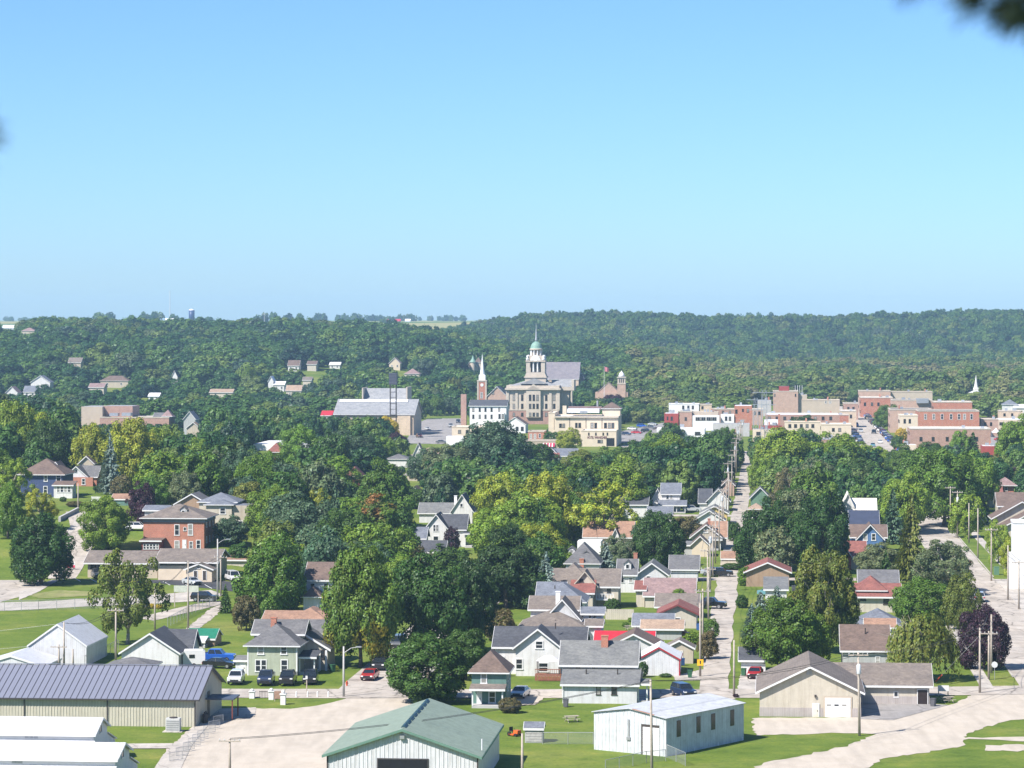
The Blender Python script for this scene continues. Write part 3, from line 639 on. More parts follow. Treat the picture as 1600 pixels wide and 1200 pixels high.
            if kind == 'M': m.prism([(y0, z0), (y0, ze), (y1, zr), (y1, z0)], 'x', x0, x1)
            else:
                n = max(2, int((x1 - x0) / 2.2) + 1)
                for i in range(n):
                    X = x0 + .1 + (x1 - x0 - .2) * i / (n - 1); MB().box(X - .09, X + .09, y0 + .02, y0 + .2, 0, ze).build('post', TR, s.o)
                MB().box(x0, x1, y0, y1, z0, .35).build('porch_floor', WALL['greyw'], s.o)
            k = (zr - ze) / depth
            q.slab([(x0 - o, y0 - o, ze - k * o + tk), (x1 + o, y0 - o, ze - k * o + tk), (x1 + o, y1, zr + tk), (x0 - o, y1, zr + tk)], tk - .01)
            f.box(x0 - o, x1 + o, y0 - o - .05, y0 - o - .005, ze - k * o - .16, ze - k * o + tk - .03)
        elif kind == 'L':       # single slope falling to the right
            zr = s.loc(l, ry, dy)[1]; m.prism([(x0, z0), (x1, z0), (x1, ze), (x0, zr)], 'y', y0, y1); k = (zr - ze) / (x1 - x0); o = ov
            q.slab([(x0, y0 - o, zr + tk), (x1 + o, y0 - o, ze - k * o + tk), (x1 + o, y1 + o, ze - k * o + tk), (x0, y1 + o, zr + tk)], tk - .01)
            f.prism([(x0, zr - .2), (x1 + o, ze - k * o - .2), (x1 + o, ze - k * o + tk - .02), (x0, zr + tk - .02)], 'y', y0 - o - .06, y0 - o - .005)
        if m.v: m.build('wall', W_, s.o)
        ro = q.build('roof', R_, s.o)
        if fascia and f.v: f.build('fascia' if kind != 'P' else 'parapet', (TR if kind != 'P' else (trim or (WALL['stone'] if isinstance(wall, str) and wall.startswith('brick') else W_))), ro)
        s.last = (x0, x1, y0, y1, ze, zr); BOXES.append((s.R.x, s.R.y, s.u.x, s.u.y, s.v.x, s.v.y, x0, x1, y0, y1)); return s
    def win(s, *rects, dy=0.0, dark=False, mull=True):
        for l, t, r, b in rects:
            xa, za = s.loc(l, b, dy); xb, zb = s.loc(r, t, dy); put_window(s.o, (xa + xb) / 2, dy, (za + zb) / 2, xb - xa, zb - za, 0, dark, mull)
        return s
    def door(s, l, t, r, b, dy=0.0, mat=None, name='door', handle=True):
        xa, za = s.loc(l, b, dy); xb, zb = s.loc(r, t, dy); m = MB().box(xa, xb, dy - .05, dy + .02, za, zb)
        o = m.build(name, mat or DOORW, s.o)
        MB().box(xa - .1, xa - .005, dy - .07, dy + .02, za, zb + .1).box(xb + .005, xb + .1, dy - .07, dy + .02, za, zb + .1).box(xa - .005, xb + .005, dy - .07, dy + .02, zb + .005, zb + .1).build('frame', TRIM, o)
        if handle: MB().box(xb - .18, xb - .1, dy - .11, dy - .05, (za + zb) / 2 - .08, (za + zb) / 2 + .08).build('handle', FRAME_B, o)
        return s
    def side(s, n=2, dark=False, rows=None):
        """windows along the visible flank of the last volume"""
        x0, x1, y0, y1, ze, zr = s.last; right = pix(s.R)[0] < 1203
        X, rz = (x1, math.pi / 2) if right else (x0, -math.pi / 2)
        st = rows or max(1, min(3, int((ze + .3) / 2.7)))
        for j in range(st):
            z = (j + .55) * ze / st
            for i in range(n): put_window(s.o, X, y0 + (i + .7) * (y1 - y0) / (n + .4), z, .8, 1.25, rz, dark)
        return s
    def auto(s, n=None, rows=None, w=.85, h=1.3, dark=False):
        """evenly set windows on the front of the last volume"""
        x0, x1, y0, y1, ze, zr = s.last; st = rows or max(1, min(3, int((ze + .3) / 2.6))); n = n or max(1, int((x1 - x0) / 3.2))
        for j in range(st):
            for i in range(n): put_window(s.o, x0 + (x1 - x0) * (i + .5) / n, y0, (j + .56) * ze / st, w, min(h, ze / st * .55), 0, dark)
        return s
    def chim(s, px, top, dy, w=.6, mat=None, ht=2.2):
        x, z = s.loc(px, top, dy); MB().box(x - w / 2, x + w / 2, dy - w / 2, dy + w / 2, z - ht, z).box(x - w / 2 - .06, x + w / 2 + .06, dy - w / 2 - .06, dy + w / 2 + .06, z + .005, z + .12).build('chimney', mat or BRICKC, s.o); return s
    def vent(s, px, py, dy):
        x, z = s.loc(px, py, dy); MB().tube((x, dy, z - .5), (x, dy, z + .35), .09, .09, 8).build('vent_pipe', FRAME_B, s.o); return s
    def dormer(s, l, t, r, b, dy, wall='white', roof='grey', depth=2.6):
        x0, za = s.loc(l, b, dy); x1, zt = s.loc(r, t, dy); ze = za + (zt - za) * .62; xm = (x0 + x1) / 2
        d = MB().prism([(x0, za), (x1, za), (x1, ze), (xm, zt), (x0, ze)], 'y', dy, dy + depth).build('dormer', WALL[wall], s.o)
        q = MB(); q.slab([(x0 - .2, dy - .2, ze), (xm, dy - .2, zt + .1), (xm, dy + depth, zt + .1), (x0 - .2, dy + depth, ze)], .1); q.slab([(xm, dy - .2, zt + .1), (x1 + .2, dy - .2, ze), (x1 + .2, dy + depth, ze), (xm, dy + depth, zt + .1)], .1); q.build('roof', ROOF[roof], d)
        a, b_ = win_meshes((x1 - x0) * .45, (ze - za) * .75); place('window', a, d, (xm, dy, za + (ze - za) * .55)); place('pane', b_, d, (xm, dy - .01, za + (ze - za) * .55)); return s
    def done(s, vis=None):
        b = vis if vis is not None else s.low + (s.base - s.low) * .55
        clear(s.x0, s.top, s.x1, b, s.R.y + 2); FOOT.append((s.R, s)); return s
FOOT = []; BOXES = []
def in_house(x, y, pad=2.5):
    global _BX
    if '_BX' not in globals(): _BX = np.array(BOXES)
    dx = x - _BX[:, 0]; dy = y - _BX[:, 1]; a = dx * _BX[:, 2] + dy * _BX[:, 3]; b = dx * _BX[:, 4] + dy * _BX[:, 5]
    return bool(np.any((a > _BX[:, 6] - pad) & (a < _BX[:, 7] + pad) & (b > _BX[:, 8] - pad) & (b < _BX[:, 9] + pad)))
def box_px(p, w, h):
    s = FPX / p[1]; x, y = pix(p); return x - w * s * .5, y - h * s, x + w * s * .5, y
def blocked(p, w, h, pad=0):
    a, b, c, d = box_px(p, w * .9, h * .97)
    return any(p[1] < q[4] and a < q[2] + pad and c > q[0] - pad and b < q[3] + pad and d > q[1] - pad for q in CLEAR)
# ---------------------------------------------------------------- the fairground and the first houses
STEEL = flat('galvanised_steel', (.45, .46, .47), .4, .12, 2, metal=.6)
def metal_hall():
    h = House('metal_hall', 'long metal hall with lavender grey seamed roof and tan ribbed walls', 'hall', 306, 1136)
    x1 = h.loc(306, 1136)[0]; x0 = h.loc(-100, 1136)[0]; ze = h.loc(200, 1091)[1]; dp = 17.5; ym = dp / 2; zr = h.loc(200, 1041, ym)[1]
    m = MB(); # ribbed front wall, real ribs
    m.prism([(0, -1), (0, ze), (ym, zr), (dp, ze), (dp, -1)], 'x', x0, x1); m.build('wall', WALL['tin2'], h.o)
    r = MB(); x = x0
    while x < x1 - .1: r.box(x, x + .07, -.05, .0, .05, ze - .12); x += .38
    o = r.build('wall_rib', flat('tan_rib', (.52, .49, .4), .5), h.o); o['kind'] = 'stuff'
    k = (zr - ze) / ym; ov = .45; pan = flat('lavender_roof_steel', (.2, .21, .26), .5, .05, .3, metal=.1); seam = flat('dark_seam', (.05, .05, .06), .5)
    rf = MB().slab([(x1 + ov, dp + ov, ze - k * ov + .12), (x0, dp + ov, ze - k * ov + .12), (x0, ym, zr + .12), (x1 + ov, ym, zr + .12)], .1).build('roof', pan, h.o)
    w = .765; n = int((x1 + ov - x0) / w)
    P = MB().slab([(0, -ov, ze - k * ov + .12), (w - .06, -ov, ze - k * ov + .12), (w - .06, ym, zr + .12), (0, ym, zr + .12)], .1).mesh('roof_panel', pan)
    S = MB().slab([(-.06, -ov, ze - k * ov + .17), (0, -ov, ze - k * ov + .17), (0, ym, zr + .17), (-.06, ym, zr + .17)], .14).mesh('roof_seam', seam)
    for i in range(n):
        X = x1 + ov - (i + 1) * w + .06; q = place('roof_panel', P, rf, (X, 0, 0)); place('roof_seam', S, rf, (X, 0, 0))
    MB().box(x0, x1 + ov, -ov - .16, -ov - .01, ze - k * ov - .06, ze - k * ov + .1).build('gutter', TRIM_D, h.o)
    MB().box(x0, x1 + ov, ym - .15, ym + .15, zr + .19, zr + .24).build('ridge_cap', pan, h.o)
    for px in (38, 168, 305): X = h.loc(px, 1100)[0]; MB().box(X - .06, X + .06, -.14, -.055, 0, ze - .1).build('downspout', TRIM_D, h.o)
    f = MB(); f.prism([(-ov, ze - k * ov - .12), (-ov, ze - k * ov + .1), (ym, zr + .1), (dp + ov, ze - k * ov + .1), (dp + ov, ze - k * ov - .12), (ym, zr - .12)], 'x', x1 + ov + .01, x1 + ov + .06); f.build('fascia', TRIM_D, h.o)
    MB().box(x1 + .01, x1 + .06, 7.6, 9.0, 0, 3.4).build('door', FRAME_B, h.o)
    c = MB().box(x1 + .06, x1 + 3.6, 6.2, 10.6, 2.55, 2.75).build('canopy', flat('navy_canopy', (.07, .085, .12), .5), h.o)
    for Y in (6.4, 10.4): MB().box(x1 + 3.3, x1 + 3.45, Y - .08, Y + .08, 0, 2.55).build('post', flat('maroon_post', (.16, .05, .04)), c)
    for Y in (3.2, 4.0): MB().lathe([(.3, 0), (.3, 1.1), (.12, 1.3), (.12, 1.45)], 10, x1 + .5, Y).build('gas_tank', FRAME_B, h.o)
    h.x0 = 0; h.x1 = 366; h.top = 1040; h.low = 1092; h.done(1136)
metal_hall()
def ac_unit(p):
    r = root('air_conditioner', p, 'boxy grey air conditioner on a pad against the metal hall', 'air conditioner', -TH)
    MB().box(-1.2, 1.2, -.9, .9, 0, .08).build('pad', CONC, r); b = MB().box(-.85, .85, -.6, .6, .09, 1.65).build('body', flat('grey_cabinet', (.5, .5, .48), .5), r)
    for i in range(5): MB().box(-.75, .75, -.64, -.601, .25 + i * .26, .38 + i * .26).build('louvre', flat('louvre', (.3, .3, .3), .5), b)
    MB().lathe([(.5, 1.655), (.5, 1.75), (.42, 1.76)], 12).build('fan_guard', FRAME_B, b)
ac_unit(G(271, 1143))
def white_barn(label, ax, ay, r, ey, ry):
    h = House('monitor_barn', label, 'barn', ax, ay)
    h.vol('S', -110, r, ey, ry, 7.0, 0, 'whitew', 'tinw', ov=.35)
    x0, x1, y0, y1, ze, zr = h.last
    for Y0, Y1, s in ((-4.2, -.02, 1), (7.02, 11.2, -1)):
        zt = ze - .75; zb = zt - 1.3
        if s > 0: MB().slab([(x0, Y0 - .3, zb), (x1 + .2, Y0 - .3, zb), (x1 + .2, Y1, zt), (x0, Y1, zt)], .12).build('lean_to_roof', ROOF['tinw'], h.o); MB().prism([(Y0, -1), (Y0, zb - .15), (Y1, zt - .15), (Y1, -1)], 'x', x0, x1).build('lean_to_wall', WALL['whitew'], h.o)
        else: MB().slab([(x0, Y0, zt), (x1 + .2, Y0, zt), (x1 + .2, Y1 + .3, zb), (x0, Y1 + .3, zb)], .12).build('lean_to_roof', ROOF['tinw'], h.o); MB().prism([(Y0, -1), (Y0, zt - .15), (Y1, zb - .15), (Y1, -1)], 'x', x0, x1).build('lean_to_wall', WALL['whitew'], h.o)
    a, b = win_meshes(1.1, .9); o = place('vent_window', a, h.o, (x1, 3.5, ze + .1), math.pi / 2); place('pane', b, o)
    for i in range(3):
        X = h.loc(42 + i * 7 if ay < 1220 else 22 + i * 5, ey + 3)[0]; MB().box(X - .22, X + .22, -.05, .0, ze - .6, ze - .22).build('wall_vent', STEEL, h.o)
    h.done(1200)
white_barn('white barn roof with raised monitor just before the metal hall', 145, 1195, 146, 1145, 1121)
white_barn('nearest white barn roof in the bottom corner', 178, 1240, 180, 1184, 1160)
House('tin_barn', 'tall white tin barn beside the ball field', 'barn', 135, 1041).vol('F', 44, 135, 1009, 976, 13.5, 0, 'tin', 'tinw', ov=.12).done()
House('tin_shed', 'low white tin shed with pale blue roof before the tall barn', 'shed', 69, 1056).vol('F', -36, 69, 1041, 1025, 10, 0, 'tin', 'tinw', ov=.12).done()
House('white_garage', 'white gabled garage with charcoal roof and pole shadow', 'garage', 279, 1046).vol('F', 190, 279, 1019, 990, 10, 0, 'white', 'dark', ov=.35).vol('S', 255, 297, 1016, 984, 7, 6, 'white', 'dark').done()
House('low_shed', 'low grey hipped roof peeking above the metal hall', 'shed', 235, 1064).vol('H', 165, 235, 1041, 1026, 6, 0, 'white', 'grey').done()
House('green_roof_shed', 'small shed with bright green metal roof', 'shed', 335, 1010).vol('S', 291, 335, 998, 983, 6, 0, 'brown', 'greenm', ov=.2).vol('T', 296, 320, 1003, 995, 2.5, -2.6, 'white', 'tinw', ov=.1).done()
# sage house and its neighbour
h = House('sage_house', 'sage green two storey house with white windows and hipped roof', 'house', 464, 1056)
h.vol('H', 387, 464, 1008, 974, 8, 0, 'sage', 'grey', ov=.55).vol('S', 397, 473, 989, 969, 6, 5.5, 'sage', 'grey').side(2)
h.win((403, 1010, 412, 1022), (439, 1010, 448, 1022), (399.5, 1031, 407, 1049), (408.5, 1031, 416, 1049), (439.5, 1031, 449, 1049))
for X, y in ((h.loc(387.4, 1050)[0], 0), (h.loc(463.6, 1050)[0], 0)): MB().box(X - .09, X + .09, -.04, .05, 0, h.loc(420, 1008)[1] - .2).build('corner_board', TRIM, h.o)
h.chim(428, 966, 7, .8, None, 2); h.vent(430, 977, 3.5)
h.vol('T', 467, 492, 1027, 1017, 4.5, 1.2, 'sage', 'dark', ov=.3)
h.vol('M', 368, 386.5, 1032, 1025, 3, 2, 'white2', 'lgrey', ov=.3); h.door(376, 1034, 383, 1053, 2); h.done(1056)
h = House('cream_house', 'cream house with broad sloping porch gable and flag', 'house', 511, 1047)
h.vol('L', 475.5, 512, 1012, 990, 7, 0, 'cream', 'grey', ov=.5).vol('S', 458, 505, 989, 969, 8, 7.2, 'tan', 'grey')
h.win((486, 1015, 495, 1028), (498, 1016, 507, 1029), dy=0, dark=True)
for px in (501, 511): X = h.loc(px, 1030)[0]; MB().box(X - .14, X + .14, -1.0, -.75, 0, 2.9).build('post', TRIM, h.o)
h.done(1044)
House('terracotta_roof_house', 'house with long terracotta shingle roof behind the sage house', 'house', 505, 1006).vol('S', 411, 505, 972, 955, 9, 0, 'white', 'terra').vol('H', 458, 505, 966, 948, 8, 1.5, 'white', 'terra').done(972)
House('brown_roof_house', 'tall white house with brown roof half hidden by the yellowing maple', 'house', 515, 962).vol('S', 478, 520, 905, 879, 9, 0, 'white', 'brown').auto(2).vol('H', 474, 500, 932, 915, 4, -4.5, 'white', 'brown').done(930)
h = House('teal_house', 'teal house with brown hipped roof and white window frames', 'house', 791, 1104)
h.vol('H', 737, 791, 1050, 1015, 7, 0, 'teal', 'brown', ov=.45).win((752, 1053, 760, 1067), (764, 1081, 774, 1098)).side(2)
h.vol('T', 737, 786, 1077, 1070, 2, -2, 'teal', 'taupe', ov=.3); h.door(746, 1082, 752, 1101); h.done(1100)
# the green barn
h = House('green_roof_barn', 'white ribbed barn with broad sage green metal roof and open door', 'barn', 747, 1240)
gm = siding('sage_roof_sheet', (.24, .30, .235), .35, True, .1, .6, .0)
h.vol('F', 511, 747, 1180, 1140, 25, 0, 'tin', gm, ov=.45, trim=flat('sage_trim', (.12, .22, .17)))
x0, x1, y0, y1, ze, zr = h.last; xm = (x0 + x1) / 2
r = MB(); x = x0 + .2
while x < x1 - .2: zt = ze + (zr - ze) * (1 - abs(x - xm) / (x1 - xm)) - .3; r.box(x, x + .06, -.045, .0, .05, zt); x += .45
o = r.build('wall_rib', flat('white_rib', (.6, .61, .62), .5), h.o); o['kind'] = 'stuff'
dx0 = h.loc(591, 1190)[0]; dx1 = h.loc(668, 1190)[0]; dz = h.loc(630, 1187)[1]
MB().box(dx0, dx1, -.06, .0, 0, dz).build('door', flat('painted_doorway_dark', (.012, .013, .016), .9), h.o)  # near-black panel on the solid wall paints in the unlit barn interior
MB().box(dx0 - .12, dx0, -.09, 0, 0, dz).box(dx1, dx1 + .12, -.09, 0, 0, dz).box(dx0 - .12, dx1 + .12, -.09, 0, dz, dz + .14).build('door_frame', TRIM_D, h.o)
for i in range(8):
    Y = .9 + i * 2.9; MB().prism([(xm - .28, zr + .1), (xm + .28, zr + .1), (xm + .1, zr + .34), (xm - .1, zr + .34)], 'y', Y, Y + 2.1).build('ridge_vent', flat('dark_teal_vent', (.03, .07, .09), .5), h.o)
MB().box(xm - .25, xm + .25, -.35, -.05, zr - .95, zr - .6).build('flood_lamp', STEEL, h.o); MB().tube((h.loc(749, 1160)[0], 3, ze + .2), (h.loc(749, 1160)[0], 3, ze + 1.4), .08).build('flue', TRIM, h.o)
for X in (x0 + .05, x1 - .05): MB().box(X - .08, X + .08, -.1, -.05, 0, ze - .1).build('downspout', FRAME_B, h.o)
h.done(1200)
# white houses in the middle
h = House('gabled_house', 'white clapboard house with slate dark roof and front gable behind the deck', 'house', 876, 1054)
h.vol('S', 773, 912, 1010, 980, 9, 0, 'white', 'dark').side(2).vol('F', 806, 875, 1010, 983, 6, -2.2, 'white', 'dark', ov=.45)
h.win((837, 1002, 848, 1013), (806.5, 1030, 816, 1045), (842, 1036, 856, 1049), dy=-2.2); h.win((780, 1026, 788, 1040)); h.vent(868, 977, 2)
h.done(1050)
h = House('pale_house', 'pale blue white two tier house with light grey roofs beside the lawn', 'house', 995, 1100)
h.vol('M', 880, 995, 1069, 1046, 5, 0, 'white2', 'lgrey', ov=.4).win((932, 1071, 938, 1085), (956, 1071, 963, 1085), dark=True)
h.vol('S', 878, 993, 1037, 1002, 7.5, 5.02, 'white2', 'lgrey').win((900, 1038, 906, 1044.5), (925, 1038, 930, 1044.5), dy=5.02, dark=True)
h.chim(945, 994, 8, .9, BRICKC, 2); h.vent(916, 1050, 3); h.vent(965, 1050, 3)
h.vol('T', 996, 1012, 1069, 1064, 4, .6, 'white2', 'lgrey', ov=.3); MB().box(h.loc(881, 1080)[0] - .16, h.loc(881, 1080)[0] - .05, -.12, 0, 0, 2.6).build('downspout', TRIM, h.o); h.done(1100)
h = House('hip_roof_house', 'broad taupe hipped roof house with small white gable', 'house', 912, 1013)
h.vol('H', 813, 912, 979, 951, 10, 0, 'white2', 'taupe').vol('F', 852, 905, 966, 937, 6, 4, 'white2', 'taupe').vol('S', 829, 902, 951, 932, 6, 9, 'white', 'taupe')
h.chim(872, 925, 10, .7, flat('white_stack', (.75, .75, .74)), 2.6); h.vent(851, 968, 4); h.vent(868, 972, 1.5); h.vol('S', 917, 939, 977, 968, 3.5, 1, 'white2', 'taupe').vol('S', 911, 941, 958, 949, 4, 8, 'white2', 'slate').win((920, 960, 924, 966), (927, 960, 931, 966), dy=8); h.done(985)
h = House('blue_grey_roof_house', 'white house with big blue grey hipped roof above the taupe roof', 'house', 913, 969)
h.vol('H', 843, 913, 940, 910, 10, 0, 'white', 'slate').vol('S', 840, 880, 932, 910, 8, 3, 'white', 'slate').vent(867, 918, 3).done(952)
h = House('tan_roof_house', 'large cream house with brown gables and balcony', 'house', 965, 951)
h.vol('S', 851, 966, 915, 889, 9, 0, 'cream', 'taupe').side(2).vol('H', 872, 917, 905, 879, 9, 2, 'cream', 'taupe').vol('F', 897, 931, 913, 893, 5, -1.4, 'cream', 'taupe', trim=WALL['cream'])
h.win((905.5, 905, 911, 909), dy=-1.4, dark=True); h.win((949, 917, 954, 927), dark=True); h.chim(893, 897, 5, .8, flat('white_stack', (.75, .75, .74)), 1.6); h.vol('M', 893, 926, 926, 907, 5, -5, 'cream', 'maroon')
MB().box(h.loc(933, 933)[0], h.loc(960, 933)[0], -2.2, -.02, h.loc(940, 935)[1] - .15, h.loc(940, 935)[1]).build('balcony_floor', TRIM, h.o)
bz = h.loc(940, 935)[1]
for i in range(7): X = h.loc(933 + i * 4.4, 933)[0]; MB().box(X - .05, X + .05, -2.2, -2.1, bz + .005, bz + .9).build('baluster', TRIM, h.o)
MB().box(h.loc(933, 933)[0], h.loc(960, 933)[0], -2.22, -2.08, bz + .905, bz + 1).build('handrail', TRIM, h.o)
X = h.loc(957, 933)[0]; MB().box(X - .09, X + .09, -2.15, -1.97, -.5, bz - .16).build('post', TRIM, h.o); h.done(948)
h = House('dormer_house', 'grey roofed house with white dormers behind the blue spruce', 'house', 936, 908).vol('H', 884, 936, 880, 847, 10, 0, 'white', 'grey').dormer(911, 861, 922, 873, 1.5).dormer(888, 855, 898, 865, 4).chim(909, 874, 0, .8).done(880)
h = House('narrow_house', 'narrow white house with dark roof and gable dormer', 'house', 993, 926).vol('S', 966, 993, 897, 874, 8, 0, 'white', 'grey').dormer(975, 876, 986, 890, 1).win((970, 902, 975, 910), (983, 902, 988, 910)).side(2).chim(993, 865, 5, .7).done(922)
House('grey_gable_house', 'small grey gabled house with light roof rim', 'house', 1041, 918).vol('F', 996, 1041, 896, 880, 9, 0, 'white2', 'lgrey', ov=.6).win((1010, 900, 1016, 907)).done(905)
h = House('mauve_roof_house', 'low house with faded mauve roof beside the alley grass', 'house', 1084, 950).vol('S', 1008, 1084, 930, 904, 9, 0, 'cream', 'mauve').vol('S', 994, 1007, 921, 908, 7, 1, 'cream', 'maroon').side(2).done(935)
House('long_grey_garage', 'grey brown roofed garage behind the round bush', 'garage', 1090, 966).vol('S', 1026, 1090, 947, 928, 7, 0, 'cream', 'taupe').side(1).done(950)
h = House('cream_garage', 'cream garage with maroon gable roof', 'garage', 1088, 982).vol('F', 1030, 1088, 958, 945, 9, 0, 'cream', 'maroon', ov=.5, trim=WALL['maroon']).win((1054, 966, 1063, 969)); h.done(981)
House('slate_garage', 'dark roofed garage left of the cream garage', 'garage', 1050, 989).vol('S', 991, 1050, 976, 959, 5, 0, 'grey', 'slate').done(980)
House('weathered_garage', 'weathered grey board garage with tan roof by the maroon car', 'garage', 1065, 1000).vol('S', 1004, 1065, 982, 969, 6, 0, 'grey', 'tan').done(997)
House('red_roof_shed', 'shed with vivid red metal roof', 'shed', 1021, 1018).vol('S', 930, 1021, 1001, 987, 5, 0, 'white', 'redm', ov=.25).done(1001)
House('brown_gable_garage', 'garage with brown gable roof behind the white garage', 'garage', 1030, 1032).vol('F', 950, 1030, 1011, 991, 9, 0, 'white2', 'brown').done(1016)
h = House('white_tin_garage', 'white tin garage with dark red trim', 'garage', 1062, 1056).vol('F', 997, 1062, 1030, 1012, 8, 0, 'tin', 'white', ov=.15, trim=TRIM_R)
x0, x1, y0, y1, ze, zr = h.last; MB().box(x1 - .12, x1 + .05, -.04, .05, 0, ze).build('corner_trim', TRIM_R, h.o); MB().box(x0 - .05, x0 + .12, -.04, .05, 0, ze).build('corner_trim', TRIM_R, h.o); MB().box(-7, -4.5, -.05, 0, 0, 2.1).build('sliding_door', TRIM, h.o); h.done(1056)
House('tan_shed', 'little tan garden shed with gable roof by the alley', 'shed', 1083, 1037).vol('F', 1040, 1083, 1012, 1001, 4, 0, 'tan', 'taupe', ov=.3).door(1055, 1018, 1066, 1036, mat=WALL['tan']).done(1037)
# tin shed standing askew
A_, B_ = G(928, 1171), G(1041, 1182.5)
h = House('tin_workshop', 'weathered white tin shed with roll door and four dark side windows', 'shed', 0, 0, p=A_, rot=0)
ang = math.atan2(B_.y - A_.y, B_.x - A_.x); h.o.rotation_euler = (0, 0, ang); L_ = (B_ - A_).length; Cq = G(1177, 1158); DP = (Cq - B_).length; Ht = 4.35
m = MB().prism([(0, .0), (L_, .0), (L_, Ht), (L_ / 2, Ht + .75), (0, Ht)], 'y', 0, DP); tw = siding('weathered_tin', (.61, .64, .66), .5, True, .12, .5); m.build('wall', tw, h.o)
q = MB(); rs = siding('pale_roof_sheet', (.56, .575, .585), .6, False, .12, .45); rust = flat('rusty_strip', (.38, .2, .14), .8, .2, 2)
q.slab([(-.2, -.25, Ht + .08), (L_ / 2, -.25, Ht + .86), (L_ / 2, DP + .25, Ht + .86), (-.2, DP + .25, Ht + .08)], .07); q.slab([(L_ / 2, -.25, Ht + .86), (L_ + .2, -.25, Ht + .08), (L_ + .2, DP + .25, Ht + .08), (L_ / 2, DP + .25, Ht + .86)], .07)
ro = q.build('roof', rs, h.o); MB().slab([(L_ * .55, -.28, Ht + .82), (L_ * .85, -.28, Ht + .36), (L_ * .85, -.05, Ht + .36), (L_ * .55, -.05, Ht + .82)], .05).build('rust_strip', rust, ro)
r = MB(); x = .1
while x < L_: zt = Ht + .75 * (1 - abs(x - L_ / 2) / (L_ / 2)); r.box(x, x + .09, -.04, 0, .1, zt - .05); x += .5
o = r.build('wall_rib', tw, h.o); o['kind'] = 'stuff'
dx = L_ * .66; MB().box(dx, dx + 2.5, -.05, .0, 0, 3.5).build('door_frame', FRAME_B, h.o); dr = MB()
for i in range(7): MB().box(dx + .25, dx + 2.5, -.09, -.055, i * .46, i * .46 + .44).build('door_slat', DOORW, h.o)
for i, t in enumerate((.13, .38, .57, .82)): MB().box(L_, L_ + .04, DP * t, DP * t + .85, 2.0, 3.9).build('window', flat('brown_glass', (.06, .055, .045), .15), h.o)
for t in (.35, .66, .98): MB().box(L_ - .1, L_ + .05, DP * t - .1, DP * t + .1, -.3, .4).build('post', TRIM, h.o)
MB().box(L_ * .48, L_ * .5, -.1, -.045, 1.8, 3.9).build('conduit', STEEL, h.o); MB().box(L_ * .465, L_ * .515, -.16, -.045, 1.5, 1.85).build('meter_box', STEEL, h.o)
h.x0, h.x1, h.top, h.low = 926, 1178, 1090, 1120; h.done(1182)
h = House('wooden_hut', 'small weathered grey plank hut with slanting roof on the lawn', 'hut', 848, 1161); h.vol('S', 820, 848, 1138, 1129, 2.2, 0, 'grey', 'slate', ov=.15)
for i in range(5): MB().box(h.last[0] + .1, h.last[1] - .1, -.05, -.004, .15 + i * .32, .42 + i * .32).build('plank', flat('grey_plank', (.4, .39, .37), .85, .2, 3), h.o)
h.done(1160)
# cream workshop at the right
h = House('cream_workshop', 'cream clapboard workshop with big front gable, white roll door and long wing', 'workshop', 1345, 1121)
h.vol('F', 1187, 1345, 1080, 1042, 17, 0, 'cream', 'taupe', ov=.5)
x0, x1, y0, y1, ze, zr = h.last; MB().box(x0 - .03, x1 + .03, -.06, -.004, -.2, 1.15).build('wainscot', siding('grey_ribbed_band', (.42, .38, .36), .3, True), h.o)
h.door(1270.5, 1100, 1279, 1121, -.08, flat('cream_door', (.66, .6, .5))); xa = h.loc(1289, 1100)[0]; xb = h.loc(1329, 1100)[0]; zt = h.loc(1300, 1090)[1]
MB().box(xa - .18, xb + .18, -.1, -.065, 0, zt + .18).build('door_frame', WALL['taupe'], h.o)
for i in range(4): MB().box(xa, xb, -.15, -.105, i * zt / 4 + .01, (i + 1) * zt / 4 - .01).build('door_panel', DOORW, h.o)
for px in (1295, 1307, 1319): X = h.loc(px, 1100)[0]; MB().box(X - .27, X + .27, -.17, -.155, zt * .62 - .09, zt * .62 + .1).build('door_pane', glass(), h.o)
MB().box(h.loc(1260, 1050)[0], h.loc(1269, 1050)[0], -.06, 0, h.loc(1264, 1054)[1], h.loc(1264, 1046)[1]).build('gable_vent', WALL['grey'], h.o); X = h.loc(1274, 1087)[0]; MB().box(X - .12, X + .12, -.25, -.01, 2.5, 2.8).build('wall_lamp', FRAME_B, h.o)
h.vol('S', 1300, 1452, 1069, 1037, 9.5, 13.5, 'cream', 'taupe', ov=.5); a0, a1, b0, b1, ze2, zr2 = h.last
MB().box(x1 + .04, a1 + .03, b0 - .06, b0 - .004, -.2, 1.05).build('wainscot', siding('grey_ribbed_band', (.42, .38, .36), .3, True), h.o)
h.win((1397, 1081, 1403, 1089), dy=13.5); h.door(1434, 1078, 1449, 1100, 13.42, flat('dark_bronze_door', (.035, .025, .025), .3)); h.done(1121)
h = House('grey_cottage', 'grey house with dusky brown roof behind the workshop', 'house', 1388, 1052).vol('S', 1317, 1388, 1015, 977, 10, 0, 'grey', 'brown').win((1368, 1026, 1375, 1037)); h.vent(1352, 985, 3); h.done(1038)
House('blue_roof_house', 'house with blue grey hip roof among the trees behind the grey cottage', 'house', 1406, 1003).vol('H', 1340, 1406, 976, 951, 9, 0, 'white', 'slate').vol('S', 1354, 1397, 979, 967, 4, -4.2, 'white', 'terra').done(975)
h = House('maroon_roof_house', 'cream house with spreading maroon roof', 'house', 1404, 957).vol('S', 1340, 1404, 931, 912, 9, 0, 'cream', 'maroon', ov=.6).vol('H', 1341, 1383, 922, 900, 8, 1, 'cream', 'maroon').win((1345, 933, 1352, 938), (1381, 932, 1388, 944), dark=True).vol('S', 1344, 1402, 912, 891, 8, 12, 'white', 'grey').done(950)
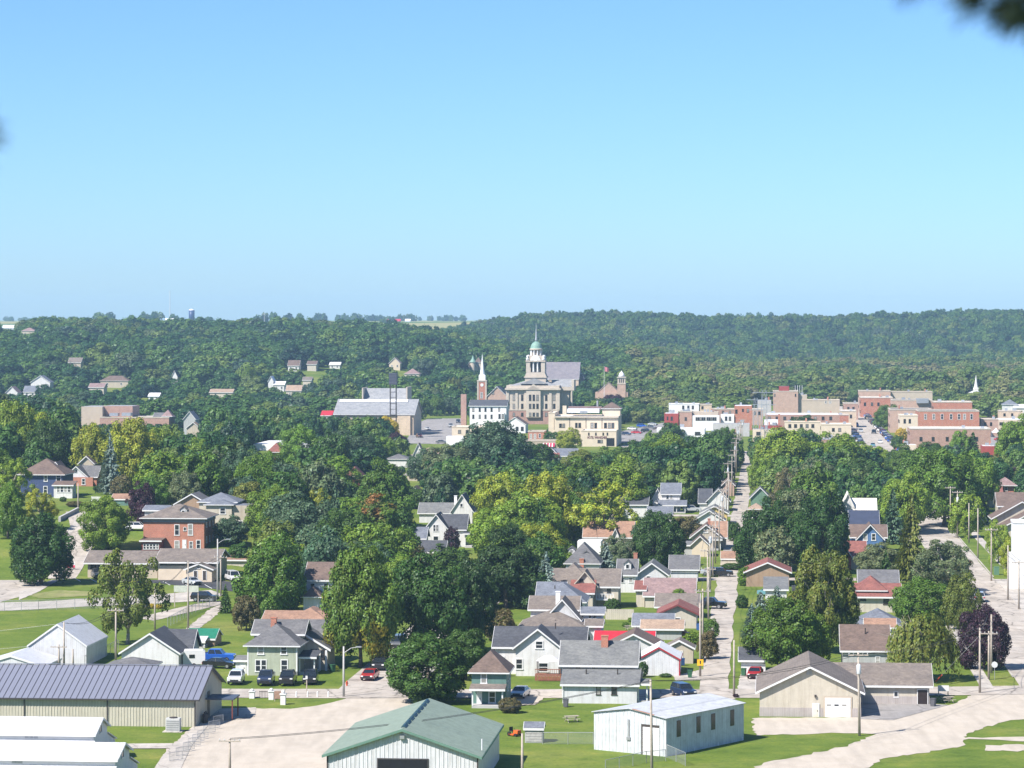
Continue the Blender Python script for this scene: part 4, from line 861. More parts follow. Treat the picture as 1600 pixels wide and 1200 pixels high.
h = House('blue_house', 'bright blue gabled house with two white windows', 'house', 1379, 864).vol('F', 1341, 1379, 840, 820, 9, 0, 'blue', 'brown', ov=.5).win((1349, 834, 1355, 844), (1362, 834, 1368, 844)).vol('S', 1330, 1384, 838, 820, 7, 3, 'blue', 'brown').done(855)
House('red_gable_house', 'low maroon roofed house with red gable before the blue house', 'house', 1352, 890).vol('S', 1303, 1352, 868, 846, 9, 0, 'tan', 'maroon').vol('F', 1310, 1330, 868, 854, 4, -1.5, 'red', 'maroon').done(868)
House('navy_roof_house', 'house with flat looking navy roof behind the blue house', 'house', 1372, 842).vol('S', 1329, 1372, 822, 798, 11, 0, 'white', 'navy').done(822)
House('white_roof_house', 'house with plain ivory metal roof above the navy roof', 'house', 1368, 822).vol('S', 1326, 1368, 797, 779, 9, 0, 'white', flat('ivory_metal', (.74, .7, .6), .5, .04)).vol('F', 1316, 1334, 790, 771, 9, 0, 'white', flat('ivory_metal', (.74, .7, .6), .5, .04)).done(797)
h = House('brown_garage', 'brown sided garage with faded maroon gable roof by the alley', 'garage', 1233, 917).vol('F', 1166, 1233, 893, 879, 11, 0, 'brown', 'maroon', ov=.5).done(912)
House('flat_grey_roof_garage', 'pale grey low roofed garage beside the blue spruces', 'garage', 1229, 945).vol('M', 1196, 1229, 921, 902, 9, 0, 'white', 'lgrey').done(930)
House('dark_alley_garage', 'small white garage with dark roof beside the red car', 'garage', 1196, 1052).vol('S', 1158, 1196, 1030, 1012, 5, 0, 'white', 'dark').done(1045)
# alley cottages, going away
h = House('white_gable_cottage', 'white gabled cottage with dark roof beside the far alley poles', 'house', 1139, 799).vol('F', 1106, 1139, 781, 764, 9, 0, 'white', 'dark', ov=.5).vol('S', 1093, 1110, 785, 764, 9, 1, 'white', 'dark').done(797)
House('yellow_garage', 'yellow gabled garage by the alley', 'garage', 1136, 819).vol('F', 1096, 1136, 801, 791, 8, 0, 'yellow', 'lgrey', ov=.5).done(815)
House('white_low_garage', 'low white gabled garage before the yellow one', 'garage', 1131, 828).vol('F', 1086, 1131, 812, 798, 7, 0, 'white', 'lgrey', ov=.5).done(825)
h = House('tan_cottage', 'tan cottage with brown gable roof and white porch by the alley', 'house', 1126, 859).vol('F', 1081, 1126, 838, 820, 9, 0, 'tan', 'brown', ov=.5).win((1100, 827, 1106, 832)).vol('T', 1109, 1126, 843, 840, 2, -2, 'tan', 'lgrey').chim(1108, 811, 5).vol('S', 1110, 1134, 838, 815, 7, 5, 'tan', 'terra').done(857)
House('plaster_shed', 'pale plaster shed with brown gable before the tan cottage', 'shed', 1107, 870).vol('F', 1081, 1107, 850, 838, 6, 0, 'stucco', 'brown', ov=.4).vol('M', 1069, 1081, 852, 846, 5, 1, 'grey', 'lgrey').done(868)
House('cream_low_shed', 'low cream shed with terracotta roof on the alley lawn', 'shed', 1155, 883).vol('S', 1127, 1155, 873, 862, 5, 0, 'cream', 'terra', ov=.15).done(881)
House('grey_lean_shed', 'grey roofed shed in the shade of the dark maple', 'shed', 1090, 909).vol('S', 1048, 1090, 888, 868, 6, 0, 'white2', 'grey').done(885)
House('brick_alley_house', 'red brick gabled house at the far alley', 'house', 1147, 775).vol('F', 1129, 1147, 757, 748, 12, 0, 'brickp', 'brown').done(765)
House('green_shed', 'green gabled shed across the alley', 'shed', 1203, 800).vol('F', 1173, 1203, 777, 762, 8, 0, 'green', 'grey').done(783)
House('pale_hip_shed', 'little pale roofed shed before the green gable', 'shed', 1192, 807).vol('H', 1171, 1192, 795, 786, 5, 0, 'cream', 'tan').done(800)
h = House('porch_house', 'white house with screened porch beyond the sparse tree', 'house', 1062, 801).vol('S', 1034, 1062, 771, 755, 8, 0, 'white', 'slate').win((1041, 772, 1045, 780), (1047, 772, 1051, 780)).vol('F', 1020, 1035, 778, 764, 7, 1, 'white', 'slate').vol('T', 1030, 1071, 789, 782, 3, -3, 'white', 'slate').done(800)
House('hidden_white_house', 'white house with charcoal roof behind the sparse tree', 'house', 1011, 810).vol('S', 956, 1011, 788, 776, 8, 0, 'white', 'dark').done(800)
House('slate_small_garage', 'small slate roofed garage before the porch house', 'garage', 1049, 819).vol('S', 1013, 1049, 805, 792, 6, 0, 'white2', 'slate').done(806)
House('orange_roof_house', 'house with orange brown roof behind the sparse tree trunk', 'house', 990, 862).vol('S', 913, 988, 838, 815, 8, 0, 'tan', 'terra').vol('F', 955, 968, 840, 826, 2, -1, 'white', 'terra').done(835)
House('flat_white_annex', 'flat white annex above the dormer house', 'shed', 939, 870).vol('B', 902, 939, 846, 846, 7, 0, 'whitew', 'white').done(850)
# centre
h = House('white_center_house', 'bright white gabled house with dark roof in the tree gap', 'house', 727, 856).vol('F', 666, 697, 823, 804, 9, 0, 'white', 'dark').win((677, 820, 680.5, 830), (681.5, 820, 685, 830), (677, 838, 685, 844)).vol('S', 690, 727, 826, 804, 8, 2.5, 'white', 'dark').vol('T', 726, 744, 834, 830, 4, 0, 'white', 'dark').done(850)
House('dark_roof_garage', 'dark roofed garage before the bright white house', 'garage', 694, 874).vol('S', 649, 694, 861, 845, 6, 0, 'tan', 'dark').vol('S', 648, 664, 840, 824, 6, 7, 'white', 'slate').done(861)
House('grey_long_house', 'white gable and long grey roof behind the bright white house', 'house', 738, 818).vol('F', 706, 738, 797, 773, 9, 0, 'white', 'grey').win((719, 787, 723, 792)).vol('S', 655, 733, 801, 786, 8, 2, 'white2', 'lgrey').chim(712, 775, 5, .7, flat('white_stack', (.75, .75, .74))).done(800)
House('tan_hip_house', 'tan hipped roof house below the climbing street', 'house', 694, 726).vol('H', 642, 694, 711, 699, 12, 0, 'white', 'tan').vol('F', 645, 662, 711, 693, 5, -1, 'white', 'tan').done(712)
House('white_hip_house', 'small white house with grey hip roof among centre trees', 'house', 637, 732).vol('H', 603, 637, 717, 709, 9, 0, 'white', 'grey').done(724)
House('brick_maroon_house', 'brick house with maroon roof beside the round green tree', 'house', 441, 730).vol('H', 419, 441, 706, 691, 9, 0, 'brick', 'maroon').auto(2, 1).done(720)
House('maroon_hip_house', 'maroon roofed house deep between the trees', 'house', 563, 760).vol('H', 541, 563, 744, 728, 9, 0, 'maroon', 'maroon').done(744)
House('pink_roof_house', 'pinkish brown roof left of the grey willow', 'house', 652, 752).vol('F', 636, 652, 738, 727, 8, 0, 'tan', 'mauve').done(739)
House('tan_gable_cottage', 'tan gabled cottage in the dark trees', 'house', 657, 786).vol('F', 636, 657, 771, 761, 8, 0, 'tan', 'brown').done(781)
House('white_long_warehouse', 'long white flat roof showing between the trees', 'warehouse', 524, 706).vol('B', 396, 524, 694, 690, 30, 0, 'whitew', 'white').done(697)
# the rise at the left
h = House('brick_mansion', 'red brick mansion with grey brown hip roof and tall windows', 'house', 319, 858)
h.vol('H', 224, 319, 809, 787, 12, 0, 'brick', 'taupe', ov=.7).win((273, 820, 280, 836), (294, 819, 301, 836), (287, 824, 291, 829), (273, 845, 280, 858), (296, 846, 301, 857), (307, 844, 313, 857)).side(3, rows=2)
x0, x1, y0, y1, ze, zr = h.last; MB().box(x0 - .15, x1 + .15, -.15, -.003, ze - .95, ze - .15).build('frieze', flat('grey_blue_frieze', (.2, .21, .23)), h.o); MB().box(x1 + .003, x1 + .15, 0, y1, ze - .95, ze - .15).build('frieze', flat('grey_blue_frieze', (.2, .21, .23)), h.o)
h.door(285.5, 844, 290.5, 858); h.dormer(281, 791, 292, 806, 2.2, 'grey', 'taupe'); h.vol('M', 221, 250, 845, 841, 4, -4.1, 'maroon', 'brown').win(*[(224 + i * 5, 850, 228 + i * 5, 858) for i in range(5)], dy=-4.1); h.vol('S', 226, 260, 797, 790, 6, 12.5, 'white2', 'slate').done(858)
h = House('cream_villa', 'cream house with charcoal hip roofs behind the brick mansion', 'house', 362, 824)
h.vol('H', 322, 362, 788, 780, 9, 0, 'cream', 'slate', ov=.5).win((344, 794, 352, 803)).vol('B', 362.5, 388, 790, 789, 8, .5, 'tan', 'slate').win((371, 814, 379, 822), dy=.5).vol('H', 311, 369, 784, 769, 8, 4, 'cream', 'slate').vol('F', 274, 325, 787, 772, 8, 6, 'brown', 'grey').done(822)
h = House('low_office', 'low beige office with long grey roof and window band', 'office', 337, 907)
h.vol('S', 247, 337, 877, 858, 12, 0, 'stucco', 'taupe', ov=.7).win(*[(251 + i * 9.5, 878, 259 + i * 9.5, 882.5) for i in range(9)], dark=True, mull=False).vol('S', 137, 246, 878, 861, 9, 2, 'taupe', 'taupe', ov=.7).win((142, 881, 150, 888), (153, 881, 162, 888), dy=2, dark=True)
h.vol('F', 291, 331, 889, 881, 4, -3.6, 'stucco', 'taupe', ov=.4).win((308, 885, 312, 888), dy=-3.6); h.door(303, 892, 308, 906, -3.6, FRAME_B).door(317, 892, 322, 906, -3.6, FRAME_B); h.done(906)
House('terracotta_shed', 'flat terracotta roofed shed at the lot edge', 'shed', 391, 886).vol('M', 347, 391, 875, 864, 8, 0, 'cream', 'terra').done(878)
h = House('cobalt_house', 'deep blue foursquare house with brown hip roof and glazed porch', 'house', 98, 777).vol('H', 32, 98, 741, 716, 11, 0, 'cobalt', 'brown', ov=.7).win((69, 743, 74, 752), (88, 741, 95, 752), (68, 760, 74, 770)).vol('M', 84, 113, 758, 752, 4, -4, 'white', 'brown').win(*[(89 + i * 5.6, 760, 93.5 + i * 5.6, 769) for i in range(4)], dy=-4).vol('F', 76, 98, 735, 722, 5, 6, 'cobalt', 'brown').done(775)
h = House('brick_cottage', 'brick cottage with pale blue gable and grey roof', 'house', 146, 760).vol('F', 101, 137, 745, 729, 8, 0, 'white2', 'grey').vol('S', 120, 151, 744, 728, 8, 2, 'brick', 'grey').vol('B', 104, 145, 746, 746, 1, -1, 'brick', 'brown').win((128, 748, 133, 757), dy=-1).win((118, 734, 121, 738)).vol('F', 124, 146, 723, 713, 7, 14, 'tan', 'brown').done(757)
House('teal_shed', 'low teal shed with rust roof on the rise', 'shed', 207, 790).vol('S', 174, 207, 780, 772, 6, 0, 'teal', 'terra', ov=.2).done(787)
# right edge
House('white_warehouse', 'tall plain white warehouse block at the right edge', 'warehouse', 1584, 918).vol('P', 1584, 1700, 818, 816, 6, 0, 'whitew', 'white').vol('B', 1578, 1600, 864, 862, 3, -3.1, 'whitew', 'white').done(918)
h = House('brick_hip_house', 'brick house with mauve hip roof at the right edge trees', 'house', 1583, 790).vol('H', 1563, 1584, 758, 746, 9, 0, 'brick', 'mauve', ov=.9).win((1570, 761, 1574, 767)).vol('M', 1545, 1566, 774, 758, 6, -6, 'cream', 'maroon').done(775)
House('brown_gable_house', 'house with big overlapping brown gables at the right edge', 'house', 1640, 836).vol('F', 1554, 1640, 808, 784, 10, 4, 'cream', 'brown', ov=.8).vol('S', 1560, 1660, 790, 770, 10, 16, 'cream', 'brown').vol('F', 1562, 1660, 826, 801, 9, -6, 'cream', 'brown', ov=.8).done(826)
# ---------------------------------------------------------------- courthouse, churches, downtown
def hb(h, name, l, r, t, b, dy, depth, mat, par=None, z0=None):
    x0, za = h.loc(l, b, dy); x1, zb = h.loc(r, t, dy)
    return MB().box(x0, x1, dy, dy + depth, za if z0 is None else z0, zb).build(name, WALL[mat] if isinstance(mat, str) else mat, par or h.o)
COPPER = flat('green_copper', (.19, .31, .25), .6, .12, 1.5); SLATE = ROOF['pale']; STONE = WALL['stone']
def courthouse():
    h = House('courthouse', 'grand limestone courthouse with pediment, clock tower and green copper dome', 'courthouse', 832, 663)
    DPT = 24.0
    hb(h, 'basement_wall', 792, 873, 641, 652, .3, DPT, 'pinkstone', z0=-1)
    hb(h, 'wall', 791.5, 873.5, 609, 640.8, .6, DPT, 'stone')
    hb(h, 'pavilion', 822, 844.5, 609, 652, -.9, 1.4, 'stone')
    hb(h, 'belt_course', 791, 874, 640, 641.4, .1, DPT + .8, STONE)
    c = hb(h, 'cornice', 789, 876, 606.5, 609.2, -.9, DPT + 3, STONE); hb(h, 'parapet', 791, 874, 602.5, 606.4, .2, DPT, STONE)
    for l, r in ((790.5, 795), (805, 809), (819, 823.5), (843.5, 848), (858, 862), (869.5, 874.5)): hb(h, 'pilaster', l, r, 609.3, 639.8, .15, .44, STONE)
    for px in (803, 816, 828.3, 834, 839.8, 853.5, 866):
        f = -.9 if 822 < px < 845 else .6
        h.win((px - 1.6, 617, px + 1.6, 626), (px - 1.6, 631, px + 1.6, 638.5), dy=f, dark=True); h.win((px - 1.7, 645, px + 1.7, 650.5), dy=-.9 if f < 0 else .3, dark=True)
    x0 = h.loc(820.5, 609, -1)[0]; x1 = h.loc(846, 609, -1)[0]; za = h.loc(833, 609, -1)[1]; zt = h.loc(833, 602, -1)[1]; xm = (x0 + x1) / 2
    p = MB().prism([(x0, za), (x1, za), (xm, zt + .6)], 'y', -1.3, 1.5).build('pediment', STONE, h.o)
    MB().prism([(x0 + 1.2, za + .35), (x1 - 1.2, za + .35), (xm, zt - .2)], 'y', -1.36, -1.305).build('tympanum', flat('shadow_stone', (.34, .29, .24), .9), p)
    a = h.loc(794, 603, 4)[0]; b = h.loc(871, 603, 4)[0]; ze = h.loc(833, 603, 4)[1]; zr = h.loc(833, 594, 12)[1]
    MB().add([(a, .8, ze), (b, .8, ze), (b, DPT, ze), (a, DPT, ze), (xm - 4, 11, zr), (xm + 4, 11, zr), (xm + 4, 14, zr), (xm - 4, 14, zr)], [(0, 1, 5, 4), (1, 2, 6, 5), (2, 3, 7, 6), (3, 0, 4, 7), (4, 5, 6, 7)]).build('roof', SLATE, h.o)
    MB().prism([(xm - 6.5, zr - 1.6), (xm + 6.5, zr - 1.6), (xm, zr + 1.0)], 'y', .9, 12).build('roof_gable', SLATE, h.o)
    # side portico
    hb(h, 'side_wing', 868, 889, 606, 652, 9, 11, 'stone', z0=-1); hb(h, 'portico_entablature', 862, 897, 604.5, 610, 7.5, 13, STONE); rr = h.loc(861, 604.5, 9)[0]; re = h.loc(893, 604, 9)[0]; z1 = h.loc(880, 604.3, 8)[1]; z2 = h.loc(880, 593.5, 14)[1]
    MB().prism([(8, z1), (14, z2), (20, z1)], 'x', rr, re).build('portico_roof', SLATE, h.o); hb(h, 'portico_gable', 893, 897, 593.5, 604.4, 8, 12, STONE)
    for dy in (8.3, 12.5, 16.5, 19.3):
        x, z = h.loc(893.5, 610.2, dy); MB().lathe([(.75, 0), (.62, .6), (.55, z - .6), (.75, z)], 12, x, dy).build('column', STONE, h.o, smooth=True)
    # tower
    T = 12.0; cx = h.loc(837.8, 590, T)[0]; Z = lambda y: h.loc(837.8, y, T)[1]; s = FPX / (h.R.y + T)
    t = MB().box(cx - 5, cx + 5, T - 5, T + 5, Z(600), Z(590)).build('tower', STONE, h.o)
    MB().box(cx - 5.5, cx + 5.5, T - 5.5, T + 5.5, Z(589.9), Z(588.2)).build('tower_ledge', STONE, t)
    MB().prism([(cx - 5.2, Z(588.1)), (cx + 5.2, Z(588.1)), (cx + 4.4, Z(581.5)), (cx - 4.4, Z(581.5))], 'y', T - 4.5, T + 4.5).build('tower_base', STONE, t)
    for sx in (-1, 1):
        for sy in (-1, 1): MB().box(cx + sx * 3.6 - .95, cx + sx * 3.6 + .95, T + sy * 3.5 - .95, T + sy * 3.5 + .95, Z(581.4), Z(565.2)).build('corner_pier', STONE, t)
    for i in (-1, 1):
        MB().lathe([(.55, Z(581.4)), (.42, Z(579.5)), (.38, Z(567)), (.55, Z(565.2))], 10, cx + i * 1.0, T - 3.9).build('column', TRIM, t, smooth=True)
        MB().lathe([(.55, Z(581.4)), (.42, Z(579.5)), (.38, Z(567)), (.55, Z(565.2))], 10, cx + 4.0, T + i * 1.0).build('column', TRIM, t, smooth=True)
    MB().box(cx - 2.4, cx + 2.4, T - 2.4, T + 2.4, Z(581.4), Z(565.2)).build('belfry_core', flat('dark_louvre', (.05, .055, .06), .7), t)
    MB().box(cx - 4.8, cx + 4.8, T - 4.8, T + 4.8, Z(565.1), Z(563.2)).build('tower_cornice', STONE, t)
    MB().box(cx - 3.7, cx + 3.7, T - 3.7, T + 3.7, Z(563.1), Z(555.5)).build('clock_stage', STONE, t)
    for (dx, dy, rx) in ((0, -1, 0), (1, 0, 1)):
        m = MB()
        if not rx: m.prism([(cx - 2.6, Z(563)), (cx + 2.6, Z(563)), (cx + 1.6, Z(556.5)), (cx, Z(554.6)), (cx - 1.6, Z(556.5))], 'y', T - 4.3, T - 3.6)
        else: m.prism([(T - 2.6, Z(563)), (T + 2.6, Z(563)), (T + 1.6, Z(556.5)), (T, Z(554.6)), (T - 1.6, Z(556.5))], 'x', cx + 3.6, cx + 4.3)
        m.build('clock_gable', TRIM, t)
        f = MB().tube((cx + dx * 4.3, T + dy * 4.3, Z(559.5)), (cx + dx * 4.4, T + dy * 4.4, Z(559.5)), 1.25, 1.25, 20).build('clock_face', flat('clock_dial', (.85, .84, .8), .4), t)
        q = Vector((cx + dx * 4.45, T + dy * 4.45, Z(559.5)))
        for ang, ln in ((.5, .7), (2.3, 1.0)):
            v = Vector((math.sin(ang) * (0 if rx else 1), math.sin(ang) * (1 if rx else 0), math.cos(ang))) * ln; MB().tube(q, q + v, .08, .05, 5).build('clock_hand', FRAME_B, t)
    for sx in (-1, 1):
        for sy in (-1, 1): MB().lathe([(.7, Z(563)), (.8, Z(560)), (.35, Z(558.5)), (.62, Z(556.8)), (.2, Z(554.5))], 8, cx + sx * 3.9, T + sy * 3.9).build('urn', TRIM, t, smooth=True)
    MB().lathe([(2.0, Z(555.4)), (2.0, Z(546))], 16, cx, T).build('drum', STONE, t)
    for i in range(10):
        a = i * math.pi / 5; MB().lathe([(.3, Z(555.3)), (.25, Z(547))], 8, cx + 2.65 * math.cos(a), T + 2.65 * math.sin(a)).build('drum_column', TRIM, t)
    MB().lathe([(3.1, Z(546.9)), (3.2, Z(545.2)), (2.8, Z(544.6))], 20, cx, T).build('drum_cornice', STONE, t, smooth=True)
    d = MB().lathe([(2.8, Z(544.5))] + [(2.75 * math.cos(k * .19), Z(544.5) + 3.4 * math.sin(k * .19)) for k in range(8)] + [(.5, Z(533.2))], 20, cx, T).build('dome', COPPER, t, smooth=True)
    MB().lathe([(.55, Z(533.5)), (.6, Z(530)), (.38, Z(526)), (.3, Z(520)), (.12, Z(512)), (.04, Z(505))], 10, cx, T).build('spire', flat('spire_lead', (.35, .37, .4), .5), t, smooth=True)
    BOXES.append((h.R.x, h.R.y, h.u.x, h.u.y, h.v.x, h.v.y, h.loc(789, 640)[0], h.loc(897, 640)[0], -2, 26)); h.x0, h.x1, h.top, h.low = 789, 897, 590, 640; h.done(652); clear(820, 505, 856, 592, h.R.y)
courthouse()
def brick_church():
    h = House('brick_church', 'red brick church with white belfry and needle spire', 'church', 752, 648)
    h.vol('F', 762, 791, 618, 604, 18, 0, 'brickp', 'dark', ov=.4).win((769, 611, 772, 616), dark=True)
    T = 1.0; x0 = h.loc(746, 620, T)[0]; x1 = h.loc(760, 620, T)[0]; cx = (x0 + x1) / 2; w = (x1 - x0) / 2; Z = lambda y: h.loc(752, y, T)[1]; C = T + w
    t = MB().box(x0, x1, T, T + 2 * w, -1, Z(596)).build('tower', WALL['brick'], h.o)
    for sx in (0, 1): MB().box((x0, x1 - .5)[sx] - .12, (x0 + .5, x1)[sx] + .12, T - .15, T + .3, -1, Z(594.5)).build('buttress', STONE, t)
    MB().box(x0 - .25, x1 + .25, T - .25, T + 2 * w + .25, Z(596), Z(594)).build('tower_cornice', STONE, t)
    h.win((750.6, 613, 754.2, 622), dy=T - .01); MB().lathe([(.9, Z(606)), (.9, Z(605.9))], 4).build('louvre', TRIM, t) if 0 else None
    MB().tube((cx, T - .12, Z(601.5)), (cx, T + .05, Z(601.5)), .85, .85, 16).build('rose_window', TRIM, t)
    MB().box(cx - 1.75, cx + 1.75, C - 1.75, C + 1.75, Z(594), Z(587)).build('belfry', TRIM, t)
    MB().lathe([(1.9, Z(587)), (1.3, Z(585)), (1.1, Z(581)), (.55, Z(568)), (.04, Z(553))], 8, cx, C).build('spire', flat('white_spire', (.78, .78, .78), .5), t)
    h.x0, h.x1, h.top, h.low = 745, 791, 553, 620; h.done(626)
brick_church()
h = House('great_roof_church', 'church with huge lavender grey roof behind the courthouse tower', 'church', 904, 622); h.vol('S', 850, 904, 592, 566, 26, 0, 'brickt', 'lav', ov=.3).vol('F', 904.5, 912, 590, 583, 8, 8, 'brickp', 'brown').done(592)
def twin_church():
    h = House('tower_church', 'pink brick church with white capped square tower', 'church', 981, 630)
    h.vol('F', 934, 966, 612, 598, 16, 0, 'brickp', 'tan', ov=.2, trim=STONE)
    hb(h, 'side_aisle', 930, 981, 613, 625, -1, 12, 'brickp', z0=-1)
    T = -1.5; x0 = h.loc(964.5, 600, T)[0]; x1 = h.loc(977.5, 600, T)[0]; cx = (x0 + x1) / 2; w = (x1 - x0) / 2; Z = lambda y: h.loc(971, y, T)[1]
    t = MB().box(x0, x1, T, T + 2 * w, -1, Z(600)).build('tower', WALL['brickp'], h.o); MB().box(x0 - .2, x1 + .2, T - .2, T + 2 * w + .2, Z(600), Z(599)).build('string_course', STONE, t)
    MB().box(x0 + .15, x1 - .15, T + .15, T + 2 * w - .15, Z(599), Z(590.5)).build('belfry', WALL['stone'], t)
    for i in (-1, 0, 1): MB().box(cx + i * 1.1 - .3, cx + i * 1.1 + .3, T + .08, T + .16, Z(598), Z(592)).build('louvre', FRAME_B, t)
    MB().box(x0 - .25, x1 + .25, T - .25, T + 2 * w + .25, Z(590.4), Z(589)).build('tower_cornice', STONE, t)
    MB().lathe([(1.9, Z(588.9)), (1.75, Z(586)), (1.2, Z(583)), (.3, Z(580.5)), (.05, Z(579))], 12, cx, T + w).build('cap', TRIM, t, smooth=True)
    h.x0, h.x1, h.top, h.low = 932, 981, 580, 610; h.done(618)
twin_church()
h = House('white_office', 'white two storey office with dark low roof and rows of windows', 'office', 791, 667); h.vol('S', 734, 791, 634, 625, 14, 0, 'whitew', 'dark', ov=.5)
h.win(*[(x - 1.4, y, x + 1.4, y + 6) for x in (739.5, 749.5, 758.5, 768, 780) for y in (637, 648)], dark=True); hb(h, 'bay_window', 777, 788, 645, 662, -1.4, 1.4, 'whitew', z0=-1); h.win((779, 647, 782, 654), (784, 647, 787, 654), dy=-1.4, dark=True); h.done(660)
House('brick_stack', 'square brown brick chimney stack beside the white office', 'chimney', 724, 665).vol('B', 720, 728.5, 616, 615, 2.6, 0, 'brick2', 'tarm').done(655)
House('white_flat_shop', 'low white flat roofed shop at the foot of the climbing street', 'shop', 757, 690).vol('P', 706, 757, 668, 667, 14, 0, 'stucco', 'white').win((716, 672, 720, 677), (728, 672, 732, 677), dark=True).done(684)
House('white_annex', 'small white box annex beside the flat roofed shop', 'shop', 724, 696).vol('B', 697, 724, 682, 681, 7, 0, 'whitew', 'white').done(690)
House('white_gable_shop', 'white front gable shop with brown roof below the courthouse', 'shop', 821, 677).vol('F', 788, 821, 663, 652, 14, 0, 'whitew', 'brown', ov=.3).win((806, 667, 810, 673), (814, 667, 818, 673), dark=True).done(672)
h = House('red_brick_shop', 'small orange brick flat shop below the courthouse lawn', 'shop', 850, 694).vol('P', 825, 850, 675, 673, 12, 0, 'brick', 'tarm').win((828, 678, 831, 685), (834.5, 678, 837.5, 685), (842, 678, 845, 684)).done(688)
h = House('awning_shop', 'low brown shop with red and white striped awning', 'shop', 874, 706); h.vol('P', 818, 874, 690, 688, 12, 0, 'taupe', 'greym')
xa = h.loc(848, 692)[0]; xb = h.loc(867, 692)[0]; zt = h.loc(857, 692.5)[1]; aw = MB().slab([(xa, -1.6, zt - 1.3), (xb, -1.6, zt - 1.3), (xb, -.02, zt), (xa, -.02, zt)], .05).build('awning', flat('awning_white', (.8, .76, .77), .8), h.o)
for i in range(4): u = xa + (xb - xa) * (i + .5) / 4.2; MB().slab([(u, -1.63, zt - 1.27), (u + .75, -1.63, zt - 1.27), (u + .75, -.02, zt + .04), (u, -.02, zt + .04)], .05).build('awning_stripe', flat('awning_red', (.4, .03, .08), .8), aw)
h.done(698)
h = House('cream_hotel', 'big cream brick hall with tall windows, roof lantern and lettered annex', 'hall', 966, 698)
DH = 18.0
h.vol('P', 867, 966, 652, 648, 26, DH, 'stucco', 'white'); h.vol('P', 857, 867, 646, 645, 20, DH + 1, 'stucco', 'white')
h.win((874, 662, 877.5, 668), (879, 662, 882.5, 668), (899, 661, 902, 668), (904, 661, 907.5, 668), (923, 661, 927, 669), (929, 661, 932.5, 669), (944, 661, 948, 669), (950, 661, 954, 669), (955.5, 661, 959.5, 669), dy=DH, dark=True)
for px in (866, 890, 915.5, 940.5): hb(h, 'pilaster_strip', px - .35, px + .35, 653, 672, DH - .12, .1, FRAME_B)
hb(h, 'cornice', 866, 966.5, 650.5, 652.5, DH - .8, 1.0, STONE); hb(h, 'roof_lantern', 886, 936, 639, 645, DH + 8, 8, TRIM); hb(h, 'roof_unit', 906, 917, 642.5, 646, DH + 4, 3, STEEL); hb(h, 'roof_monitor', 888, 940, 635.5, 640, DH + 17, 6, ROOF['mauve']); hb(h, 'stair_head', 879, 885, 634, 647, DH + 3, 2, 'stucco')
h.vol('H', 941, 969, 638, 628, 9, DH + 12, 'stucco', 'brown', ov=.5); hb(h, 'flue', 932, 934.5, 626, 640, DH + 20, .8, STEEL)
h.vol('P', 908, 963, 674, 672, DH - .3, 0, 'stucco', 'white'); h.win((919, 676, 921, 680), (930, 676, 932, 680), (941.5, 676, 943.5, 680), (948, 676, 950, 680), (934, 687.5, 937, 692), (938, 687.5, 941.5, 692), dark=True)
hb(h, 'painted_garage_dark', 947.5, 960, 684.5, 697, -.04, .06, flat('painted_doorway_dark', (.012, .013, .016), .9))  # flat near-black panel: the dark inside of the opening, painted on the wall
tx = D.curves.new('sign_lettering', 'FONT'); tx.body = 'HOTEL WINNESHIEK'; tx.size = 1.45; tx.extrude = .03; tx.align_x = 'CENTER'; to = D.objects.new('sign_lettering', tx); COL.objects.link(to); to.parent = h.o
X, Zz = h.loc(933, 685.5, -.08); to.location = (X, -.08, Zz); to.rotation_euler = (math.pi / 2, 0, 0); to.scale = (.58, 1, 1); clear(858, 634, 967, 672, h.R.y + DH); tx.materials.append(flat('maroon_letter', (.14, .03, .05))); _m = D.meshes.new_from_object(to); D.objects.remove(to); to = place('sign_lettering', _m, h.o, (X, -.08, Zz)); to.rotation_euler = (math.pi / 2, 0, 0); to.scale = (.58, 1, 1); h.done(692)
House('awning_house', 'white gabled house with slate roof and pink porch below the shops', 'house', 900, 728).vol('S', 846, 900, 712, 701, 11, 0, 'white', 'slate').vol('F', 847, 876, 714, 700, 5, -1.5, 'white', 'slate').win((863, 703, 866, 706), dy=-1.5).vol('M', 858, 872, 716, 708, 2.5, -4.2, 'white', 'maroon').done(714)
# the gymnasium with its great roof
h = House('gymnasium', 'wide hall with pale grey sloping roof, skylight strip and brick end', 'gymnasium', 642, 680)
h.vol('S', 523, 646, 647, 624, 30, 0, 'brickt', 'pale', ov=.6); x0, x1, y0, y1, ze, zr = h.last
k = (zr - ze) / 15.0; a = h.loc(531, 627, 13)[0]; b = h.loc(638, 627, 13)[0]
sk = MB().slab([(a, 11.2, ze + k * 11.2 + .4), (b, 11.2, ze + k * 11.2 + .4), (b, 14, ze + k * 14 + .4), (a, 14, ze + k * 14 + .4)], .22).build('skylight', flat('skylight_frame', (.35, .37, .4)), h.o); n = 22
for i in range(n): u = a + (b - a) * i / n; MB().slab([(u + .12, 11.3, ze + k * 11.3 + .46), (u + (b - a) / n - .12, 11.3, ze + k * 11.3 + .46), (u + (b - a) / n - .12, 13.9, ze + k * 13.9 + .46), (u + .12, 13.9, ze + k * 13.9 + .46)], .05).build('skylight_pane', TRIM, sk)
hb(h, 'brick_corner', 621, 641, 650, 678, -1.0, .95, 'brickt', z0=-1); hb(h, 'fascia_band', 523, 646, 647.2, 650, -.5, .45, FRAME_B); h.vol('S', 567, 635, 625, 607, 16, 32, 'brickt', 'pale', ov=.2)
hb(h, 'parapet_end', 565.5, 567.5, 606, 626, 31, 16, STONE); hb(h, 'parapet_end', 634.5, 636.5, 605, 626, 31, 16, STONE); h.done(650); clear(618, 650, 643, 678, h.R.y)
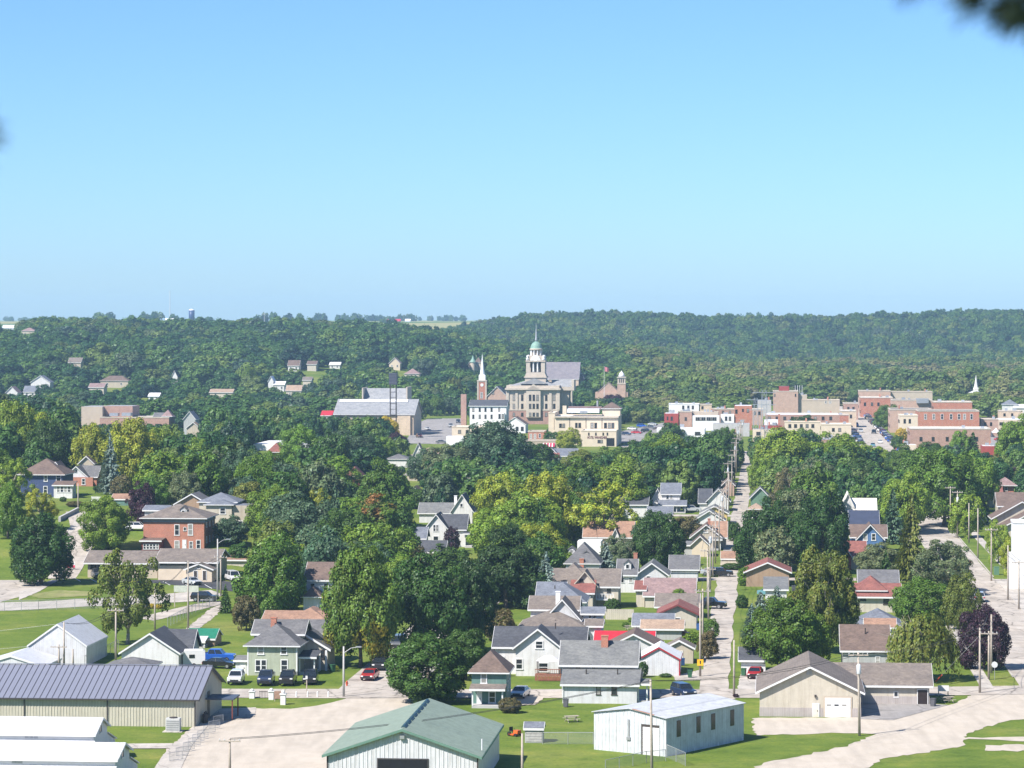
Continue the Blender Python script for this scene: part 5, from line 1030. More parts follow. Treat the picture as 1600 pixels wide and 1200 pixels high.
def lattice_tank():
    p = G(614.5, 684); r = root('tank_tower', p, 'dark square tank on a slim lattice tower before the gymnasium', 'tower', -TH); s = FPX / p.y
    zt = (684 - 601) / s; zk = (684 - 583) / s; w = 1.25
    for sx in (-1, 1):
        for sy in (-1, 1): MB().box(sx * w - .12, sx * w + .12, sy * w - .12, sy * w + .12, 0, zt).build('leg', FRAME_B, r)
    k = int(zt / 2.4)
    for i in range(1, k + 1):
        z = i * zt / (k + .3); MB().box(-w, w, -w - .06, -w + .06, z - .08, z + .08).box(-w, w, w - .06, w + .06, z - .08, z + .08).box(-w - .06, -w + .06, -w, w, z - .075, z + .085).box(w - .06, w + .06, -w, w, z - .075, z + .085).build('brace', FRAME_B, r)
    b = MB().box(-1.6, 1.6, -1.6, 1.6, zt + .005, zk).build('tank', flat('navy_slats', (.05, .055, .08), .6), r)
    for i in range(8): z = zt + .2 + i * (zk - zt) / 8; MB().box(-1.7, 1.7, -1.7, -1.61, z, z + .22).build('slat', flat('grey_slat', (.12, .13, .16), .6), b)
    clear(607, 582, 622, 650, p.y)
lattice_tank()
House('red_canopy', 'red tilted roof poking out of the trees', 'canopy', 518, 668).vol('M', 502, 518, 649, 642, 5, 0, 'white', 'redm').done(650)
h = House('school_block', 'tan and brown flat school auditorium above the trees', 'school', 207, 678); h.vol('B', 127, 160, 635.5, 635, 18, 0, 'taupe', 'greym').vol('B', 160.3, 207, 634.5, 634, 15, 3.5, 'brick2', 'greym').vol('P', 156, 264, 653, 650.5, 14, -8, 'brick2', 'greym').auto(9, 1, 1.8, 1.2, True).vol('B', 206, 264, 651, 650, 12, 8, 'brickp', 'white'); hb(h, 'roof_unit', 171, 184, 645.5, 650, -3, 4, STEEL); hb(h, 'roof_unit', 190, 204, 645, 650, -3, 4, STEEL); h.done(662)
House('turret_house', 'pale house with pointed mauve turret beside the school', 'house', 268, 678).vol('H', 254, 268, 650, 640, 5, 0, 'cream', 'mauve').vol('S', 240, 256, 652, 645, 7, 2, 'cream', 'grey').done(655)
House('hill_chapel', 'grey gabled house with steep roof under the hill', 'house', 305, 682).vol('F', 287, 305, 654, 643, 9, 0, 'grey', 'slate').done(662)
House('white_gable_bungalow', 'tiny white bungalow under the yellow trees', 'house', 312, 690).vol('F', 292, 312, 668, 660, 5, 0, 'tan', 'tan').done(674)
# houses on the far wooded slope
FARH = [('white hillside house with grey cross gable', 62, 616, 'F', 48, 78, 597, 587, 'white', 'slate'), ('white hillside house with low grey roof below the cross gable', 50, 622, 'S', 37, 56, 612, 603, 'white', 'slate'), ('white gabled hillside house at the far left', 22, 626, 'F', 9, 27, 613, 604, 'white', 'mauve'),
        ('brown low hillside house half buried in trees', 178, 606, 'H', 157, 200, 595, 587, 'tan', 'brown'), ('pinkish hillside house behind purple trees', 150, 618, 'S', 139, 162, 605, 599, 'cream', 'mauve'), ('small white hillside shed roof', 240, 624, 'S', 232, 248, 619, 614, 'white', 'white'),
        ('cream hillside bungalow near the willow', 345, 622, 'S', 328, 363, 613, 608, 'cream', 'tan'), ('white house with grey roof above the gymnasium trees', 458, 580, 'S', 450, 467, 571, 563, 'white', 'brown'), ('pale grey roofed house left of the tall tree', 489, 580, 'S', 480, 494, 569, 564, 'cream', 'brown'), ('white roofed house high on the slope', 523, 576, 'S', 515, 531, 570, 566, 'white', 'white'),
        ('tan gabled house on the wooded slope', 616, 578, 'F', 608, 625, 567, 559, 'stucco', 'mauve'), ('pink hip roofed house on the wooded slope', 643, 592, 'H', 632, 655, 584, 576, 'cream', 'mauve'), ('white tall house beside the round dark tree', 423, 612, 'F', 419, 427, 595, 588, 'white', 'white'), ('long white low house beside the round dark tree', 436, 612, 'S', 428, 444, 601, 596, 'white', 'white'), ('tan roofed house below the slope', 458, 622, 'S', 447, 470, 610, 602, 'cream', 'tan'), ('grey house edge behind the round dark tree', 480, 606, 'S', 473, 486, 594, 589, 'cream', 'taupe'),
        ('white hilltop house at the skyline left', 12, 524, 'S', 4, 22, 512, 508, 'white', 'white'), ('tan hilltop house left of the skyline trees', 44, 528, 'H', 34, 54, 517, 512, 'cream', 'mauve'), ('brown roofed house deep in the slope trees', 118, 582, 'S', 107, 126, 566, 559, 'tan', 'taupe'), ('white gable peeping from slope trees', 275, 600, 'F', 268, 277, 588, 579, 'white', 'slate')]
for lb, ax, ay, kd, l, r, ey, ry, wl, rf in FARH:
    h = House('hillside_house', lb, 'house', ax, ay, 'houses on the far wooded slope'); h.vol(kd, l, r, ey, ry, 9, 0, wl, rf)
    if r - l > 14: h.auto(2, 1, 1.0, 1.3)
    h.done(ey + 1)
def castle_house():
    h = House('turreted_house', 'turreted house with pale green cone roof behind the church spire', 'house', 740, 590); h.vol('F', 728, 746, 572, 562, 10, 0, 'brickt', 'slate').vol('H', 742, 752, 566, 558, 7, 2, 'taupe', 'brown')
    x, z = h.loc(739, 566, -1); s = h.R.y / FPX; MB().lathe([(1.6, -1), (1.6, z)], 10, x, -1).build('turret', STONE, h.o); MB().lathe([(2.1, z), (1.0, h.loc(739, 561, -1)[1]), (.05, h.loc(739, 555, -1)[1])], 10, x, -1).build('turret_roof', COPPER, h.o); h.x0, h.x1, h.top, h.low = 730, 752, 555, 572; h.done(576)
castle_house()
def flagpole():
    p = G(944, 640); r = root('flagpole', p, 'white flagpole with striped flag beside the tower church', 'flagpole'); s = FPX / p.y; H_ = (640 - 572) / s
    MB().tube((0, 0, 0), (0, 0, H_), .16, .07, 8).build('pole', TRIM, r); f = MB(); n = 6
    f.add([(.1 + 2.4 * i / n, .25 * math.sin(i * 1.3), H_ - .3 - (2.4 if j else 0) - .12 * i) for j in (0, 1) for i in range(n + 1)], [(i, i + 1, i + n + 2, i + n + 1) for i in range(n)]); f.build('flag', flat('faded_flag', (.45, .16, .18), .8, .5, 2), r)
    clear(941, 570, 948, 620, p.y)
flagpole()
# downtown blocks: (name, label, anchor px, py, [vols], windows)
_ru = random.Random(17)
def shop(label, ax, ay, vols, wins=(), wdy=0.0, vis=None, cat='shop', name='shop_building', dark=True):
    h = House(name, label, cat, ax, ay, 'downtown blocks')
    for v in vols: h.vol(*v)
    h.win(*wins, dy=wdy, dark=dark)
    if vols[0][0] == 'P' and vols[0][5] > 15: h.last = (*h.last[:4], h.last[4], h.last[5]); h.side(5, True, 2)
    x0, x1, y0, y1, ze, zr = h.last
    for i in range(_ru.randint(1, 3)):
        X = _ru.uniform(x0 + 1, x1 - 2); Y = _ru.uniform(y0 + 2, max(y0 + 2.5, y1 - 3)); w = _ru.uniform(.8, 1.8); MB().box(X, X + w, Y, Y + w * .8, ze + .035, ze + _ru.uniform(.8, 1.5)).build('roof_unit', STEEL, h.o)
    if _ru.random() < .5: X = _ru.uniform(x0 + .5, x1 - .5); MB().box(X - .35, X + .35, y1 - 1.2, y1 - .6, ze + .035, ze + 1.6).build('chimney', BRICKC, h.o)
    h.done(vis); return h
shop('barn red shop with white roof at the left of downtown', 1060, 672, [('B', 1038, 1060, 646, 641, 12, 0, 'red', 'white')], [(1042, 651, 1044, 656), (1048, 651, 1051, 657)], vis=662)
shop('dark fronted shop beside the barn red one', 1081, 672, [('P', 1062, 1081, 644, 642, 12, 0, 'brick2', 'tarm')], [(1070, 652, 1073, 657)], vis=662)
h = shop('white shop with long balcony windows', 1124, 673, [('B', 1082, 1124, 650, 648, 9, 0, 'whitew', 'white'), ('P', 1082, 1122, 645, 642, 10, 9.5, 'taupe', 'white')], [(1087 + i * 3.2, 652, 1089.4 + i * 3.2, 657) for i in range(5)] + [(1104 + i * 3.2, 652, 1106.4 + i * 3.2, 657) for i in range(5)], vis=663)
shop('white shop with pale pink roof and two windows', 1147, 672, [('B', 1126, 1147, 648, 643, 11, 0, 'whitew', 'white')], [(1133, 651, 1136, 657), (1139, 651, 1142, 657)], vis=660)
h = shop('tall red brick shop with white roof beside the power poles', 1175, 672, [('B', 1147.5, 1175, 634, 626, 14, 0, 'brick', 'white')], [(1149, 640, 1152, 646), (1159.5, 639, 1162, 643), (1167, 639, 1170, 644)], vis=660)
shop('far tan and white shop with two windows behind the white shops', 1092, 660, [('P', 1045, 1092, 632, 629, 12, 0, 'whitew', 'greym')], [(1066, 634, 1069, 639), (1074, 634, 1077, 639), (1081, 634, 1084, 639)], vis=641)
shop('far tan shop with dark roof behind the white shops', 1112, 660, [('P', 1093, 1112, 633, 630, 12, 0, 'brickt', 'tarm')], [(1096, 635, 1099, 639)], vis=640)
shop('low store with broad white roof in front of downtown', 1101, 690, [('B', 1026, 1101, 670, 668, 18, 0, 'whitew', 'white')], [(1086, 675, 1094, 680)], vis=680)
shop('low grey store below the tall brick shop', 1171, 682, [('B', 1114, 1171, 662, 660, 10, 0, 'greyw', 'greym')], [(1156, 664, 1160, 667)], vis=670)
shop('teal banded low store behind the tree tops', 1150, 690, [('B', 1101, 1150, 677, 675, 8, 0, 'teal', 'greym')], vis=680)
h = shop('large brown brick block with red penthouse', 1247, 655, [('P', 1208, 1247, 612, 610, 18, 0, 'brickp', 'tarm'), ('B', 1217, 1233, 603.5, 603, 8, 5, 'red', 'tarm'), ('B', 1247.4, 1261, 617, 616, 12, 2, 'taupe', 'greym')], [(1209.5, 615.5, 1211.5, 619.5), (1242, 615.5, 1244, 619.5)], vis=636)
for i in range(4):
    X, z = h.loc(1242.5 + i * 3.6, 612, 6); MB().tube((X, 6, z - 1), (X, 6, z + 3.2), .12, .12, 6).build('antenna', TRIM, h.o)
shop('long taupe blank walled block', 1312, 655, [('P', 1219, 1312, 626, 621, 16, 0, 'taupe', 'white')], [(1289, 624, 1291.5, 630), (1295.5, 624, 1298.5, 630)], vis=640, dark=False)
shop('long low brick row with bright white roof', 1312, 676, [('B', 1196, 1312, 648, 640, 26, 0, 'brick2', 'white')], [(1200 + i * 12, 651, 1204 + i * 12, 656) for i in range(9)], vis=655)
h = shop('white fronted store with red chimney', 1222, 678, [('B', 1194, 1216, 656, 655, 6, 0, 'whitew', 'white'), ('B', 1215.6, 1219, 647, 646, 1.2, -.5, 'brick', 'tarm'), ('B', 1190, 1222, 665, 664, 3, -3.2, 'red', 'brown')], vis=668)
shop('cream store behind the twin small trees', 1330, 690, [('P', 1283, 1330, 664, 661, 16, 0, 'stucco', 'white')], [(1300, 669, 1304, 674), (1310, 669, 1314, 674)], vis=677)
shop('orange brick corner shop left of main street', 1326, 672, [('P', 1270, 1326, 649, 647, 14, 0, 'brick', 'white')], vis=658)
shop('dusky flat roofed store at the main street corner', 1336, 701, [('B', 1283, 1336, 687, 680, 18, 0, 'brick2', 'greym')], vis=690)
shop('brick shop row with awnings up the west kerb', 1338, 668, [('P', 1312, 1338, 643, 640, 18, 0, 'brickt', 'white')], [(1318, 648, 1321, 653), (1328, 648, 1331, 653)], vis=652)
shop('narrow dark brick shop far up the west kerb', 1341, 656, [('P', 1318, 1341, 631, 629, 16, 0, 'brick2', 'tarm')], [(1324, 636, 1327, 640), (1332, 636, 1335, 640)], vis=640)
shop('cream low garage between the brick row and the alley pylons', 1208, 690, [('B', 1176, 1208, 671, 669, 9, 0, 'stucco', 'greym')], [(1182, 675, 1188, 680)], vis=676)
shop('pale pink shop behind the tall red brick shop', 1192, 664, [('P', 1150, 1192, 640, 637, 12, 0, 'brickp', 'white')], [(1178, 643, 1181, 648), (1185, 643, 1188, 648)], vis=645)
shop('brown brick row behind the dark fronted shop', 1150, 664, [('P', 1112, 1150, 640, 638, 12, 0, 'brick2', 'white')], [(1117, 642, 1120, 646), (1128, 642, 1131, 646), (1139, 642, 1142, 646)], vis=645)
shop('far grey storehouse with flat roof above the row', 1205, 650, [('B', 1184, 1205, 626, 624, 14, 0, 'greyw', 'greym')], vis=634)
# east side of main street
shop('wide brown brick store with dark cornice at the street corner', 1548, 702, [('P', 1422, 1548, 671, 667, 24, 0, 'brick2', 'white')], [(1437, 683, 1441, 689), (1456, 683, 1460, 689), (1478, 683, 1482, 689), (1500, 683, 1504, 689), (1524, 683, 1528, 689)], vis=692)
h = House('shop_building', 'red brick block with a row of seven pale windows', 'shop', 1530, 684, 'downtown blocks'); h.vol('P', 1434, 1530, 643, 641, 22, 0, 'brick', 'tarm'); h.win(*[(x - 1.9, 647, x + 1.9, 655) for x in (1446, 1459, 1472, 1486, 1498.5, 1507, 1518)]); h.done(662)
shop('cream corner block with tall side front on main street', 1434, 690, [('P', 1406, 1434, 650, 646, 16, 0, 'stucco', 'white')], [(1412, 655, 1415, 661), (1420, 655, 1423, 661)], vis=668)
shop('orange brick front block with dark roof on main street', 1406, 676, [('P', 1391, 1455, 641, 635, 26, 0, 'brickp', 'tarm')], vis=645)
shop('brick block with black parapet far up main street', 1519, 668, [('P', 1459, 1519, 629, 627, 18, 0, 'brick', 'white')], vis=640)
h = shop('pinkish brick block with roof machinery up main street', 1456, 664, [('P', 1394, 1456, 626, 624, 20, 0, 'brickp', 'tarm')], vis=634); hb(h, 'roof_unit', 1432, 1451, 623, 630, -1.5, 5, STEEL)
shop('white topped brick block far up main street', 1395, 652, [('P', 1345, 1395, 622, 616, 22, 0, 'brick', 'white')], [(1350, 629, 1353, 634), (1361, 629, 1364, 634), (1371, 629, 1374, 634)], vis=640)
shop('long tan wall block at the far end of main street', 1457, 645, [('P', 1392, 1457, 613, 612, 16, 0, 'taupe', 'tarm')], vis=624)
shop('brick end block with dark roof at the far end of main street', 1392, 645, [('P', 1342, 1391.5, 611.5, 610, 16, 0, 'brickp', 'tarm')], vis=622)
shop('pink brick store with white roof beside the brown brick corner store', 1560, 682, [('P', 1533, 1560, 656, 653, 12, 0, 'brickp', 'white')], [(1538, 660, 1541, 665), (1547, 660, 1550, 665)], vis=664)
shop('tan storehouse behind the pale market hall', 1598, 668, [('P', 1562, 1598, 643, 641, 12, 0, 'brickt', 'white')], [(1568, 646, 1571, 650), (1580, 646, 1583, 650)], vis=650)
shop('white roofed low row before the brown brick corner store', 1432, 712, [('B', 1408, 1432, 695, 693, 7, 0, 'stucco', 'white')], vis=700)
shop('long cream row with white roof before the brick row', 1290, 682, [('P', 1226, 1282, 660, 657, 8, 0, 'stucco', 'white')], [(1232 + i * 9, 663, 1236 + i * 9, 668) for i in range(5)], vis=666)
shop('small brick store at the alley end below the long brick row', 1236, 694, [('P', 1206, 1236, 676, 674, 8, 0, 'brick', 'greym')], [(1212, 679, 1216, 684), (1224, 679, 1228, 684)], vis=680)
shop('pale low market hall right of downtown', 1604, 680, [('B', 1546, 1604, 656, 651, 22, 0, 'stucco', 'white')], [(1562, 660, 1568, 664)], vis=664)
shop('maroon sided store at the right of downtown', 1560, 716, [('B', 1535, 1560, 697, 693, 10, 0, 'red', 'white')], vis=705)
House('white_corner_house', 'white house with slate hip roof at the far right', 'house', 1592, 656, None).vol('H', 1568, 1590, 632, 624, 10, 0, 'white', 'slate').vol('S', 1585, 1604, 637, 632, 8, -2, 'white', 'white').done(644)
def steeple():
    p = G(1525, 622); r = root('white_steeple', p, 'slim white church steeple above the valley trees', 'church', -TH); s = FPX / p.y; H_ = (622 - 586) / s
    MB().box(-1.7, 1.7, -1.7, 1.7, 0, H_ * .4).build('tower', WALL['whitew'], r); MB().lathe([(2.0, H_ * .4), (1.3, H_ * .48), (.9, H_ * .62), (.05, H_)], 8).build('spire', TRIM, r)
    MB().prism([(-5, 0), (5, 0), (5, H_ * .2), (0, H_ * .34), (-5, H_ * .2)], 'y', 1.8, 16).build('nave', WALL['whitew'], r); clear(1520, 586, 1530, 610, p.y)
steeple()
for i, (x, y) in enumerate(((1556, 684), (1568, 684), (1585, 681))):
    p = G(x, y); r = root('market_tent', p, ['white peaked market tent nearest the brown brick store', 'middle white peaked market tent', 'white peaked market tent farthest right'][i], 'tent', -TH, 'white market tents')
    MB().lathe([(2.6, 2.3), (2.5, 2.5), (.9, 3.3), (.05, 4.3)], 4).build('canopy', TRIM, r)
    for sx in (-1, 1):
        for sy in (-1, 1): MB().box(sx * 1.7 - .05, sx * 1.7 + .05, sy * 1.7 - .05, sy * 1.7 + .05, 0, 2.35).build('pole', STEEL, r)
clear(1548, 662, 1575, 690, 1300)
# farm things on the skyline
def far_at(px, Y): X = (px - 800) / FPX * Y; return Vector((X, Y, float(hgt(X, Y))))
p = far_at(299.5, 4350); r = root('blue_silo', p, 'dark blue farm silo with pale cap on the skyline', 'silo'); MB().lathe([(4.2, 0), (4.2, 17)], 14).build('drum', flat('blue_silo', (.03, .05, .13), .4), r, smooth=True); MB().lathe([(4.25, 17.02), (3.4, 18.5), (.6, 19.2)], 14).build('cap', TRIM, r)
p = far_at(265.5, 4600); r = root('radio_mast', p, 'hair thin radio mast rising into the sky', 'mast'); MB().tube((0, 0, 0), (0, 0, 50), .7, .5, 5).build('mast', flat('mast_grey', (.45, .47, .5)), r)
p = far_at(413, 4300); r = root('wind_turbine', p, 'small farm wind turbine on the skyline', 'wind turbine'); MB().tube((0, 0, 0), (0, 0, 13), .35, .2, 6).build('tower', TRIM, r); MB().box(-.4, .4, -1, 1, 12.8, 13.6).build('nacelle', TRIM, r)
for k in range(3): a = .4 + k * 2.094; MB().tube((0, -1.2, 13.2), (4.2 * math.sin(a), -1.2, 13.2 + 4.2 * math.cos(a)), .22, .06, 5).build('blade', TRIM, r)
for lb, px, Y, w, mt in (('long white poultry barn on the skyline', 264, 4250, 12, 'white'), ('red farm barn in the far grove', 619, 5000, 14, 'redm'), ('second red farm shed in the far grove', 608, 5100, 9, 'redm'), ('tiny white farm shed beside the far field', 637, 5000, 9, 'white')):
    p = far_at(px, Y); h = House('farm_barn', lb, 'barn', 0, 0, p=p); rr = root; MB().box(-w / 2, w / 2, 0, 9, -1, 3.2).build('wall', WALL['whitew' if mt == 'white' else 'red'], h.o); MB().prism([(-.4, 3.2), (4.5, 6.4), (9.4, 3.2)], 'x', -w / 2 - .3, w / 2 + .3).build('roof', ROOF[mt], h.o)
# ---------------------------------------------------------------- vehicles
TYRE = flat('tyre_rubber', (.02, .02, .02), .85); RIM = flat('alloy_rim', (.45, .45, .46), .35, .05, 3, metal=.8); LAMP = flat('lamp_lens', (.75, .75, .72), .15); TAIL = flat('tail_lens', (.35, .02, .02), .2); AUTOGLASS = flat('car_glass', (.015, .02, .025), .05, .05, 1, spec=.8); BLACK = flat('black_plastic', (.02, .02, .022), .6)
CARS = dict(sedan=(4.7, 1.82, [(-2.35, .32), (-2.38, .62), (-2.25, .76), (-1.15, .92), (1.55, .97), (2.25, .95), (2.36, .8), (2.34, .35)], (-1.15, 1.75, -.35, 1.05, 1.44), .33),
            suv=(4.8, 1.92, [(-2.4, .38), (-2.42, .8), (-2.3, .98), (-1.1, 1.08), (2.25, 1.1), (2.4, .95), (2.38, .4)], (-1.1, 2.3, -.45, 2.05, 1.76), .38),
            pickup=(5.7, 2.0, [(-2.85, .45), (-2.87, .95), (-2.75, 1.12), (-1.35, 1.2), (2.8, 1.2), (2.85, .5)], (-1.3, 1.0, -.75, .85, 1.92), .41),
            van=(5.2, 1.95, [(-2.6, .38), (-2.62, .75), (-2.4, .98), (-1.6, 1.1), (2.55, 1.12), (2.6, .4)], (-1.6, 2.5, -.75, 2.35, 1.95), .36))
_cm = {}
def car_meshes(kind):
    if kind in _cm: return _cm[kind]
    L, Wd, prof, (c0, c1, r0, r1, zr), wr = CARS[kind]; w = Wd / 2
    b = MB(); n = len(prof); vs = []
    for x, k in ((-w, .0), (-w + .07, .05), (w - .07, .05), (w, 0)):      # rounded flanks
        for y, z in prof: vs.append((x if k == 0 else x, y * (1 if k else .985), z + (k if z > .6 else 0)))
    fs = [tuple(range(n - 1, -1, -1)), tuple(range(3 * n, 4 * n))]
    for j in range(3):
        for i in range(n): a = j * n; fs.append((a + i, a + (i + 1) % n, a + n + (i + 1) % n, a + n + i))
    b.add(vs, fs)
    if kind == 'pickup': b.box(-w + .02, -w + .12, 1.1, 2.8, 1.2, 1.34).box(w - .12, w - .02, 1.1, 2.8, 1.2, 1.34).box(-w + .12, w - .12, 2.7, 2.82, 1.2, 1.34)
    zb = prof[3][1] + .02; wi = w - .06; wt = w - .24
    g = MB().add([(-wi, c0, zb), (wi, c0, zb), (wi, c1, zb), (-wi, c1, zb), (-wt, r0, zr - .06), (wt, r0, zr - .06), (wt, r1, zr - .06), (-wt, r1, zr - .06)], [(0, 1, 5, 4), (1, 2, 6, 5), (2, 3, 7, 6), (3, 0, 4, 7), (4, 5, 6, 7)])
    r = MB().add([(-wt - .02, r0 - .05, zr - .055), (wt + .02, r0 - .05, zr - .055), (wt + .02, r1 + .05, zr - .055), (-wt - .02, r1 + .05, zr - .055), (-wt + .1, r0 + .1, zr), (wt - .1, r0 + .1, zr), (wt - .1, r1 - .1, zr), (-wt + .1, r1 - .1, zr)], [(0, 1, 5, 4), (1, 2, 6, 5), (2, 3, 7, 6), (3, 0, 4, 7), (4, 5, 6, 7), (3, 2, 1, 0)])
    pil = MB()
    for sx in (-1, 1):
        for (ya, yb) in ((c0, r0), ((c0 + c1) / 2, (r0 + r1) / 2), (c1, r1)): pil.tube((sx * (wi + .005), ya, zb), (sx * (wt + .012), yb, zr - .06), .05, .045, 4)
    t = MB().tube((-.11, 0, 0), (.11, 0, 0), wr, wr, 14).mesh('tyre', TYRE); rm = MB().tube((-.125, 0, 0), (.125, 0, 0), wr * .62, wr * .6, 10).mesh('rim', RIM)
    bp = MB().box(-w + .05, w - .05, -L / 2 - .06, -L / 2 + .1, .34, .56).box(-w + .4, w - .4, -L / 2 - .05, -L / 2 + .1, .6, .74).mesh('bumper', BLACK)
    hl = MB().box(-.18, .18, -.04, .06, -.08, .08).mesh('headlight', LAMP); tl = MB().box(-.13, .13, -.05, .05, -.12, .12).mesh('taillight', TAIL)
    _cm[kind] = (b.mesh('body', paint()), g.mesh('window', AUTOGLASS), r.mesh('roof', paint()), pil.mesh('pillar', paint()), t, rm, bp, hl, tl); return _cm[kind]
PC = dict(white=(.75, .75, .75), silver=(.45, .47, .48), black=(.012, .012, .014), navy=(.02, .035, .08), red=(.42, .02, .03), maroon=(.12, .02, .03), grey=(.13, .135, .14), blue=(.02, .1, .45), teal=(.12, .28, .32), tan=(.35, .3, .22), brown=(.09, .05, .035))
def car(p, kind, colour, rz, label, group=None, detail=True, name=None):
    B = car_meshes(kind); L, Wd, prof, cab, wr = CARS[kind]; w = Wd / 2
    r = root(name or {'sedan': 'parked_car', 'suv': 'parked_suv', 'pickup': 'pickup_truck', 'van': 'parked_van'}[kind], (p[0], p[1], p[2] + .075), label, 'car', rz, group); col = (*PC[colour], 1)
    o = place('body', B[0], r); o.color = col; place('window', B[1], r); o = place('roof', B[2], r); o.color = col
    if detail:
        o = place('pillar', B[3], r); o.color = col; place('bumper', B[6], r); zl = prof[1][1]
        for s in (-1, 1): place('headlight', B[7], r, (s * (w - .27), -L / 2, zl + .05)); place('taillight', B[8], r, (s * (w - .18), L / 2, zl + .08))
    for sx in (-1, 1):
        for y in (-L * .31, L * .3):
            t = place('wheel', B[4], r, (sx * (w - .1), y, wr))
            if detail: place('rim', B[5], t)
    return r
def carp(px, py, kind, colour, deg, label, group=None): return car(G(px, py), kind, colour, -TH + math.radians(deg), label, group)
carp(416, 1069, 'pickup', 'navy', 4, 'dark blue pickup parked before the sage house'); carp(450, 1069, 'pickup', 'black', 3, 'black pickup between the blue pickup and the jeep'); carp(485, 1068, 'suv', 'black', 5, 'black boxy jeep on the lawn beside the porch'); carp(369, 1068, 'suv', 'white', 3, 'white car half hidden by the metal hall end')
carp(578, 1062, 'sedan', 'red', -4, 'red car parked under the yellowing maple'); carp(594, 1046, 'suv', 'black', 0, 'black car in the deep maple shade'); carp(622, 1013, 'van', 'grey', 0, 'dark van down the shaded street'); carp(813, 1090, 'sedan', 'silver', -8, 'silver car on the gravel driveway by the teal house')
carp(1068, 1089, 'suv', 'navy', 24, 'dark navy four wheel drive behind the tin shed'); carp(1180, 1059, 'sedan', 'red', -6, 'bright red car beside the alley garage'); carp(1062, 998, 'sedan', 'maroon', 90, 'maroon car beside the weathered garage'); carp(1109, 951, 'pickup', 'black', 80, 'dark pickup parked along the alley pole'); carp(1126, 901, 'suv', 'black', 90, 'black car crossing the narrow street'); carp(1113, 899, 'sedan', 'silver', 90, 'silver car behind the alley poles')
carp(1176, 812, 'sedan', 'white', 60, 'white car parked at the far alley bend'); carp(1081, 800, 'suv', 'silver', 90, 'silver car beside the screened porch'); carp(1449, 804, 'suv', 'black', 180, 'dark car driving away on the right street'); carp(320, 940, 'suv', 'black', 82, 'black car on the lane beyond the white garage'); carp(215, 829, 'suv', 'white', 90, 'white car beside the brick mansion'); carp(364, 908, 'van', 'white', 25, 'white van at the office lot edge')
carp(337, 1035, 'pickup', 'blue', 90, 'bright blue pickup behind the metal hall'); carp(343, 1044, 'sedan', 'black', 80, 'dark car before the blue pickup'); carp(716, 661, 'suv', 'navy', 10, 'dark car by the brick chimney stack'); carp(690, 693, 'sedan', 'grey', 90, 'grey car at the foot of the climbing street'); carp(988, 672, 'sedan', 'white', 60, 'white car in the lot behind the cream hall'); carp(1003, 668, 'suv', 'blue', 60, 'blue car in the lot behind the cream hall'); carp(1020, 665, 'sedan', 'silver', 60, 'silver car in the lot behind the cream hall')
carp(1562, 689, 'sedan', 'red', 90, 'red car beside the market tents'); carp(1575, 688, 'suv', 'white', 90, 'white car beside the market tents'); carp(1588, 692, 'sedan', 'black', 90, 'black car beside the market tents')
def _ordinals():
    a = 'first second third fourth fifth sixth seventh eighth ninth tenth eleventh twelfth thirteenth fourteenth fifteenth sixteenth seventeenth eighteenth nineteenth'.split()
    out = list(a)
    for t, te in (('twenty', 'twentieth'), ('thirty', 'thirtieth'), ('forty', 'fortieth'), ('fifty', 'fiftieth'), ('sixty', 'sixtieth'), ('seventy', 'seventieth'), ('eighty', 'eightieth')): out += [te] + ['%s-%s' % (t, k) for k in a[:9]]
    return out
for x, y, k, c, a, lb in ((995, 678, 'sedan', 'red', 70, 'red car in the lot behind the cream hall'), (1010, 676, 'suv', 'black', 70, 'black car in the lot behind the cream hall'), (1016, 671, 'pickup', 'grey', 70, 'grey pickup in the lot behind the cream hall'), (978, 680, 'sedan', 'navy', 60, 'navy car nearest the cream hall wall'), (668, 672, 'sedan', 'white', 20, 'white car climbing the wide grey street'), (655, 684, 'suv', 'maroon', 20, 'maroon car at the gymnasium corner'), (704, 668, 'pickup', 'silver', 15, 'silver pickup beside the white shop'), (300, 914, 'sedan', 'silver', 40, 'silver car on the dark office lot'), (150, 903, 'suv', 'grey', 30, 'grey car at the far end of the office lot'), (1472, 860, 'sedan', 'white', 180, 'white car parked along the right street'), (1530, 940, 'suv', 'silver', 178, 'silver car low on the right street'), (1204, 932, 'sedan', 'teal', 60, 'teal car behind the blue spruces')): carp(x, y, k, c, a, lb)
def mower(p):
    r = root('lawn_mower', p, 'orange riding mower beside the green barn corner', 'mower', .8); O = flat('mower_orange', (.6, .12, .02), .4)
    MB().prism([(-.35, .35), (.35, .35), (.3, .75), (-.3, .75)], 'y', -.8, -.1).build('hood', O, r); MB().box(-.28, .28, .15, .6, .55, .65).box(-.28, .28, .55, .65, .65, 1.05).build('seat', BLACK, r); MB().box(-.55, .55, -.35, .5, .15, .3).build('deck', O, r); MB().tube((0, -.1, .75), (0, .1, .95), .03, .03, 6).build('steering_column', BLACK, r)
    for sx in (-1, 1):
        MB().tube((sx * .38, -.6, .2), (sx * .5, -.6, .2), .2, .2, 12).build('wheel', TYRE, r); MB().tube((sx * .38, .45, .28), (sx * .55, .45, .28), .28, .28, 12).build('wheel', TYRE, r)
mower(G(804, 1150))
rr = random.Random(5); ORD = _ordinals()
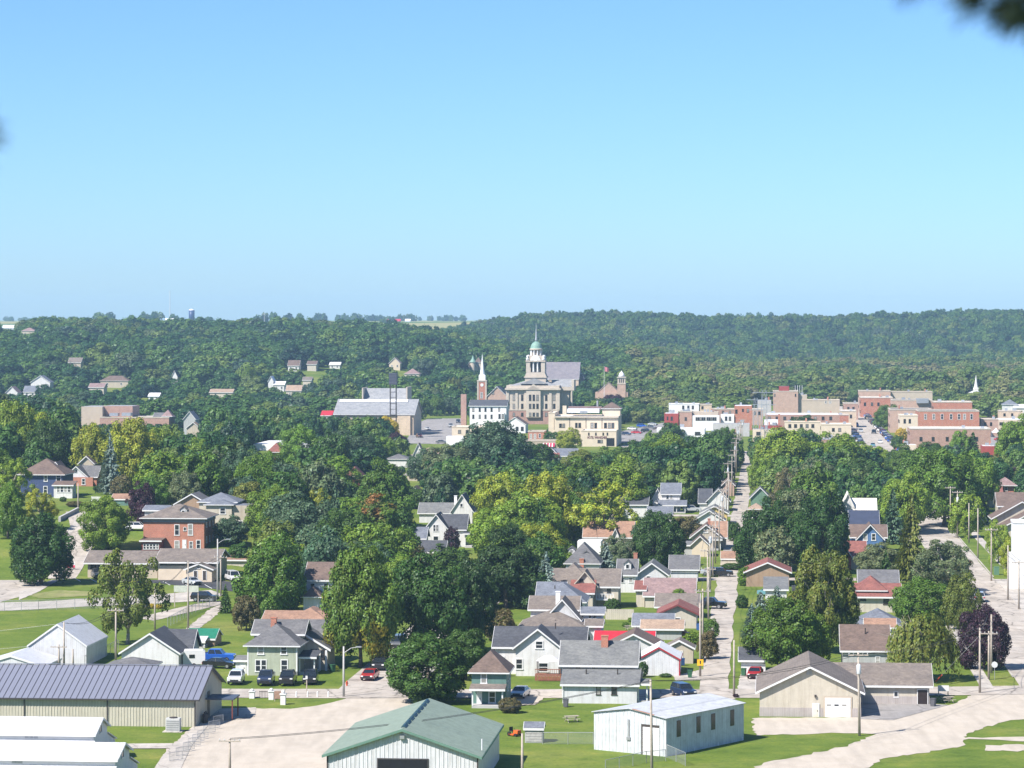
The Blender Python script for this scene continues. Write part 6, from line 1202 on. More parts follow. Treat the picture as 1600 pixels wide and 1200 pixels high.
for side, u, v0, v1, a0 in (('right', 49.6, 1090, 1560, 18), ('left', 36.3, 1210, 1560, 198)):
    k = 0; v = v0
    while v < v1:
        v += rr.uniform(6.2, 8.2)
        if rr.random() < .14: continue
        c = rr.choice(['white', 'silver', 'black', 'navy', 'grey', 'red', 'blue', 'maroon', 'white', 'black', 'tan']); q = UV(u + rr.uniform(-.3, .3), v); kd = rr.choice(['sedan', 'suv', 'suv', 'pickup'])
        car(q, kd, c, -TH + math.radians(a0 + rr.uniform(-4, 4)), '%s %s parked %s from the near end, %s kerb of main street' % (c, {'suv': 'car', 'sedan': 'car', 'pickup': 'pickup'}[kd], ORD[k], side), 'cars parked along main street', False); k += 1
for u, v, kd, c, a in ((40.5, 1195, 'sedan', 'teal', 0), (44.5, 1228, 'sedan', 'white', 180), (40.3, 1345, 'suv', 'silver', 0), (45.5, 1330, 'pickup', 'black', 180), (40.4, 1420, 'pickup', 'blue', 0)): car(UV(u, v), kd, c, -TH + math.radians(a), '%s %s driving on main street between the parked rows' % (c, kd if kd == 'pickup' else 'car'), 'traffic on main street', False)
def trailer(p):
    r = root('camper_trailer', p, 'white camper trailer beside the blue pickup', 'trailer', -TH + .2); MB().prism([(-1.6, .5), (1.6, .5), (1.6, 2.3), (1.3, 2.5), (-1.3, 2.5), (-1.6, 2.2)], 'y', -1.1, 1.1).build('body', TRIM, r); MB().box(-.7, .1, -1.14, -1.101, 1.4, 1.9).build('window', glass(), r); MB().box(1.6, 2.6, -.08, .08, .45, .58).build('drawbar', STEEL, r)
    for sy in (-1, 1): MB().tube((0, sy * 1.0, .33), (0, sy * 1.15, .33), .33, .33, 12).build('wheel', TYRE, r)
trailer(G(303, 1042))
# ---------------------------------------------------------------- poles and wires
WOOD = flat('pole_wood', (.38, .33, .275), .9, .2, 4); INSUL = flat('insulator', (.5, .5, .5), .3)
POLES = {}
_pm = {}
def pole(key, px, base, top, arm=1, label='', lamp=0, transformer=0, p=None, H_=None, lean=0.0, rz=None, group='utility poles'):
    p = p or G(px, base); H_ = H_ or (base - top) * p.y / FPX; r = root('utility_pole' if not lamp else 'street_lamp', p, label, 'pole' if not lamp else 'street lamp', -TH if rz is None else rz, group); r.rotation_euler[1] = lean
    MB().tube((0, 0, -.2), (0, 0, H_), .17, .11, 8).build('post', WOOD if not lamp else flat('grey_pole', (.42, .41, .39)), r, smooth=True)
    for k in range(arm):
        z = H_ - .35 - k * .9
        a = MB().box(-1.2, 1.2, -.2, -.08, z - .07, z + .07).build('crossarm', WOOD, r)
        for x in (-1.1, -.55, .55, 1.1): MB().lathe([(.05, z + .075), (.07, z + .16), (.03, z + .28)], 6, x, -.14).build('insulator', INSUL, a)
    if transformer: t = MB().lathe([(.26, H_ - 2.6), (.28, H_ - 2.5), (.28, H_ - 1.5), (.12, H_ - 1.35)], 12, .02, -.45).build('transformer', flat('transformer_grey', (.5, .52, .53), .5), r, smooth=True)
    if lamp:
        s = 1 if lamp > 0 else -1; a = MB().tube((0, 0, H_ - .9), (s * 1.0, -.1, H_ - .2), .05, .04, 6).tube((s * 1.0, -.1, H_ - .2), (s * 1.9, -.15, H_ - .05), .04, .04, 6).build('lamp_arm', STEEL, r); MB().box(s * 1.75 - .1, s * 1.75 + .65 * s if s > 0 else s * 1.75 + .1, -.3, 0, H_ - .1, H_ + .05).build('lamp_head', STEEL, r)
    POLES[key] = (p, H_, r); return r
PL = [('near', 1019, 1226, 1062, 0, 'tall pole before the tin shed'), ('ws', 1343, 1150, 1019, 1, 'pole with transformer before the cream workshop'), ('r1', 1531, 1083, 981, 0, 'thick pole at the street corner with guy wire'), ('r2', 1545, 1062, 986, 1, 'middle pole of the trio beside the purple tree'), ('r3', 1549, 1052, 960, 0, 'tall pole of the trio beside the purple tree'),
      ('a1', 1094, 1057, 942, 0, 'alley pole with yellow diamond sign'), ('a2', 1098, 1024, 920, 1, 'alley pole behind the cream garage'), ('a3', 1147, 1088, 1000, 0, 'short pole at the alley mouth'), ('a4', 1107, 978, 886, 1, 'alley pole beside the dark pickup'), ('b1', 100, 1046, 972, 0, 'pole with lamp bracket before the tall tin barn'), ('b2', 92, 1047, 1007, 1, 'short pole left before the tin barn'), ('b3', 114, 1047, 1014, 0, 'short pole before the tin barn corner'),
      ('b4', 181, 1036, 950, 1, 'grey pole with crossarm beside the ball field'), ('b5', 242, 984, 918, 0, 'slim pole right of the olive tree'), ('b6', 294, 983, 876, 0, 'tall slim pole behind the white garage'), ('b7', 345, 931, 868, 1, 'pole by the black car on the lane'), ('lot', 359, 1212, 1153, 1, 'small pole in the gravel lot corner'), ('post', 816, 1232, 1146, 0, 'old post beside the plank hut'),
      ('s1', 1485, 827, 760, 1, 'first of the pale poles up the right street'), ('s2', 1496, 841, 767, 1, 'second pale pole with transformer box'), ('s3', 1508, 816, 754, 1, 'pale pole with double lamp brackets'), ('s4', 1514, 848, 786, 0, 'slim pale pole right of the sidewalk'), ('s5', 1528, 873, 794, 0, 'pale pole crossing the sidewalk'), ('s6', 1549, 908, 825, 1, 'pole beside the green utility box'), ('s7', 1575, 938, 852, 0, 'brown pole before the white warehouse'), ('s8', 1592, 952, 876, 1, 'right edge pole before the white warehouse'), ('hill', 122, 800, 755, 0, 'slim pole by the cobalt house lawn'), ('nub', 728, 800, 745, 1, 'pole above the bright white house'), ('gap', 520, 782, 752, 0, 'little pale pole in the tree gap')]
for k, x, b, t, a, lb in PL: pole(k, x, b, t, a, lb, transformer=int(k in ('ws', 's2')), lean=-.015 if k in ('near', 'ws') else 0)
pole('sl', 537, 1089, 1010, 0, 'wooden street lamp pole at the lot corner', lamp=1, group='street lamps'); pole('sl2', 340, 932, 842, 0, 'curved street lamp by the low office', lamp=1, group='street lamps')
for i in range(22):
    v = 520 + i * 33; H_ = rr.uniform(9.8, 11.8); pole('al%d' % i, 0, 0, 0, 1, 'alley row pole, %s one beyond the dark pickup' % ORD[i], p=UV(-11.0 + rr.uniform(-.4, .4), v), H_=H_, transformer=int(i % 4 == 1))
def wire(a, b, label, offs=((0, 0),), sag=.9, r=.032):
    (pa, ha, _), (pb, hb_, _) = POLES[a], POLES[b]; m = MB()
    A = pa + Vector((0, 0, ha - .1)); B = pb + Vector((0, 0, hb_ - .1)); d = (B - A); side = Vector((-d.y, d.x, 0)).normalized(); w = None
    for j, (o, z) in enumerate(offs):
        pts = [A.lerp(B, i / 10) + side * o + Vector((0, 0, z - sag * 4 * (i / 10) * (1 - i / 10))) for i in range(11)]; m = MB()
        for p, q in zip(pts, pts[1:]): m.tube(p, q, r, r, 3)
        if w is None: w = root('power_line', pts[0], label, 'power line', 0, 'overhead wires')
        m.v = [tuple(Vector(v) - pts[0]) if 0 else (v[0] - w.location.x, v[1] - w.location.y, v[2] - w.location.z) for v in m.v]; m.build('wire', flat('wire_black', (.05, .05, .05), .5), w)
for i in range(21): wire('al%d' % i, 'al%d' % (i + 1), 'wires from the %s alley row pole to the next' % ORD[i], ((-1, 0), (0, .2), (1, 0)), .6)
for a, b, lb in (('lot', 'near', 'long wires sagging across the green barn roof'), ('near', 'ws', 'wires from the tin shed pole to the workshop pole'), ('ws', 'r1', 'wires from the workshop pole to the corner pole'), ('b4', 'b1', 'wires before the tin barn'), ('b4', 'b5', 'wires over the ball field edge'), ('b5', 'b6', 'wires behind the white garage'), ('b6', 'b7', 'wires toward the lane'), ('s1', 's3', 'wires high on the right street'), ('s3', 's6', 'wires over the sidewalk'), ('s6', 's8', 'wires to the warehouse pole'), ('a1', 'a2', 'wires along the near alley'), ('a2', 'a4', 'wires past the cream garage'), ('a4', 'al0', 'wires joining the far alley row'), ('nub', 'al9', 'cross wires above the white houses'), ('r1', 'r3', 'wires in the corner pole trio')): wire(a, b, lb, ((-.5, 0), (.5, 0)), .9)
p0, hh, _r = POLES['r1']; q = G(1461, 1066); g = root('guy_wire', q, 'guy wire with red marker anchored by the workshop corner', 'guy wire'); e = p0 + Vector((0, 0, hh - 1)) - q; MB().tube((0, 0, 0), tuple(e), .025, .025, 4).build('cable', STEEL, g); MB().tube(tuple(e * .02), tuple(e * .16), .09, .09, 6).build('marker', flat('red_marker', (.5, .06, .03)), g)
p0 = POLES['a1'][0]; g = root('warning_sign', p0 + Vector((0, -.3, 2.0)), 'yellow diamond sign fixed to the alley pole', 'sign', -TH); MB().tube((0, -.02, 0), (0, .02, 0), .62, .62, 4).build('plate', flat('sign_yellow', (.8, .42, .02), .5), g); MB().box(-.08, .08, -.04, -.021, -.2, .25).build('symbol', BLACK, g)
# substation lattice behind the alley
def lattice(px, base, top, w, label):
    p = G(px, base); H_ = (base - top) * p.y / FPX; r = root('lattice_pylon', p, label, 'pylon', -TH); n = int(H_ / 3)
    for sx in (-1, 1):
        for sy in (-1, 1): MB().tube((sx * w, sy * w, 0), (sx * w * .55, sy * w * .55, H_), .14, .1, 5).build('leg', STEEL, r)
    for i in range(n):
        z0, z1 = i * H_ / n, (i + 1) * H_ / n; a = w * (1 - .45 * z0 / H_); b = w * (1 - .45 * z1 / H_)
        MB().tube((-a, -a, z0), (b, -b, z1), .07, .07, 4).tube((a, -a, z0), (-b, -b, z1), .07, .07, 4).tube((-b, -b, z1), (b, -b, z1), .08, .08, 4).build('brace', STEEL, r)
    for z in (H_ * .72, H_ * .96): MB().box(-w * 3.2, w * 3.2, -.15, .15, z - .12, z + .12).build('crossarm', STEEL, r)
    clear(px - 9, top, px + 9, base - 12, p.y)
lattice(1194, 690, 610, 1.5, 'taller steel pylon at the alley end'); lattice(1181, 688, 622, 1.2, 'shorter steel pylon left of the taller one')
# ---------------------------------------------------------------- fences, gates, yard things
LINK = D.materials.new('chain_link'); LINK.use_nodes = True; _n = LINK.node_tree.nodes; _l = LINK.node_tree.links; _t = _n.new('ShaderNodeBsdfTransparent'); _m = _n.new('ShaderNodeMixShader'); _m.inputs[0].default_value = .2
_n['Principled BSDF'].inputs['Base Color'].default_value = (.4, .41, .41, 1); _n['Principled BSDF'].inputs['Roughness'].default_value = .6; _l.new(_t.outputs[0], _m.inputs[1]); _l.new(_n['Principled BSDF'].outputs[0], _m.inputs[2]); _l.new(_m.outputs[0], _n['Material Output'].inputs[0])
def fence(pts, h, label, step=2.6, mat=None):
    P = [G(*q) for q in pts]; r = root('chain_link_fence', P[0], label, 'fence', 0)
    for a, b in zip(P, P[1:]):
        n = max(1, int((b - a).length / step)); A = a - P[0]; B = b - P[0]
        for i in range(n + 1): q = A.lerp(B, i / n); MB().tube((q.x, q.y, q.z - .1), (q.x, q.y, q.z + h), .04, .04, 6).build('post', STEEL, r)
        MB().tube((A.x, A.y, A.z + h), (B.x, B.y, B.z + h), .035, .035, 5).build('rail', STEEL, r)
        if mat is None: MB().add([(A.x, A.y, A.z + .03), (B.x, B.y, B.z + .03), (B.x, B.y, B.z + h), (A.x, A.y, A.z + h)], [(0, 1, 2, 3)]).build('mesh', LINK, r)
fence([(-20, 955), (60, 954), (145, 951), (250, 947)], 1.8, 'low chain link fence along the ball field'); fence([(262, 980), (300, 960), (338, 943)], 1.6, 'chain link fence running to the lane'); fence([(946, 1206), (1010, 1192), (1040, 1189)], 1.3, 'chain link fence before the tin shed door'); fence([(1042, 1184), (1071, 1197)], 1.5, 'chain link gate panel at the tin shed corner'); fence([(848, 1163), (927, 1163)], 1.4, 'chain link fence behind the plank hut'); fence([(132, 1042), (185, 1016)], 1.6, 'rough fence beside the tall tin barn')
for i, (x, y) in enumerate(((275, 1190), (285, 1182), (295, 1174), (304, 1167), (310, 1161), (317, 1155), (327, 1147), (335, 1140), (341, 1132))):
    r = root('crowd_barrier', G(x, y), 'steel crowd barrier, %s in the row counting from the nearest' % ORD[i], 'barrier', -TH + math.radians(58 + (i * 37 % 11) - 5), 'crowd barriers beside the walk'); f = MB()
    f.tube((-1, 0, .2), (-1, 0, 1.1), .03).tube((1, 0, .2), (1, 0, 1.1), .03).tube((-1, 0, 1.1), (1, 0, 1.1), .03).tube((-1, 0, .2), (1, 0, .2), .03); f.build('frame', STEEL, r)
    for k in range(9): MB().tube((-.8 + k * .2, 0, .2), (-.8 + k * .2, 0, 1.1), .015, .015, 4).build('bar', STEEL, r)
    for x_ in (-.8, .8): MB().box(x_ - .03, x_ + .03, -.3, .3, .0, .05).build('foot', STEEL, r)
for i, (x, b, t, lb) in enumerate(((394, 1091, 1076, 'white gate pillar in the hall shadow'), (424, 1093, 1075, 'white gate pillar left of the signboard'), (442.5, 1101, 1078, 'white gate pillar right of the signboard'))):
    p = G(x, b); H_ = (b - t) * p.y / FPX; r = root('gate_pillar', p, lb, 'pillar', -TH, 'white gate pillars'); MB().box(-.33, .33, -.33, .33, 0, H_ * .68).build('shaft', TRIM, r); MB().box(-.42, .42, -.42, .42, H_ * .68 + .004, H_ * .76).build('cap', TRIM, r); MB().lathe([(.14, H_ * .76), (.27, H_ * .86), (.2, H_ * .95), (.04, H_)], 10).build('ball', TRIM, r, smooth=True)
p = G(434, 1096); r = root('park_sign', p, 'weathered brown signboard between the white gate pillars', 'sign', -TH); MB().box(-.48, .48, -.05, .05, .35, 1.35).build('board', flat('brown_sign', (.3, .19, .14), .8, .3, 3), r); MB().box(-.44, -.36, -.04, .04, 0, .35).box(.36, .44, -.04, .04, 0, .35).build('post', WOOD, r)
p = G(405, 1091); r = root('iron_fence', p, 'short black iron railing between gate pillars', 'fence', -TH); MB().box(0, 1.5, -.03, .03, .85, .92).build('rail', FRAME_B, r)
for k in range(8): MB().box(k * .2 + .05, k * .2 + .09, -.02, .02, 0, 1.0).build('bar', FRAME_B, r)
for i, x in enumerate((463, 480.6, 496, 513)): r = tag(MB().lathe([(.1, 0), (.1, .7), (.04, .8)], 8).build('bollard', TRIM, None, G(x, 1089.5)), 'white bollard, %s from the signboard along the lot lawn' % ORD[i], 'bollard', 'white bollards')
p = G(542, 1072); r = root('fire_hydrant', p, 'small orange red fire hydrant beside the lamp pole', 'hydrant'); MB().lathe([(.16, 0), (.13, .1), (.13, .5), (.16, .52), (.1, .68), (.03, .74)], 10).build('body', flat('hydrant_red', (.5, .08, .03), .4), r, smooth=True); MB().tube((-.22, 0, .4), (.22, 0, .4), .06).build('nozzle', flat('hydrant_red', (.5, .08, .03), .4), r)
def board(px, base, t, b, w_px, label, m, name='sign_board', legs=2, col2=None):
    p = G(px, base); s = p.y / FPX; r = root(name, p, label, 'sign', -TH); w = w_px * s / 2; z1 = (base - t) * s; z0 = (base - b) * s
    MB().box(-w, w, -.06, .06, z0, z1).build('panel', m, r)
    if col2: MB().box(-w + .03, w - .03, -.075, -.061, z0, z0 + (z1 - z0) * .45).build('band', col2, r)
    for sx in ((-1, 1) if legs == 2 else (0,)): MB().box(sx * (w - .1) - .07, sx * (w - .1) + .07, .061, .2, 0, z1 * .98).build('post', WOOD, r)
board(1474, 1088, 1071, 1080, 17, 'blank white signboard on two posts by the workshop lawn', TRIM); board(111, 891, 878, 887, 13, 'red and white sign under the dark oak', TRIM, col2=flat('sign_red', (.5, .03, .08), .5)); board(291, 949, 915, 925, 39, 'pale faded banner frame at the ball field', flat('faded_banner', (.42, .45, .38), .8, .15, 2)); board(479, 1084, 1056, 1061, 3, 'thin street sign before the jeep', TRIM, legs=1); board(1515, 888, 876, 881, 6, 'small red road sign on the right verge', flat('sign_red', (.5, .03, .08), .5), legs=1)
p = G(1554, 1062); r = root('stop_sign', p, 'back of a stop sign at the street corner', 'sign', -TH); H_ = 28 * p.y / FPX; MB().tube((0, 0, 0), (0, 0, H_), .04, .04, 6).build('post', STEEL, r); MB().tube((0, -.05, H_ - .4), (0, -.02, H_ - .4), .45, .45, 8).build('plate', flat('sign_back', (.55, .56, .56), .4), r)
p = G(1579.5, 909.5); r = root('dumpster', p, 'blue dumpster beside the white warehouse', 'dumpster', -TH); MB().prism([(-.5, 0), (.5, 0), (.55, 1.0), (-.55, 1.0)], 'y', -.45, .45).build('bin', flat('dumpster_blue', (.02, .12, .42), .5), r); MB().box(-.58, .58, -.5, .5, 1.005, 1.1).build('lid', flat('dumpster_lid', (.1, .3, .6), .5), r)
p = G(1557, 898); r = root('utility_box', p, 'green utility cabinet beside the sidewalk', 'utility box', -TH); MB().box(-.5, .5, -.5, .5, 0, 1.5).build('cabinet', flat('cabinet_green', (.1, .2, .13), .6), r); MB().box(-.53, .53, -.53, .53, 1.505, 1.56).build('lid', flat('cabinet_green', (.1, .2, .13), .6), r)
# deck with canopy
p = G(857, 1063); r = root('wooden_deck', p, 'red brown wooden deck at the white clapboard house', 'deck', -TH); DK = flat('deck_wood', (.24, .1, .06), .8, .2, 3); fl = MB().box(-1.8, 1.8, -1.2, 1.2, .75, .85).build('floor', DK, r)
for i in range(9): MB().box(-1.8 + i * .42, -1.8 + i * .42 + .38, -1.25, -1.205, .1, .74).build('skirt_board', DK, r)
for i in range(14): MB().box(-1.78 + i * .27, -1.72 + i * .27, -1.2, -1.14, .855, 1.6).build('baluster', DK, r)
MB().box(-1.8, 1.8, -1.22, -1.12, 1.605, 1.7).build('handrail', DK, r)
p2 = p + Vector((0, 0, .86)); r = root('garden_canopy', p2, 'white garden canopy over the wooden deck', 'canopy', -TH); MB().add([(-1.6, -1.0, 1.9), (1.6, -1.0, 1.9), (1.6, 1.0, 1.9), (-1.6, 1.0, 1.9), (-.5, 0, 2.6), (.5, 0, 2.6)], [(0, 1, 5, 4), (1, 2, 5), (2, 3, 4, 5), (3, 0, 4), (3, 2, 1, 0)]).build('fabric', flat('canvas', (.72, .68, .66), .9), r)
for sx in (-1, 1):
    for sy in (-1, 1): MB().box(sx * 1.5 - .05, sx * 1.5 + .05, sy * .95 - .05, sy * .95 + .05, 0, 1.9).build('pole', FRAME_B, r)
p = G(946, 968); r = root('board_fence', p, 'cream board fence beside the taupe roofed house', 'fence', -TH)
for i in range(14): MB().box(i * .34, i * .34 + .32, -.03, .03, 0, 1.75).build('board', WALL['cream'], r)
MB().box(0, 4.76, .031, .09, 1.3, 1.42).build('rail', WALL['cream'], r)
p = G(143, 783); r = root('picket_fence', p, 'white picket fence by the brick cottage lawn', 'fence', -TH - .35)
for i in range(9): MB().box(i * .33, i * .33 + .14, -.03, .03, 0, 1.15).build('picket', TRIM, r)
MB().box(0, 2.8, .031, .08, .8, .9).build('rail', TRIM, r)
A = G(93, 815); B = G(122, 800); r = root('retaining_wall', A, 'grey block retaining wall on the terraced lawn', 'wall', math.atan2(B.y - A.y, B.x - A.x)); Lw = (B - A).length; dz = (B.z - A.z)
for j in range(3):
    n = 12
    for i in range(n): MB().box(i * Lw / n + .02, (i + 1) * Lw / n - .02, -.25, .25, j * .42 + dz * i / n - .2, j * .42 + .4 + dz * i / n - .2).build('block', WALL['greyw'], r)
# ---------------------------------------------------------------- pines beside the viewer, whose twigs hang into the view
def viewer_pine(x, y, tips, label):
    z0 = float(hgt(x, y)); r = root('pine_tree', (x, y, z0), label, 'tree'); rng = np.random.default_rng(int(abs(x) * 100)); H_ = 9.0
    MB().tube((0, 0, -.3), (0, 0, H_), .24, .06, 10).build('trunk', BARK, r, smooth=True)
    NEED = flat('dark_needles', (.018, .035, .018), .7, .3, 4)  # near-black green puts the tree's own shade into the needle colour
    ends = [Vector(t) - Vector((x, y, z0)) for t in tips]
    for k in range(16):
        a = rng.uniform(0, 6.28); zz = rng.uniform(5.2, H_ - .4); L = (H_ - zz) * .34 + .5
        e = Vector((math.cos(a) * L, math.sin(a) * L, zz - .25)); ex = Vector((x, y, z0)) + e
        if ex.y > .3 and abs(ex.x) < ex.y * .22 and abs(ex.z - CH) < ex.y * .2: continue
        ends.append(e)
    for e in ends:
        a = Vector((0, 0, max(2.5, e.z + .35))); m = MB(); pts = [a.lerp(e, t) + Vector((0, 0, .12 * math.sin(t * 3.1))) for t in np.linspace(0, 1, 7)]
        for i, (p, q) in enumerate(zip(pts, pts[1:])): m.tube(p, q, .035 - i * .005, .03 - i * .005, 5)
        b = m.build('branch', BARK, r); n = MB()
        for t in np.linspace(.45, 1, 16):
            i = min(5, int(t * 6)); c = pts[i].lerp(pts[i + 1], t * 6 - i)
            for _ in range(42):
                d = Vector(rng.normal(0, 1, 3)).normalized() + (e - a).normalized() * .7; n.tube(c, c + d.normalized() * rng.uniform(.035, .065), .0028, .001, 3)
        n.build('needles', NEED, b)['kind'] = 'stuff'
viewer_pine(2.1, 4.4, [(.612, 3.9, 50.418), (.668, 3.9, 50.39), (.53, 3.9, 50.442), (.655, 3.95, 50.41), (.7, 3.9, 50.4)], 'dark pine beside the viewpoint whose blurred twig enters the top right corner')
viewer_pine(-2.0, 3.8, [(-.722, 4.0, 50.246)], 'dark pine beside the viewpoint touching the left picture edge')
# yard clutter
for i, (px, py, c) in enumerate(((1078, 1059, 'green'), (1092, 985, 'blue'), (1000, 1062, 'grey'), (884, 1105, 'grey'), (797, 1108, 'green'), (1066, 1040, 'blue'), (1162, 1056, 'green'), (520, 1050, 'green'), (1240, 924, 'grey'), (1458, 1104, 'grey'), (700, 876, 'green'), (1352, 1058, 'blue'), (1094, 958, 'grey'))):
    r = root('wheeled_bin', G(px, py), None, 'bin', -TH + i, 'wheeled bins'); col = dict(green=(.03, .1, .05), blue=(.03, .08, .22), grey=(.09, .09, .1))[c]; m = flat('bin_' + c, col, .6)
    MB().prism([(-.26, .08), (.26, .08), (.32, 1.0), (-.32, 1.0)], 'y', -.3, .3).build('bin', m, r); MB().box(-.34, .34, -.34, .34, 1.005, 1.08).build('lid', m, r)
    q = min(FOOT, key=lambda f: (f[0] - r.location).length)[1].o.name.split('.')[0].replace('_', ' '); r['label'] = '%s wheeled bin beside the %s' % (c, q)
def picnic(px, py, label):
    r = root('picnic_table', G(px, py), label, 'table', .3)
    for i in range(4): MB().box(-.9, .9, -.38 + i * .19, -.38 + i * .19 + .17, .72, .76).build('plank', WOOD, r)
    for s in (-1, 1): MB().box(-.9, .9, s * .75 - .13, s * .75 + .13, .42, .46).build('bench', WOOD, r); MB().tube((s * .6, -.75, 0), (s * .6, .2, .72), .05, .05, 4).tube((s * .6, .75, 0), (s * .6, -.2, .72), .05, .05, 4).build('leg', WOOD, r)
picnic(893, 1128, 'picnic table on the lawn below the pale house'); picnic(985, 985, 'picnic table in the sunny yard by the cream fence'); picnic(1480, 1098, 'picnic table on the workshop lawn')
# ---------------------------------------------------------------- trees one can tell apart
HAND = [  # foot x, foot y, width, top y, shape, colour
 (200,1006,118,858,'sparse','olive'),(165,862,88,776,'oval','fresh'),(64,914,118,803,'broad','dark'),(430,965,122,832,'broad','mid'),(352,958,30,912,'slim','deep'),(385,985,48,930,'mid','brown'),
 (563,1043,122,853,'yellow','mid'),(672,1030,132,866,'broad','dark'),(735,1020,92,872,'broad','black'),(668,1097,140,989,'dome','deep'),(728,1062,78,982,'round','deep'),
 (470,880,122,768,'broad','blue'),(583,890,132,772,'orange','mid'),(600,826,100,716,'broad','mid'),(400,800,76,710,'round','fresh'),(468,730,66,664,'round','fresh'),(520,742,62,672,'mid','deep'),
 (345,800,78,735,'broad','grey'),(290,768,46,714,'round','purple'),(222,818,52,752,'broad','purple'),(172,772,44,676,'spruce','spruce'),(190,778,34,741,'small','brown'),(265,795,44,737,'oval','fresh'),
 (205,760,88,653,'broad','lime'),(140,752,68,661,'broad','lime'),(250,745,66,668,'broad','bright'),(305,750,66,684,'broad','bright'),(330,735,54,676,'broad','fresh'),(75,745,74,655,'broad','deep'),(20,735,84,626,'broad','bright'),(55,720,80,640,'broad','lime'),(108,715,52,650,'broad','dark'),(-15,790,80,690,'broad','mid'),
 (20,800,70,715,'sparse','bright'),(62,830,60,762,'sparse','lime'),(12,840,60,752,'broad','fresh'),(70,812,26,768,'slim','dark'),(90,708,60,645,'mid','deep'),
 (790,950,132,828,'broad','black'),(745,940,70,870,'broad','dark'),(700,905,80,850,'mid','deep'),(640,900,60,845,'mid','brown'),(825,868,120,766,'broad','fresh'),(770,870,90,790,'broad','bright'),(880,850,80,780,'broad','bright'),(945,858,118,752,'sparse','lime'),(900,810,104,714,'broad','mid'),(968,806,110,712,'broad','bright'),(1020,790,70,722,'broad','deep'),
 (1028,896,84,798,'round','dark'),(946,902,48,845,'spruce','spruce'),(852,952,64,862,'spruce','spruce'),(868,905,60,852,'broad','fresh'),(1060,950,30,919,'round','fresh'),(1072,845,56,806,'mid','brown'),
 (772,760,116,658,'broad','blue'),(700,765,96,695,'broad','grey'),(665,760,66,700,'broad','blue'),(735,760,60,690,'broad','deep'),(600,720,44,682,'oval','fresh'),(575,715,40,686,'broad','bright'),(545,735,90,672,'broad','blue'),(618,712,42,674,'broad','purple'),(420,770,60,705,'broad','fresh'),(445,770,90,725,'broad','grey'),(515,780,92,712,'broad','fresh'),(650,795,50,760,'mid','deep'),(620,862,60,800,'broad','deep'),(530,868,60,800,'mid','mid'),(450,905,90,850,'broad','fresh'),(705,862,26,822,'small','purple'),
 (1198,892,98,778,'broad','dark'),(1285,896,98,774,'broad','dark'),(1240,880,80,800,'broad','deep'),(1285,1022,104,853,'sparse','olive'),(1292,1020,96,862,'broad','olive'),(1222,1050,118,932,'broad','mid'),(1262,1046,80,955,'broad','fresh'),(1188,985,54,924,'spruce','spruce'),(1214,975,50,914,'spruce','spruce'),(1174,1000,40,942,'spruce','spruce'),(1160,950,22,928,'small','deep'),(1163,915,24,884,'small','fresh'),(1145,845,30,812,'mid','deep'),(1170,880,50,832,'broad','dark'),(1110,1000,30,965,'small','mid'),
 (1442,1064,122,950,'willow','olive'),(1440,975,104,902,'round','mid'),(1500,985,66,894,'broad','olive'),(1538,1046,80,944,'round','purple'),(1424,912,64,772,'spruce','olive'),(1395,850,50,762,'spruce','blue'),(1375,905,90,848,'broad','grey'),(1478,930,110,843,'sparse','grey'),(1470,925,90,850,'broad','grey'),(1475,822,120,702,'broad','mid'),(1440,790,90,700,'broad','mid'),(1528,800,70,705,'broad','fresh'),
 (1378,782,36,734,'slim','deep'),(1345,785,76,715,'broad','dark'),(1225,760,110,668,'broad','bright'),(1300,760,110,676,'broad','bright'),(1265,805,104,715,'sparse','grey'),(1235,812,70,730,'sparse','brown'),(1190,770,50,715,'broad','bright'),(1590,745,70,648,'broad','fresh'),(1555,760,50,714,'round','olive'),(1576,768,40,728,'round','purple'),(1500,730,40,672,'oval','fresh'),(1455,735,60,690,'broad','deep'),(1520,735,50,675,'slim','dark'),(1415,745,60,692,'broad','mid'),
 (1128,738,52,668,'oval','deep'),(1095,752,84,680,'broad','deep'),(1050,752,88,676,'broad','fresh'),(1000,746,84,688,'broad','deep'),(950,748,84,698,'broad','mid'),(905,748,70,702,'broad','olive'),(888,708,40,668,'broad','lime'),(864,702,34,674,'small','deep'),
 (1388,672,46,632,'round','mid'),(1408,692,22,668,'small','yellow'),(1403,702,26,680,'small','deep'),(1255,676,48,648,'mid','deep'),(1285,680,34,660,'small','olive'),(1050,690,40,660,'mid','deep'),(603,695,50,650,'broad','yellow'),(590,668,28,634,'spruce','deep'),(385,612,42,568,'willow','fresh'),(958,640,40,616,'round','purple'),(710,640,30,590,'broad','olive'),
 (790,716,36,672,'oval','deep'),(1022,660,36,632,'mid','mid'),(1000,658,34,630,'mid','deep'),(982,656,30,632,'mid','fresh'),(660,655,34,618,'mid','deep'),(682,650,30,618,'mid','mid'),(1018,700,30,672,'mid','fresh'),(1372,738,56,697,'broad','bright'),(1338,735,66,690,'broad','fresh'),(1404,742,54,700,'broad','deep'),(1350,722,30,694,'small','lime'),(1318,712,44,676,'broad','mid'),(835,740,90,690,'broad','deep'),(1560,880,40,812,'broad','bright'),(1578,900,36,838,'broad','lime'),(1580,722,50,665,'broad','deep'),(360,850,60,805,'mid','blue'),(375,880,40,846,'mid','deep'),(480,945,50,905,'mid','deep'),(780,1002,56,950,'small','brown'),(1105,1030,34,985,'mid','brown'),(1085,1006,40,985,'small','fresh'),(1003,1058,22,1032,'small','dark'),(820,905,70,840,'broad','deep'),(1480,780,60,705,'mid','deep'),(1140,708,40,670,'oval','fresh'),
]
for q in HAND: T(*q)
